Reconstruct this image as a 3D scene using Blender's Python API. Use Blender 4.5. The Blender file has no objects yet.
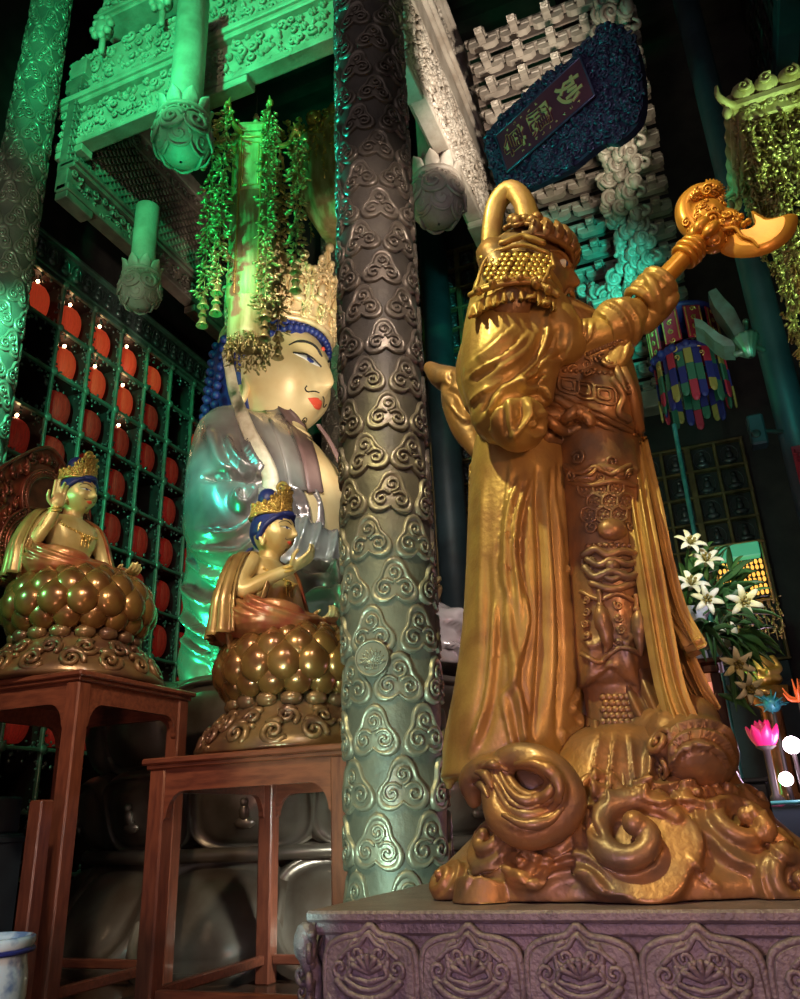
import bpy, math, random
import numpy as np
from mathutils import Vector, Matrix
from mathutils.bvhtree import BVHTree
random.seed(7); RS = np.random.RandomState(7)
C = bpy.context.scene.collection
PI = math.pi
A3 = lambda *p: np.array(p, float)

# ------------------------------------------------------------------ camera maths
FOC = 800.; HCAM = 1.3
_yaw, _pit, _rol = math.radians(21.5), math.radians(22.), math.radians(2.5)
_f = A3(-math.sin(_yaw), math.cos(_yaw), 0); _r0 = A3(math.cos(_yaw), math.sin(_yaw), 0); _z = A3(0, 0, 1)
CFW = math.cos(_pit)*_f + math.sin(_pit)*_z; _up = -math.sin(_pit)*_f + math.cos(_pit)*_z
CR = math.cos(_rol)*_r0 - math.sin(_rol)*_up; CU = math.cos(_rol)*_up + math.sin(_rol)*_r0
CP = A3(0, 0, HCAM)
def ray(px, py): return CFW + (px-400)/FOC*CR - (py-499.5)/FOC*CU
def onX(px, py, x): d = ray(px, py); return CP + d*(x/d[0])
def onY(px, py, y): d = ray(px, py); return CP + d*(y/d[1])
def onZ(px, py, z): d = ray(px, py); return CP + d*((z-HCAM)/d[2])
def at(px, py, r): d = ray(px, py); return CP + d*(r/math.hypot(d[0], d[1]))
def project(V):
    v = V-CP; w = v@CFW
    return 400+FOC*(v@CR)/w, 499.5-FOC*(v@CU)/w

# ------------------------------------------------------------------ mesh builder
class MB:
    def __init__(s): s.V = []; s.F = []; s.M = []; s.n = 0; s.sm = []
    def add(s, V, F, mi=0, smooth=True):
        V = np.asarray(V, float).reshape(-1, 3); F = np.asarray(F, np.int64)
        if F.ndim == 1: F = F.reshape(1, -1)
        s.V.append(V); s.F.append(F+s.n); s.M.append(mi); s.sm.append(smooth); s.n += len(V); return s
    def merge(s, o, T=None):
        for V, F, m, sm in zip(o.V, o.F, o.M, o.sm): pass
        V = np.concatenate(o.V); V = V if T is None else tf(V, T)
        s.V.append(V)
        first = True
        for F, m, sm in zip(o.F, o.M, o.sm): s.F.append(F+s.n); s.M.append(m); s.sm.append(sm)
        for _ in range(len(o.F)-1): s.V.append(np.zeros((0, 3)))
        s.n += len(V); return s
    def mesh(s, name, off=None):
        V = np.concatenate(s.V)
        if off is not None: V = V-off
        me = bpy.data.meshes.new(name)
        loops = np.concatenate([f.ravel() for f in s.F]).astype(np.int32)
        cnt = np.concatenate([np.full(len(f), f.shape[1]) for f in s.F])
        mi = np.concatenate([np.full(len(f), m) for f, m in zip(s.F, s.M)]).astype(np.int32)
        sm = np.concatenate([np.full(len(f), x) for f, x in zip(s.F, s.sm)]).astype(bool)
        st = np.concatenate([[0], np.cumsum(cnt)[:-1]]).astype(np.int32)
        me.vertices.add(len(V)); me.vertices.foreach_set('co', V.astype(np.float32).ravel())
        me.loops.add(len(loops)); me.loops.foreach_set('vertex_index', loops)
        me.polygons.add(len(st)); me.polygons.foreach_set('loop_start', st)
        me.polygons.foreach_set('material_index', mi); me.polygons.foreach_set('use_smooth', sm)
        me.update(calc_edges=True); me.validate()
        return me
    def build(s, name, mat, parent=None):
        off = ORG.get(parent.name) if parent is not None else None
        me = s.mesh(name, off)
        for m in (mat if isinstance(mat, (list, tuple)) else [mat]): me.materials.append(m)
        o = bpy.data.objects.new(name, me); C.objects.link(o)
        if parent is not None: o.parent = parent; ORG[o.name] = off
        return o
ORG = {}
def tf(V, T):
    T = np.array(T); return V@T[:3, :3].T + T[:3, 3]
def frame(loc, X, Y, Z, s=1.0):
    T = np.eye(4); T[:3, 0] = np.array(X)*s; T[:3, 1] = np.array(Y)*s; T[:3, 2] = np.array(Z)*s; T[:3, 3] = loc; return T
def rotz(a, loc=(0, 0, 0), s=1.0):
    return frame(loc, (math.cos(a), math.sin(a), 0), (-math.sin(a), math.cos(a), 0), (0, 0, 1), s)
def unit(v): v = np.array(v, float); return v/max(1e-9, np.linalg.norm(v))

def grid_faces(nu, nv, wu=False, wv=False):
    iu = np.arange(nu if wu else nu-1); iv = np.arange(nv if wv else nv-1)
    a, b = np.meshgrid(iu, iv, indexing='ij'); a2 = (a+1) % nu; b2 = (b+1) % nv
    return np.stack([a*nv+b, a2*nv+b, a2*nv+b2, a*nv+b2], -1).reshape(-1, 4)
def grid(mb, P, wu=False, wv=False, mi=0, smooth=True):
    P = np.asarray(P); mb.add(P.reshape(-1, 3), grid_faces(P.shape[0], P.shape[1], wu, wv), mi, smooth)
def cat(pts, n, closed=False):
    P = np.asarray(pts, float)
    if P.ndim == 1: P = P[:, None]
    if len(P) < 3 and not closed:
        t = np.linspace(0, 1, n)[:, None]; return P[0]*(1-t)+P[-1]*t
    if closed: Q = np.vstack([P[-1], P, P[0], P[1]]); m = len(P)
    else: Q = np.vstack([2*P[0]-P[1], P, 2*P[-1]-P[-2]]); m = len(P)-1
    t = np.linspace(0, m, n, endpoint=not closed); i = np.minimum(t.astype(int), m-1); u = (t-i)[:, None]
    a, b, c, d = Q[i], Q[i+1], Q[i+2], Q[i+3]
    return .5*((2*b)+(c-a)*u+(2*a-5*b+4*c-d)*u*u+(3*b-a-3*c+d)*u**3)
def tube(mb, pts, r, k=8, closed=False, flat=None, upv=None, mi=0, cap=True):
    """round (or flattened) tube along pts; r scalar or per point; flat = thickness ratio along the second axis"""
    P = np.asarray(pts, float); n = len(P); r = np.broadcast_to(np.asarray(r, float), (n,)).copy()
    if closed: T = np.roll(P, -1, 0)-np.roll(P, 1, 0)
    else: T = np.gradient(P, axis=0)
    T /= np.maximum(1e-9, np.linalg.norm(T, axis=1))[:, None]
    if upv is None:
        u = unit(np.cross(T[0], A3(.31, .52, .79)))
        Us = np.zeros_like(P)
        for i in range(n):
            u = unit(u-T[i]*(u@T[i])); Us[i] = u
    else:
        Us = np.asarray(upv, float)-T*(T@np.asarray(upv, float))[:, None]
        Us /= np.maximum(1e-9, np.linalg.norm(Us, axis=1))[:, None]
    W = np.cross(T, Us)
    if cap and not closed:   # rounded ends
        P = np.vstack([P[0]-T[0]*r[0]*.7, P[0]-T[0]*r[0]*.45, P, P[-1]+T[-1]*r[-1]*.45, P[-1]+T[-1]*r[-1]*.7])
        r = np.concatenate([[r[0]*.02, r[0]*.72], r, [r[-1]*.72, r[-1]*.02]])
        Us = np.vstack([Us[0], Us[0], Us, Us[-1], Us[-1]]); W = np.vstack([W[0], W[0], W, W[-1], W[-1]])
    a = np.linspace(0, 2*PI, k, endpoint=False)
    fl = 1.0 if flat is None else flat
    G = P[:, None]+r[:, None, None]*(np.cos(a)[None, :, None]*W[:, None]+fl*np.sin(a)[None, :, None]*Us[:, None])
    grid(mb, G, closed, True, mi)
def ell(mb, c, r, R=None, nu=12, nv=16, mi=0):
    th = np.linspace(1e-3, PI-1e-3, nu); ph = np.linspace(0, 2*PI, nv, endpoint=False)
    t, p = np.meshgrid(th, ph, indexing='ij'); r = np.broadcast_to(np.asarray(r, float), (3,))
    G = np.stack([np.sin(t)*np.cos(p)*r[0], np.sin(t)*np.sin(p)*r[1], -np.cos(t)*r[2]], -1)
    if R is not None: G = G@np.asarray(R, float).T
    grid(mb, G[:, ::-1]+np.asarray(c, float), False, True, mi)
def box(mb, c, s, b=0.0, R=None, mi=0):
    """box centre c, full sizes s, chamfer b"""
    h = np.array(s, float)/2; b = min(b, h.min()*.49)
    if b <= 0:
        V = np.array([[x, y, z] for x in (-1, 1) for y in (-1, 1) for z in (-1, 1)], float)*h
        F = [(0, 1, 3, 2), (4, 6, 7, 5), (0, 4, 5, 1), (2, 3, 7, 6), (0, 2, 6, 4), (1, 5, 7, 3)]
        if R is not None: V = V@np.asarray(R).T
        mb.add(V+np.array(c), F, mi, False); return
    V = []; idx = {}
    for sx in (-1, 1):
        for sy in (-1, 1):
            for sz in (-1, 1):
                s3 = (sx, sy, sz)
                for ax in range(3):
                    p = [s3[i]*(h[i] if i == ax else h[i]-b) for i in range(3)]
                    idx[s3, ax] = len(V); V.append(p)
    V = np.array(V); F4 = []; F3 = []
    def q(*k):
        f = [idx[x] for x in k]; a = V[f]; nrm = np.cross(a[1]-a[0], a[2]-a[0])
        if nrm@a.mean(0) < 0: f = f[::-1]
        return f
    for ax in range(3):
        o = [i for i in range(3) if i != ax]
        for sg in (-1, 1):
            k = []
            for u, v in ((-1, -1), (1, -1), (1, 1), (-1, 1)):
                t = [0, 0, 0]; t[ax] = sg; t[o[0]] = u; t[o[1]] = v; k.append((tuple(t), ax))
            F4.append(q(*k))
        for u in (-1, 1):
            for v in (-1, 1):
                t0 = [0, 0, 0]; t1 = [0, 0, 0]; t0[ax] = -1; t1[ax] = 1
                for t in (t0, t1): t[o[0]] = u; t[o[1]] = v
                t0, t1 = tuple(t0), tuple(t1)
                F4.append(q((t0, o[0]), (t1, o[0]), (t1, o[1]), (t0, o[1])))
    for sx in (-1, 1):
        for sy in (-1, 1):
            for sz in (-1, 1): F3.append(q(*[((sx, sy, sz), a) for a in range(3)]))
    if R is not None: V = V@np.asarray(R).T
    n0 = mb.n; mb.add(V+np.array(c), F4, mi, False)
    mb.V.append(np.zeros((0, 3))); mb.F.append(np.array(F3)+n0); mb.M.append(mi); mb.sm.append(False)
def lathe(mb, prof, seg=32, c=(0, 0, 0), fold=None, mi=0, smooth=True):
    pr = np.array(prof, float); a = np.linspace(0, 2*PI, seg, endpoint=False)
    R = pr[:, 0][:, None]*np.ones(seg)
    if fold is not None: R = R*fold(a[None, :], pr[:, 1][:, None])
    G = np.stack([R*np.cos(a), R*np.sin(a), np.repeat(pr[:, 1][:, None], seg, 1)], -1)+np.array(c)
    grid(mb, G[:, ::-1], False, True, mi, smooth)
def plate(mb, pts, nrm, h, inset=.12, mi=0, T=None, depth=0.0):
    """raised plate with a sloping rim from a closed 3-D outline (fan top)"""
    P = np.asarray(pts, float); c = P.mean(0); n = len(P); nr = unit(nrm)
    A = P-nr*depth; B = P+nr*h*.75+(c-P)*inset*.4; D = P+nr*h+(c-P)*inset
    grid(mb, np.stack([A, B, D]), False, True, mi)
    V = np.vstack([D, c+nr*h]); i = np.arange(n)
    mb.add(V, np.stack([i, (i+1) % n, np.full(n, n)], 1), mi)
def prism(mb, pts, nrm, h, mi=0):
    """flat solid: closed outline pts, thickness h along nrm"""
    P = np.asarray(pts, float); n = len(P); nr = unit(nrm)
    mb.add(P+nr*h, np.arange(n), mi, False); mb.add(P, np.arange(n)[::-1], mi, False)
    grid(mb, np.stack([P, P+nr*h]), False, True, mi, False)
def spiral2(r, turns=1.6, n=22, hand=1, tail=True):
    """2-D spiral from the rim to the eye"""
    t = np.linspace(0, 1, n); a = hand*(t*turns*2*PI); rr = r*(1-t*.86)
    return np.stack([rr*np.cos(a), rr*np.sin(a)], 1)
def swirl(mb, c, U, V, N, r, rot=0, hand=1, turns=1.5, tr=.12, k=5, n=16, eye=True, lift=0.0):
    s = spiral2(r, turns, n, hand); ca, sa = math.cos(rot), math.sin(rot)
    x = s[:, 0]*ca-s[:, 1]*sa; y = s[:, 0]*sa+s[:, 1]*ca
    t = np.linspace(0, 1, n)
    P = np.asarray(c)+x[:, None]*np.asarray(U)+y[:, None]*np.asarray(V)+(lift+r*.25*t)[:, None]*np.asarray(N)
    tube(mb, P, r*tr*(1.15-.5*t), k)
    if eye: ell(mb, P[-1], r*.17, None, 5, 6)
def loft(mb, secs, n=48, fold=None, cap=True, m=None, mi=0):
    """secs: (cx,cy,cz,rx,ry[,power]) horizontal sections; fold(a, t) scales the radius"""
    S = np.array([list(s)+[2.0]*(6-len(s)) for s in secs], float)
    if m: S = cat(S, m)
    a = np.linspace(0, 2*PI, n, endpoint=False); t = np.linspace(0, 1, len(S))[:, None]
    ca, sa = np.cos(a), np.sin(a); e = 2/S[:, 5][:, None]
    X = np.sign(ca)*np.abs(ca)**e*S[:, 3][:, None]; Y = np.sign(sa)*np.abs(sa)**e*S[:, 4][:, None]
    if fold is not None: k = fold(a[None, :], t); X = X*k; Y = Y*k
    G = np.stack([S[:, 0][:, None]+X, S[:, 1][:, None]+Y, np.repeat(S[:, 2][:, None], n, 1)], -1)
    if cap:
        G = np.concatenate([np.repeat(G[:1].mean(1, keepdims=True), n, 1)+(G[:1]-G[:1].mean(1, keepdims=True))*1e-3, G,
                            np.repeat(G[-1:].mean(1, keepdims=True), n, 1)+(G[-1:]-G[-1:].mean(1, keepdims=True))*1e-3])
    grid(mb, G[:, ::-1], False, True, mi)
def sheet(mb, curves, nu=40, nv=5, thick=.02, away=None, mi=0):
    """solid cloth from neighbouring polylines (each a list of 3-D points); nv = steps between curves"""
    K = np.stack([cat(c, nu) for c in curves])            # k, nu, 3
    m = (len(curves)-1)*nv+1
    G = cat(K.reshape(len(curves), -1), m).reshape(m, nu, 3)
    du = np.gradient(G, axis=1); dv = np.gradient(G, axis=0); N = np.cross(du, dv)
    N /= np.maximum(1e-9, np.linalg.norm(N, axis=-1))[..., None]
    toc = CP-G; sg = np.sign((N*toc).sum(-1).mean()); N = N*sg
    B = G-N*thick
    L = np.concatenate([G, B[::-1]], 0)
    caps0 = np.stack([G[:, 0], B[:, 0]]); caps1 = np.stack([G[:, -1], B[:, -1]])
    n0 = mb.n
    Fq = grid_faces(2*m, nu, True, False)
    idx = lambda i, j: i*nu+j
    E = [(idx(i, 0), idx(i+1, 0), idx(2*m-2-i, 0), idx(2*m-1-i, 0)) for i in range(m-1)]
    E += [(idx(i, nu-1), idx(2*m-1-i, nu-1), idx(2*m-2-i, nu-1), idx(i+1, nu-1)) for i in range(m-1)]
    Fq = np.vstack([Fq, np.array(E)])
    if sg < 0: Fq = Fq[:, ::-1]
    mb.add(L.reshape(-1, 3), Fq, mi)
    return G, N

# ------------------------------------------------------------------ voxel union + sculpting
def remesh(mb, vox, smooth=2):
    me = mb.mesh('tmp'); o = bpy.data.objects.new('tmp', me); C.objects.link(o)
    m = o.modifiers.new('r', 'REMESH'); m.mode = 'VOXEL'; m.voxel_size = vox; m.use_smooth_shade = True
    if smooth: s = o.modifiers.new('s', 'SMOOTH'); s.iterations = smooth; s.factor = .5
    dg = bpy.context.evaluated_depsgraph_get(); e = o.evaluated_get(dg).to_mesh()
    n = len(e.vertices); V = np.empty(n*3, np.float32); e.vertices.foreach_get('co', V)
    k = len(e.loops); L = np.empty(k, np.int32); e.loops.foreach_get('vertex_index', L)
    t = np.empty(len(e.polygons), np.int32); e.polygons.foreach_get('loop_total', t)
    st = np.empty(len(e.polygons), np.int32); e.polygons.foreach_get('loop_start', st)
    F = []; Q = st[t == 4]
    Fq = L[Q[:, None]+np.arange(4)] if len(Q) else np.zeros((0, 4), int)
    Tq = st[t == 3]; Ft = L[Tq[:, None]+np.arange(3)] if len(Tq) else np.zeros((0, 3), int)
    o.evaluated_get(dg).to_mesh_clear(); bpy.data.objects.remove(o); bpy.data.meshes.remove(me)
    return Solid(V.reshape(-1, 3).astype(float), Fq, Ft)
class Solid:
    def __init__(s, V, Fq, Ft=None): s.V = V; s.Fq = Fq; s.Ft = Ft if Ft is not None else np.zeros((0, 3), int); s._b = None
    def normals(s):
        N = np.zeros_like(s.V)
        for F in (s.Fq, s.Ft):
            if len(F):
                n = np.cross(s.V[F[:, 2]]-s.V[F[:, 0]], s.V[F[:, -1]]-s.V[F[:, 1]])
                for j in range(F.shape[1]): np.add.at(N, F[:, j], n)
        return N/np.maximum(1e-12, np.linalg.norm(N, axis=1))[:, None]
    def bvh(s):
        if s._b is None: s._b = BVHTree.FromPolygons([tuple(v) for v in s.V], [tuple(int(i) for i in f) for f in s.Fq]+[tuple(int(i) for i in f) for f in s.Ft])
        return s._b
    def hit(s, px, py):
        d = unit(ray(px, py)); h = s.bvh().ray_cast(Vector(CP), Vector(d))
        return (np.array(h[0]), np.array(h[1])) if h[0] is not None else None
    def cast(s, o, d):
        h = s.bvh().ray_cast(Vector(o), Vector(unit(d)))
        return (np.array(h[0]), np.array(h[1])) if h[0] is not None else None
    def sculpt(s, strokes, clipn=True):
        """strokes: (kind, polyline in photo pixels, width px, amount m): r ridge, c crease, s raised on the left of the line"""
        N = s.normals(); X, Y = project(s.V); view = CP-s.V; view /= np.linalg.norm(view, axis=1)[:, None]
        wgt = np.clip((N*view).sum(1)*3, 0, 1)
        D = np.zeros(len(s.V))
        for kind, pl, w, amp in strokes:
            pl = np.array(pl, float); P = cat(pl, max(3, len(pl)*6))
            ext = w*3.0+2
            m = (X > P[:, 0].min()-ext) & (X < P[:, 0].max()+ext) & (Y > P[:, 1].min()-ext) & (Y < P[:, 1].max()+ext) & (wgt > 0)
            ix = np.nonzero(m)[0]
            if not len(ix): continue
            q = np.stack([X[ix], Y[ix]], 1); best = np.full(len(ix), 1e9); side = np.zeros(len(ix)); par = np.zeros(len(ix))
            for i in range(len(P)-1):
                a, b = P[i], P[i+1]; ab = b-a; L2 = max(1e-9, ab@ab)
                t = np.clip(((q-a)@ab)/L2, 0, 1); dv = q-(a+t[:, None]*ab); d2 = (dv**2).sum(1)
                u = d2 < best; best[u] = d2[u]; side[u] = (ab[0]*dv[:, 1]-ab[1]*dv[:, 0])[u]/math.sqrt(L2); par[u] = (i+t[u])/(len(P)-1)
            d = np.sqrt(best); taper = np.clip(np.minimum(par, 1-par)*5+.25, 0, 1)
            if kind == 'r': v = amp*np.exp(-(d/w)**2)
            elif kind == 'c': v = -amp*np.exp(-(d/w)**2)
            else:   # the cloth on one side lies over the other
                v = np.where(side < 0, amp*np.exp(-(d/w)**1.3), -amp*.35*np.exp(-(d/(w*.35))**2))*1.0
                v = np.where(side < 0, v*np.clip(d/(w*.3), 0, 1), v)
            D[ix] += v*taper
        s.V = s.V+N*(D*wgt)[:, None]; s._b = None
        return s
    def smooth(s, n=2, f=.5):
        E = np.concatenate([s.Fq[:, [0, 1]], s.Fq[:, [1, 2]], s.Fq[:, [2, 3]], s.Fq[:, [3, 0]]]+([s.Ft[:, [0, 1]], s.Ft[:, [1, 2]], s.Ft[:, [2, 0]]] if len(s.Ft) else []))
        cnt = np.bincount(E[:, 0], minlength=len(s.V))+np.bincount(E[:, 1], minlength=len(s.V)); cnt = np.maximum(cnt, 1)[:, None]
        for _ in range(n):
            A = np.stack([np.bincount(E[:, 0], s.V[E[:, 1], k], len(s.V))+np.bincount(E[:, 1], s.V[E[:, 0], k], len(s.V)) for k in range(3)], 1)/cnt
            s.V = s.V*(1-f)+A*f
        s._b = None; return s
    def disp(s, fn):
        N = s.normals(); s.V = s.V+N*fn(s.V, N)[:, None]; s._b = None; return s
    def mb(s):
        m = MB(); n = m.n
        m.add(s.V, s.Fq)
        if len(s.Ft): m.V.append(np.zeros((0, 3))); m.F.append(s.Ft+n); m.M.append(0); m.sm.append(True)
        return m
def capsule(mb, a, b, ra, rb=None, k=16, n=8):
    a, b = np.array(a, float), np.array(b, float); rb = ra if rb is None else rb
    t = np.linspace(0, 1, n)[:, None]; P = a*(1-t)+b*t
    ell(mb, a, ra, None, 10, k); ell(mb, b, rb, None, 10, k)
    tube(mb, P, np.linspace(ra, rb, n), k, cap=False)
def chain(mb, pts, radii, k=16, m=24):
    """closed limb through points with a radius each"""
    P = cat(pts, m); r = cat(np.array(radii, float)[:, None], m)[:, 0]
    tube(mb, P, r, k); ell(mb, P[0], r[0], None, 10, k); ell(mb, P[-1], r[-1], None, 10, k)

# ------------------------------------------------------------------ things
def tag(o, label, cat_, group=None, kind=None):
    if label: o['label'] = label
    if cat_: o['category'] = cat_
    if group: o['group'] = group
    if kind: o['kind'] = kind
    return o
def thing(name, label, cat_, loc=(0, 0, 0), group=None, kind=None):
    o = bpy.data.objects.new(name, None); C.objects.link(o); o.location = loc; o.empty_display_size = .1
    ORG[o.name] = np.array(loc, float)
    return tag(o, label, cat_, group, kind)
def dup(root, loc, label, rz=0.0, scale=None):
    r = root.copy(); C.objects.link(r); r.location = loc; r['label'] = label; r.rotation_euler = (0, 0, rz)
    if scale: r.scale = (scale,)*3
    ORG[r.name] = np.array(loc, float)
    for ch in list(root.children):
        c = ch.copy(); C.objects.link(c); c.parent = r
        for g in list(ch.children):
            d = g.copy(); C.objects.link(d); d.parent = c
    return r
def struct(name, mb, mat):
    o = mb.build(name, mat); o['kind'] = 'structure'; return o

# ------------------------------------------------------------------ materials
def mat(name, base, rough=.5, metal=0.0, base2=None, nscale=6., bump=0.0, bscale=30., spec=.5, emit=None, estr=0.0, coat=0.0, sss=0, detail=4, lo=.38, hi=.66, stretch=None, trans=0, alpha=1.0):
    m = bpy.data.materials.new(name); m.use_nodes = True; nt = m.node_tree; b = nt.nodes['Principled BSDF']
    b.inputs['Base Color'].default_value = (*base, 1); b.inputs['Roughness'].default_value = rough; b.inputs['Metallic'].default_value = metal
    b.inputs['Specular IOR Level'].default_value = spec; b.inputs['Coat Weight'].default_value = coat; b.inputs['Coat Roughness'].default_value = .15
    if trans: b.inputs['Transmission Weight'].default_value = trans
    if emit: b.inputs['Emission Color'].default_value = (*emit, 1); b.inputs['Emission Strength'].default_value = estr
    tc = nt.nodes.new('ShaderNodeTexCoord'); src = tc.outputs['Object']
    if stretch:
        mp = nt.nodes.new('ShaderNodeMapping'); mp.inputs['Scale'].default_value = stretch; nt.links.new(src, mp.inputs['Vector']); src = mp.outputs['Vector']
    if base2:
        n = nt.nodes.new('ShaderNodeTexNoise'); n.inputs['Scale'].default_value = nscale; n.inputs['Detail'].default_value = detail
        r = nt.nodes.new('ShaderNodeValToRGB'); r.color_ramp.elements[0].position = lo; r.color_ramp.elements[1].position = hi
        r.color_ramp.elements[0].color = (*base, 1); r.color_ramp.elements[1].color = (*base2, 1)
        nt.links.new(src, n.inputs['Vector']); nt.links.new(n.outputs['Fac'], r.inputs['Fac']); nt.links.new(r.outputs['Color'], b.inputs['Base Color'])
    if bump:
        n = nt.nodes.new('ShaderNodeTexNoise'); n.inputs['Scale'].default_value = bscale; n.inputs['Detail'].default_value = 6
        bp = nt.nodes.new('ShaderNodeBump'); bp.inputs['Strength'].default_value = bump; bp.inputs['Distance'].default_value = .02
        nt.links.new(src, n.inputs['Vector']); nt.links.new(n.outputs['Fac'], bp.inputs['Height']); nt.links.new(bp.outputs['Normal'], b.inputs['Normal'])
    return m
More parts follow.
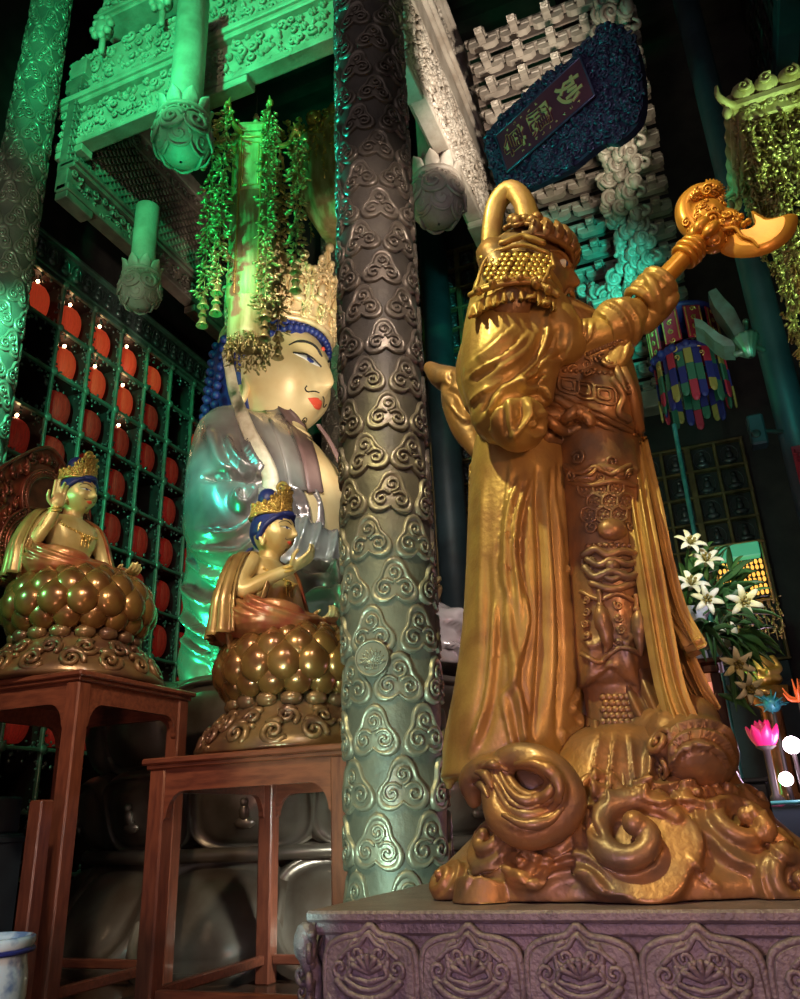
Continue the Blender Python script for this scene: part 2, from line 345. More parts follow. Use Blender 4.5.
M = dict(
    gild=mat('gilded_wood', (.52, .33, .10), .44, .40, (.36, .19, .065), 5, .15, 40, coat=.08),
    gild2=mat('worn_gilding', (.38, .185, .07), .42, .42, (.185, .115, .07), 5, .2, 30, coat=.12),
    gold=mat('bright_gold', (.75, .52, .15), .35, .6, (.5, .32, .08), 9),
    axe=mat('gilded_blade', (.72, .33, .05), .38, .45, (.6, .25, .04), 6, .1, 25, coat=.2),
    bronze=mat('dark_bronze_lacquer', (.16, .06, .02), .26, .55, (.32, .17, .05), 3.5, coat=.4),
    bronze2=mat('aged_bronze_lacquer', (.12, .055, .035), .3, .4, (.22, .12, .05), 4, .2, 20, coat=.3),
    pedes=mat('dull_bronze_petal', (.17, .14, .11), .32, .6, (.10, .07, .05), 2.2, .12, 12, coat=.15),
    column=mat('carved_pewter_column', (.30, .245, .19), .38, .45, (.20, .16, .125), 2.2, .25, 26, coat=.1),
    colbase=mat('column_ground', (.17, .14, .11), .5, .25, (.10, .085, .07), 3, .3, 22),
    colblue=mat('blue_grey_mottle', (.06, .10, .28), .5, .1, (.16, .15, .20), 4),  # blue mottled with grey, assigned to no part
    stone=mat('pale_carved_wood', (.46, .40, .32), .55, .12, (.30, .24, .18), 3, .35, 24),
    stone2=mat('dark_carved_wood', (.20, .155, .12), .5, .2, (.11, .085, .07), 4, .35, 22),
    dark=mat('dark_timber', (.035, .028, .025), .6, 0, (.02, .016, .015), 3, .2, 14),
    bluewood=mat('blue_grey_timber', (.035, .06, .075), .5, .1, (.02, .035, .045), 2, .2, 14),
    redwood=mat('reddish_hardwood', (.20, .06, .032), .32, 0, (.12, .034, .02), 5, .12, 40, coat=.35, stretch=(6, 6, 1)),
    redwoodh=mat('reddish_hardwood_rail', (.20, .06, .032), .32, 0, (.12, .034, .02), 5, .12, 40, coat=.35, stretch=(1, 6, 6)),
    floor=mat('polished_brown_floor', (.10, .05, .03), .22, 0, (.06, .03, .02), 1.5, .1, 6, coat=.3),
    plinth=mat('mauve_stone', (.20, .15, .17), .42, .15, (.13, .10, .115), 8, .45, 60),
    skin=mat('pale_gold_skin', (.86, .66, .34), .42, .12, (.74, .50, .22), 1.6, .04, 14),
    skin2=mat('gilt_skin', (.68, .56, .26), .36, .25, (.52, .36, .13), 4),
    robe=mat('mottled_brown_robe', (.22, .165, .15), .25, .45, (.40, .37, .32), 1.1, .12, 5, coat=.3),
    collar=mat('purple_brown_collar', (.17, .095, .085), .4, .15, (.24, .15, .13), 2),
    cream=mat('cream_ribbon', (.70, .58, .40), .5, .1, (.55, .42, .26), 8, .3, 30),
    hair=mat('blue_hair', (.012, .02, .13), .45, 0, (.02, .035, .2), 6),
    crown=mat('pale_gold_crown', (.80, .60, .36), .42, .3, (.6, .42, .2), 6),
    lip=mat('red_lip', (.80, .10, .05), .35), white=mat('eye_white', (.85, .82, .74), .3), iris=mat('blue_iris', (.05, .07, .25), .2),
    brow=mat('ink_brow', (.02, .016, .014), .5),
    redrobe=mat('red_gold_robe', (.34, .07, .04), .3, .4, (.42, .2, .07), 5, coat=.3),
    goldrobe=mat('gold_brown_robe', (.42, .28, .10), .32, .45, (.2, .09, .035), 4, coat=.3),
    halo=mat('bronze_halo', (.13, .05, .03), .32, .5, (.30, .10, .05), 7, coat=.2),
    lantern=mat('red_lantern_silk', (.62, .03, .02), .5, 0, (.36, .012, .01), 7, emit=(.9, .05, .03), estr=.05, stretch=(5, 5, .6)),
    lanternl=mat('lit_red_lantern_silk', (.75, .05, .02), .55, 0, (.6, .03, .01), 7, emit=(1, .09, .03), estr=.24, stretch=(5, 5, .6)),
    bulb=mat('warm_bulb', (1, .8, .5), .4, emit=(1, .62, .32), estr=30),
    rack=mat('green_lit_bar', (.20, .34, .26), .35, .5, (.16, .22, .15), 5),  # green floodlight on the rack and bracket arms put into the base colour
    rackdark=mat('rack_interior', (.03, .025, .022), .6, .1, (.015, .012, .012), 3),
    rackorn=mat('silvery_fretwork', (.22, .25, .23), .3, .7, (.1, .13, .12), 12),
    pagoda=mat('gilt_lantern_panel', (.55, .47, .22), .5, .15, (.32, .24, .08), 7, .25, 60, stretch=(1, 1, .25)),
    petalgold=mat('gilt_petal_string', (.55, .47, .20), .35, .6, (.4, .3, .1), 9),
    plaque=mat('maroon_plaque', (.11, .022, .035), .35, .1, (.075, .015, .03), 3),
    plaqfr=mat('blue_black_carving', (.05, .055, .10), .3, .4, (.03, .03, .06), 14),
    plaqtx=mat('gilt_letters', (.55, .40, .16), .4, .4),
    bracket=mat('bracket_timber', (.33, .28, .22), .5, .12, (.22, .18, .14), 4, .2, 20),
    leaf=mat('leaf_green', (.06, .18, .05), .45, 0, (.03, .10, .03), 5), lily=mat('lily_white', (.88, .90, .72), .5, 0, (.80, .80, .40), 8),
    wrap=mat('white_wrap', (.75, .76, .86), .5), pink=mat('pink_glow_panel', (.75, .30, .26), .5, 0, (.55, .2, .12), 5, emit=(1, .32, .24), estr=.55),  # pink light on the altar screen put in as colour and emission
    amber=mat('lit_amber_glass', (.8, .5, .12), .4, emit=(1, .5, .08), estr=1.3), greenlit=mat('lit_green_panel', (.1, .5, .3), .4, emit=(.1, .8, .4), estr=.35),
    porc=mat('blue_white_porcelain', (.42, .60, .68), .14, 0, (.14, .24, .42), 6, coat=.6, lo=.5, hi=.60),
    navy=mat('navy_box', (.012, .018, .03), .5, 0, (.02, .03, .045), 3), black=mat('black_cloth', (.012, .011, .012), .6),
    lamp=mat('bright_lamp', (1, .9, .9), .4, emit=(1, .78, .92), estr=22), metalpole=mat('teal_pole', (.10, .45, .42), .3, .3, (.05, .25, .25), 8),
    bred=mat('banner_red', (.36, .02, .04), .6), bblue=mat('banner_blue', (.02, .022, .14), .6), bgreen=mat('banner_green', (.03, .13, .07), .6), byel=mat('banner_yellow', (.28, .23, .05), .6),
    glass=mat('smoked_glass', (.03, .05, .06), .08, 0, spec=.6, trans=0.0),
    magenta=mat('magenta_lotus', (.65, .02, .14), .35, emit=(.9, .03, .2), estr=.12), cyan=mat('teal_ornament', (.03, .22, .28), .35, .2),
    orange=mat('orange_ornament', (.7, .12, .03), .4, emit=(1, .2, .04), estr=.15),
)
# ================================================================== the hall
ORD = ['first', 'second', 'third', 'fourth', 'fifth', 'sixth', 'seventh', 'eighth', 'ninth', 'tenth', 'eleventh', 'twelfth', 'thirteenth', 'fourteenth', 'fifteenth', 'sixteenth', 'seventeenth', 'eighteenth', 'nineteenth']
m = MB(); box(m, (-1.5, 6, -.05), (20, 22, .1)); struct('floor', m, M['floor'])
m = MB(); box(m, (-1.5, 6, 17.6), (20, 22, .2))
for i in range(14): box(m, (-1.5, -4+i*1.45, 17.3), (20, .28, .5))
for i in range(5): box(m, (-9+i*4, 6, 17.1), (.35, 22, .6))
struct('ceiling', m, M['dark'])
m = MB(); box(m, (-10.3, 6, 8.8), (.3, 22, 17.6)); struct('wall_left', m, M['dark'])
m = MB(); box(m, (-1.5, 14.6, 8.8), (20, .3, 17.6)); struct('wall_back', m, M['dark'])
m = MB(); box(m, (7.2, 6, 8.8), (.3, 22, 17.6)); struct('wall_right', m, M['dark'])

# ---------------------------------------------------------------- carved columns
def trefoil(n=36):
    a = np.linspace(0, 2*PI, n, endpoint=False); r = .74+.17*np.cos(3*(a-PI/2)); r = r-.13*np.exp(-((a-1.5*PI)/.22)**2)
    return np.stack([r*np.cos(a), r*np.sin(a)], 1)
TRE = trefoil()
def column_parts(r0, r1, H, pitch, nround, z0=0.0, skew=.0):
    """ground shaft and raised cloud motifs of a round carved column at the origin"""
    rad = lambda z: r0+(r1-r0)*z/H
    g = MB(); zz = np.linspace(0, H, 20); lathe(g, [(rad(z), z) for z in zz], 48)
    mo = MB(); rows = int(H/pitch)
    for j in range(rows):
        z = (j+.5)*pitch
        for i in range(nround):
            a0 = (i+.5*(j % 2))*2*PI/nround+skew*j; R = rad(z); s = pitch*.625; sx = min(s, 2*PI*R/nround*.60)
            rot = RS.uniform(-.18, .18); ca, sa = math.cos(rot), math.sin(rot)
            def wrap(x, y, h):
                xx, yy = x*ca-y*sa, x*sa+y*ca
                a = a0+xx*sx/R; return np.stack([(R+h)*np.cos(a), (R+h)*np.sin(a), z+yy*s*1.05], -1)
            n = len(TRE); hh = R*.085
            ring = np.stack([wrap(TRE[:, 0]*k, TRE[:, 1]*k, np.full(n, h)) for k, h in ((1.0, -.005), (.965, hh*.75), (.9, hh), (.80, hh*.9), (.74, hh*.45))])
            grid(mo, ring, False, True)
            cvt = wrap(np.array([0.]), np.array([0.]), hh*.62)
            ii = np.arange(n); mo.add(np.vstack([ring[-1], cvt]), np.stack([ii, (ii+1) % n, np.full(n, n)], 1))
            for cx, cy, rr, hd, ro in ((-.33, -.16, .31, 1, .6), (.33, -.16, .31, -1, PI-.6), (0, .36, .26, 1 if (i+j) % 2 else -1, -PI/2)):
                q = spiral2(rr, 1.35, 15, hd); c2, s2 = math.cos(ro), math.sin(ro)
                P = wrap(cx+q[:, 0]*c2-q[:, 1]*s2, cy+q[:, 0]*s2+q[:, 1]*c2, np.full(15, hh*.72))
                tube(mo, P, s*.062, 5)
            # little diamond between motifs
            a1 = a0+PI/nround; dd = .14*s; zc = z+pitch*.02
            V = [((R+h)*math.cos(a1+x*dd/R), (R+h)*math.sin(a1+x*dd/R), zc-pitch*.5+y*dd) for x, y, h in ((1, 0, 0), (0, 1.2, 0), (-1, 0, 0), (0, -1.2, 0), (0, 0, .022))]
            mo.add(V, [(0, 1, 4), (1, 2, 4), (2, 3, 4), (3, 0, 4)], 0, False)
    return g, mo
def carved_column(name, loc, r0, r1, H, pitch, n, label, mats=('colbase', 'column')):
    t = thing(name, label, 'column', loc, None, 'thing')
    g, mo = column_parts(r0, r1, H, pitch, n)
    for mbx, nm, mm in ((g, 'shaft', mats[0]), (mo, 'cloud_relief', mats[1])):
        mbx.V = [v+A3(*loc) for v in mbx.V]; mbx.build(nm, M[mm], t)
    b = MB(); lathe(b, [(r0*1.24, 0), (r0*1.24, .12), (r0*1.18, .16), (r0*1.17, .3), (r0*1.12, .38), (r0*1.03, .42)], 40, loc); b.build('stone_base', M['plinth'], t)
    return t
COL = (-2.2, 5.28, 0)
col = carved_column('carved_column', COL, .335, .315, 16.9, .335, 6, 'tall pewter column carved all over with curling clouds, in front of the white-faced giant')
# the lotus medallion is a carved disc facing the room
md = MB(); ctr = onY(376, 660, COL[1]-.3); ax = unit(A3(ctr[0]-COL[0], ctr[1]-COL[1], 0)); sd = np.cross(A3(0, 0, 1), ax); cc = A3(COL[0], COL[1], ctr[2])+ax*.335
a = np.linspace(0, 2*PI, 40, endpoint=False); rm = .125
plate(md, [cc+sd*rm*math.cos(x)+A3(0, 0, rm*math.sin(x)) for x in a], ax, .045, .08, depth=.05)
tube(md, [cc+ax*.045+sd*rm*.93*math.cos(x)+A3(0, 0, rm*.93*math.sin(x)) for x in a], .010, 6, True)
for k in range(9):
    an = PI*(k/8); u = sd*math.cos(an)+A3(0, 0, math.sin(an)); w_ = -sd*math.sin(an)+A3(0, 0, math.cos(an)); o_ = cc+ax*.05-A3(0, 0, .03)
    tube(md, [o_, o_+u*.045+w_*.016, o_+u*.095, o_+u*.045-w_*.016, o_+u*.002], .006, 5)
swirl(md, cc+ax*.05-A3(0, 0, .055)+sd*.03, sd, A3(0, 0, 1), ax, .035, 2, 1); swirl(md, cc+ax*.05-A3(0, 0, .055)-sd*.03, sd, A3(0, 0, 1), ax, .035, 1, -1)
md.build('lotus_medallion', M['column'], col)
LC = (-8.36, 6.5, 0)
carved_column('carved_column', LC, .41, .25, 16.9, .40, 6, 'green-lit column carved with curling clouds at the left edge, before the lantern rack')
carved_column('carved_column', tuple(onY(337, 430, 13.93)*A3(1, 1, 0)), .32, .31, 16.9, .34, 6, 'far column with green scale carving, half hidden behind the white-faced giant')

# ---------------------------------------------------------------- carved beams
def relief(mb, O, U, V, N, w, h, s, seed, dens=1.0):
    """deeply carved band: swirls, leaves and blooms over a w x h field"""
    rs = np.random.RandomState(seed); s *= .80; nu = max(1, int(w/s*dens)); nv = max(1, int(h/s*dens))
    O, U, V, N = map(np.asarray, (O, U, V, N)); Rm = np.stack([U, V, N], 1)
    for i in range(nu):
        for j in range(nv):
            u = (i+.5+rs.uniform(-.3, .3))*w/nu; v = (j+.5+rs.uniform(-.25, .25))*h/nv; c = O+U*u+V*v; k = rs.rand(); r = s*rs.uniform(.42, .62)
            if k < .5: swirl(mb, c+N*.015, U, V, N, r, rs.uniform(0, 6.28), rs.choice([-1, 1]), 1.25, .30, 5, 11, True, .01)
            elif k < .8:
                for q in range(3):
                    an = rs.uniform(0, 6.28); d = U*math.cos(an)+V*math.sin(an); e = -U*math.sin(an)+V*math.cos(an)
                    ell(mb, c+d*r*.5+N*.02, (r*.62, r*.26, r*.5), np.stack([d, e, N], 1), 5, 7)
            else:
                for q in range(5):
                    an = q*1.257+rs.rand(); d = U*math.cos(an)+V*math.sin(an); e = -U*math.sin(an)+V*math.cos(an)
                    ell(mb, c+d*r*.42+N*.03, (r*.38, r*.30, r*.42), np.stack([d, e, N], 1), 4, 6)
                ell(mb, c+N*.05, r*.22, None, 4, 6)
def beam(name, label, O, U, N, L, mats, seed, levels, s=.2, thick=.3, top_blooms=False):
    """O = bottom start corner of the visible face; levels: list of (kind, z0, z1, part name)"""
    t = thing(name, label, 'beam', tuple(O)); O = A3(*O); U = unit(U); N = unit(N); Z = A3(0, 0, 1); R = np.stack([U, N, Z], 1)
    def slab(mb, z0, z1, u0, u1, th, out=0, b=.015): box(mb, O+U*(u0+u1)/2+N*(out-th/2)+Z*(z0+z1)/2, (u1-u0, th, z1-z0), b, R)
    for k, (kind, z0, z1, nm) in enumerate(levels):
        mb = MB()
        if kind == 'carved':
            slab(mb, z0, z1, 0, L, thick, -.05); relief(mb, O+Z*z0-N*.05, U, Z, N, L, z1-z0, s, seed+k)
        elif kind == 'apron':
            zz = z0+.15
            slab(mb, zz, z1, 0, L, thick*.7, -.05); relief(mb, O+Z*zz-N*.05, U, Z, N, L, z1-zz, s, seed+k)
            for u0, u1, za in ((0, .55, z0), (L*.42, L*.6, z0), (L-.6, L, z0), (0, L, zz)): slab(mb, za-.03, za+.10, u0, u1, thick*.75, .0)
        elif kind == 'rail':
            slab(mb, z0, z1, 0, L, thick*1.1, .06, .02); slab(mb, z0+(z1-z0)*.3, z0+(z1-z0)*.7, 0, L, thick*1.1, .12, .02)
        elif kind == 'lattice':
            slab(mb, z0, z1, 0, L, thick*.5, -.10); st = .17; n = int((L+(z1-z0))/st)
            for i in range(n):
                for sg in (-1, 1):
                    u = i*st-(z1-z0)*(1 if sg > 0 else 0); a = max(0, -u) if sg > 0 else max(0, u-L); 
                    if sg > 0: ua, va, ub, vb = u+a, a, min(L, u+(z1-z0)), min(z1-z0, L-u)
                    else: ua, va, ub, vb = min(u, L), max(0, u-L), max(0, u-(z1-z0)), min(z1-z0, u)
                    if vb-va < .06: continue
                    p = O+U*ua+Z*(z0+va)-N*.10; q = O+U*ub+Z*(z0+vb)-N*.10
                    tube(mb, [p, q], .028, 4)
        elif kind == 'plain': slab(mb, z0, z1, 0, L, thick, 0, .02)
        mb.build(nm, M[mats.get(kind, mats['carved'])], t)
    if top_blooms:
        mb = MB(); z0 = levels[-2][2] if len(levels) > 1 else levels[-1][2]
        for i in range(4):
            c = O+U*(L*(.14+.2*i))+Z*(top_blooms)+N*.12
            ell(mb, c, (.15, .15, .17)); 
            for q in range(8): an = q*PI/4; ell(mb, c+U*.17*math.cos(an)+Z*.17*math.sin(an)+N*.05, .075, None, 5, 7)
            tube(mb, [c-Z*.5, c-Z*.2], .05, 6)
        mb.build('lotus_bosses', M[mats['carved']], t)
    return t
PB = dict(carved='stone', rail='stone', apron='stone', plain='stone')
YB = 6.95
beam('carved_beam', 'green-lit beam of two carved floral bands spanning from the left column, pendants hanging from it', (-8.3, YB, 11.1), (1, 0, 0), (0, -1, 0), 5.85, PB, 11,
     [('apron', .04, .95, 'pierced_apron'), ('rail', .95, 1.2, 'moulding'), ('carved', 1.2, 2.15, 'carved_band')], .21, .32, 2.3)
beam('carved_beam', 'highest green-lit carved beam, running above the floral beam at the top left', (-7.95, YB+.15, 14.05), (1, 0, 0), (0, -1, 0), 5.5, PB, 21,
     [('rail', 0, .2, 'moulding'), ('carved', .2, 1.5, 'carved_band')], .25, .4)
beam('carved_beam', 'pale carved beam running away behind the front column, to the left of the dark plaque', (-2.3, YB-.2, 11.1), (0, 1, 0), (1, 0, 0), 7.4, PB, 31,
     [('apron', -1.15, .45, 'pierced_apron'), ('plain', .45, .95, 'lower_rail'), ('rail', .95, 1.2, 'moulding'), ('carved', 1.2, 1.95, 'carved_band'), ('rail', 1.95, 2.1, 'upper_moulding')], .2, .32)
beam('lattice_beam', 'dark beam with a slanting lattice panel, running back above the lantern rack', (-7.8, YB-.1, 10.25), (0, 1, 0), (1, 0, 0), 7.5, dict(carved='stone2', rail='stone2', apron='stone2', plain='bracket', lattice='stone2'), 41,
     [('apron', -.1, .45, 'pierced_apron'), ('rail', .45, .62, 'moulding'), ('lattice', .62, 2.1, 'lattice_panel'), ('carved', 2.1, 2.35, 'carved_band'), ('plain', 2.4, 2.75, 'top_rail')], .2, .32)
beam('cross_beam', 'dim cross beam under the ceiling at the far end of the lantern rack', (-9.9, 12.6, 8.95), (1, 0, 0), (0, -1, 0), 3.2, dict(carved='stone2', plain='bluewood', rail='bluewood'), 51,
     [('plain', .25, .6, 'beam_face'), ('rail', .6, .8, 'moulding')], .2, .3)

# ---------------------------------------------------------------- lotus-bud pendants
def pendant(loc, r, post, label, mt='stone', pm=None):
    t = thing('lotus_pendant', label, 'pendant', loc, 'carved lotus pendants under the beams'); x, y, z = loc
    b = MB(); lathe(b, [(r*.05, z-r*1.08), (r*.35, z-r*1.02), (r*.75, z-r*.72), (r*.98, z-r*.2), (r*.97, z+r*.25), (r*.8, z+r*.62), (r*.74, z+r*.72)], 32, (x, y, 0))
    for j, (zz, rr, n, s) in enumerate(((-.55, .80, 6, .40), (.02, 1.0, 7, .44), (.5, .88, 7, .34))):
        for i in range(n):
            a = (i+.5*j)*2*PI/n; ax = A3(math.cos(a), math.sin(a), -.35 if zz < -.3 else .1); ax = unit(ax); U = unit(A3(-math.sin(a), math.cos(a), 0)); V = np.cross(ax, U)
            c = A3(x+rr*r*.97*math.cos(a), y+rr*r*.97*math.sin(a), z+zz*r)
            swirl(b, c-ax*.02, U, V, ax, r*s*.9, 1.5+i, 1 if i % 2 else -1, 1.3, .2, 5, 14)
            tube(b, [c+U*r*s*math.cos(q)+V*r*s*1.1*math.sin(q)-ax*abs(math.cos(q))*r*.10 for q in np.linspace(0, 2*PI, 14)[:-1]], r*.055, 5, True)
    b.build('lotus_bud', M[mt], t)
    c = MB(); tube(c, [A3(x+r*.80*math.cos(q), y+r*.80*math.sin(q), z+r*.74) for q in np.linspace(0, 2*PI, 33)[:-1]], r*.13, 8, True); c.build('collar_ring', M[mt], t)
    l = MB()
    for i in range(9):
        a = i*2*PI/9; U = A3(-math.sin(a), math.cos(a), 0); ax = A3(math.cos(a), math.sin(a), 0); o = A3(x, y, z+r*.75)
        pts = [o+ax*r*.62, o+ax*r*.80+A3(0, 0, r*.28), o+ax*r*.86+A3(0, 0, r*.5), o+ax*r*.98+A3(0, 0, r*.66)]
        tube(l, cat(pts, 9), r*np.array([.26, .29, .3, .3, .28, .25, .2, .13, .05]), 8, False, .3, ax)
    l.build('leaf_collar', M[mt], t)
    p = MB(); lathe(p, [(r*.70, z+r*.7), (r*.62, z+r*1.2), (r*.58, z+r*1.35), (r*.58, z+post), (r*.1, z+post+.01)], 24, (x, y, 0)); p.build('post', M[pm or mt], t)
    return t
P1 = onY(183, 138, YB-.5); pendant(tuple(P1), .385, 2.6, 'large green-lit lotus-bud pendant hanging on a thick post before the floral beam')
P2 = onX(140, 290, -7.35); pendant(tuple(P2), .325, 1.6, 'small grey-green lotus-bud pendant hanging in front of the lantern rack', 'stone')
P3 = onX(437, 200, -2.62); pendant(tuple(P3), .40, 2.3, 'pale lotus-bud pendant beside the front column, under the pale beam')

# ---------------------------------------------------------------- lantern rack on the left wall
XR = -9.3; Y0 = 8.4; DY = .729; Z0 = 10.02; DZ = .838
rk = thing('lantern_rack', 'tall green-barred wall rack of pigeonholes holding rows of red lanterns', 'rack', (XR, Y0, 0))
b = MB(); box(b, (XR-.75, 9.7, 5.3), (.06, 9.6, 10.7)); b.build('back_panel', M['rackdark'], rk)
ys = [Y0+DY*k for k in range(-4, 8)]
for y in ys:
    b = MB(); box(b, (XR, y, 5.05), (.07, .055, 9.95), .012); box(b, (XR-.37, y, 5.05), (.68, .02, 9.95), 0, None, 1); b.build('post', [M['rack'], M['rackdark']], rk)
for j in range(0, 12):
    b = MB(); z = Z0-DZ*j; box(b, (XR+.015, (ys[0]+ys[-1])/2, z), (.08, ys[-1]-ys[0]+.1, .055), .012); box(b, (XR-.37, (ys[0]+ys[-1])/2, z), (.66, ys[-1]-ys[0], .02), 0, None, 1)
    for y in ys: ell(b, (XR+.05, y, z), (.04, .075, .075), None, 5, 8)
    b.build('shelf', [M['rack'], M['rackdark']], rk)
b = MB()
for z, hh in ((10.10, .05), (10.68, .07)): box(b, (XR+.03, (ys[0]+ys[-1])/2, z), (.12, ys[-1]-ys[0]+.1, hh), .015)
b.build('frieze_rail', M['rack'], rk)
b = MB(); box(b, (XR-.05, (ys[0]+ys[-1])/2, 10.39), (.1, ys[-1]-ys[0], .5))
for i in range(30):   # row of little seated figures under arches
    y = ys[0]+.14+i*.272
    if y > ys[-1]-.1: break
    ell(b, (XR+.02, y, 10.30), (.04, .085, .07), None, 5, 8); ell(b, (XR+.02, y, 10.41), (.035, .045, .075), None, 5, 8); ell(b, (XR+.02, y, 10.51), .035, None, 5, 8)
    tube(b, [(XR+.01, y+.115*math.cos(q), 10.36+.22*max(0, math.sin(q))) for q in np.linspace(-.2, PI+.2, 12)], .014, 5)
b.build('figure_frieze', M['rackorn'], rk)
b = MB(); rs = np.random.RandomState(3)
for k in range(len(ys)-1):
    for j in range(11):
        y0, y1, z1, z0 = ys[k]+.03, ys[k+1]-.03, Z0-DZ*j-.03, Z0-DZ*(j+1)+.03
        for q in range(44):
            t = q/44; e = rs.rand(); d = rs.rand()**2*.12
            side = q % 4
            if side == 0: p = (y0+d*.7, z0+(z1-z0)*e)
            elif side == 1: p = (y1-d*.7, z0+(z1-z0)*e)
            elif side == 2: p = (y0+(y1-y0)*e, z1-d*1.5*(1.2-abs(e-.5)*0))
            else: p = (y0+(y1-y0)*e, z0+d*.8)
            ell(b, (XR-.02, p[0], p[1]), (.02, rs.uniform(.015, .04), rs.uniform(.015, .04)), None, 4, 5)
b.build('fretwork', M['rackorn'], rk)
def lantern(loc, label, lit, bulb):
    t = thing('hanging_lantern', label, 'lantern', loc, 'red lanterns in the wall rack'); x, y, z = loc
    for nm, key, body in (('silk_body', 'lanternl' if lit else 'lantern', True),):
        o = LB[key].copy(); C.objects.link(o); o.parent = t
    o = LC_.copy(); C.objects.link(o); o.parent = t; o = LT_.copy(); C.objects.link(o); o.parent = t
    if bulb: o = LU_.copy(); C.objects.link(o); o.parent = t
LB = {}
b = MB(); n = 60; pr = [(.08, -.30), (.19, -.28), (.262, -.16), (.285, 0), (.268, .16), (.20, .27), (.08, .29)]
lathe(b, cat(pr, 15), n, (0, 0, 0), lambda a, z: 1+.035*np.abs(np.sin(a*7)))
for key in ('lantern', 'lanternl'):
    LB[key] = bpy.data.objects.new('silk_body', b.mesh('silk_body')); LB[key].data.materials.append(M[key])
b = MB(); lathe(b, [(.02, .36), (.05, .34), (.085, .29), (.085, .265), (.05, .26), (.05, -.28), (.085, -.29), (.085, -.33), (.02, -.335)], 14)
LC_ = bpy.data.objects.new('cap', b.mesh('cap')); LC_.data.materials.append(M['gold'])
b = MB(); tube(b, [(0, 0, -.30), (0, 0, -.345)], .022, 6)
LT_ = bpy.data.objects.new('tassel', b.mesh('tassel')); LT_.data.materials.append(M['byel'])
b = MB(); ell(b, (.16, -.05, .335), .028, None, 8, 10)
LU_ = bpy.data.objects.new('bulb', b.mesh('bulb')); LU_.data.materials.append(M['bulb'])
DARK = {(0, 4), (0, 5), (1, -1), (1, 4), (2, -1), (3, 3)}; LIT = {(0, -1), (0, 0), (0, 1), (0, 2), (0, 3), (1, 0), (1, 1), (1, 2), (1, 5), (2, 5), (0, 6)}; BUL = {(0, -1), (0, 0), (0, 1), (0, 2), (1, 1), (1, 0), (1, 2), (2, 2), (3, -1)}
for j in range(11):
    for k in range(-2, 7):
        y = Y0+DY*(k+.5); z = Z0-DZ*(j+.54); X_, Y_ = project(A3(XR-.3, y, z)[None])
        if (j, k) in DARK or X_[0] < 0 or X_[0] > 216 or Y_[0] > 775 or (X_[0] > 194 and Y_[0] > 420): continue
        lit = (j, k) in LIT
        lantern((XR-.31, y, z), '%s red lantern, %s row of the wall rack, %s bay from its far end' % ('glowing' if lit else 'dim', ORD[j], ORD[6-k]), lit, (j, k) in BUL)
# ================================================================== heads, hands, lotus seats
def head_mesh(nu=90, nv=120, plump=1.0, nose=1.0):
    th = np.linspace(1e-3, PI-1e-3, nu); ph = np.linspace(0, 2*PI, nv, endpoint=False)
    # denser towards the face
    ph = ph-.45*np.sin(ph); t, p = np.meshgrid(th, ph, indexing='ij')
    P = np.stack([np.sin(t)*np.cos(p)*.44, np.sin(t)*np.sin(p)*.37*plump, -np.cos(t)*.5], -1)
    z = np.minimum(P[..., 2], 0)/-.5
    P[..., 1] *= 1-.30*z**2.2; P[..., 0] = np.where(P[..., 0] > 0, P[..., 0]*(1-.10*z**2), P[..., 0]*(1-.35*z**2)); B = P.copy()
    def br(c, r, amp, d=(1, 0, 0), sc=(1, 1, 1)):
        q = (B-np.array(c))*np.array(sc); P[...] += np.array(d)*(amp*np.exp(-(q**2).sum(-1)/r**2))[..., None]
    for zc, a, r in ((.10, .028, .055), (.04, .045, .055), (-.02, .060, .055), (-.075, .075, .058), (-.105, .055, .045)): br((.43, 0, zc), r, a*nose, (1, 0, 0), (.3, 1.25, 1))
    for s in (-1, 1):
        br((.41, s*.055, -.115), .036, .042*nose); br((.37, s*.155, .075), .085, -.050, (1, 0, 0), (1, .8, 1.2)); br((.36, s*.16, .05), .06, .036, (1, 0, 0), (1, .8, 1.3))
        br((.39, s*.14, .165), .06, .018, (1, 0, 0), (1, .6, 1)); br((.30, s*.24, -.13), .15, .022, (.7, s*.7, 0)); br((.38, s*.13, -.24), .05, -.014)
    br((.41, 0, -.212), .030, .030, (1, 0, 0), (.3, .36, 1)); br((.41, 0, -.262), .034, .036, (1, 0, 0), (.3, .46, 1)); br((.41, 0, -.236), .012, -.018, (1, 0, 0), (.3, .3, 1))
    br((.39, 0, -.32), .05, -.020, (1, 0, 0), (.4, .5, 1)); br((.36, 0, -.42), .095, .045, (1, 0, -.15))
    return P
def head(mbs, T, fine=1.0, plump=1.0, nose=1.0):
    """adds a head with ears to the skin builder; returns the mesh for placing features"""
    P = head_mesh(int(80*fine), int(110*fine), plump, nose); V = tf(P.reshape(-1, 3), T); F = grid_faces(P.shape[0], P.shape[1], False, True)[:, ::-1]
    mbs.add(V, F)
    s = np.linalg.norm(np.array(T)[:3, 0])
    for sd in (-1, 1):
        o = [(-.02, .15), (-.085, .12), (-.11, .02), (-.085, -.10), (-.06, -.22), (-.045, -.31), (.0, -.33), (.025, -.25), (.01, -.14), (.03, -.03), (.035, .08)]
        e = MB(); tube(e, cat([(x, sd*(.355+.03*(x < -.05)), z) for x, z in o], 40, True), .026, 8, True); ell(e, (-.035, sd*.345, .0), (.055, .02, .13)); ell(e, (-.025, sd*.345, -.22), (.03, .02, .09)); ell(e, (.005, sd*.37, -.02), (.02, .02, .04))
        mbs.V += [tf(v, T) for v in e.V]; mbs.F += [f+mbs.n for f in e.F]; mbs.M += e.M; mbs.sm += e.sm; mbs.n += e.n
    return Solid(V, F)
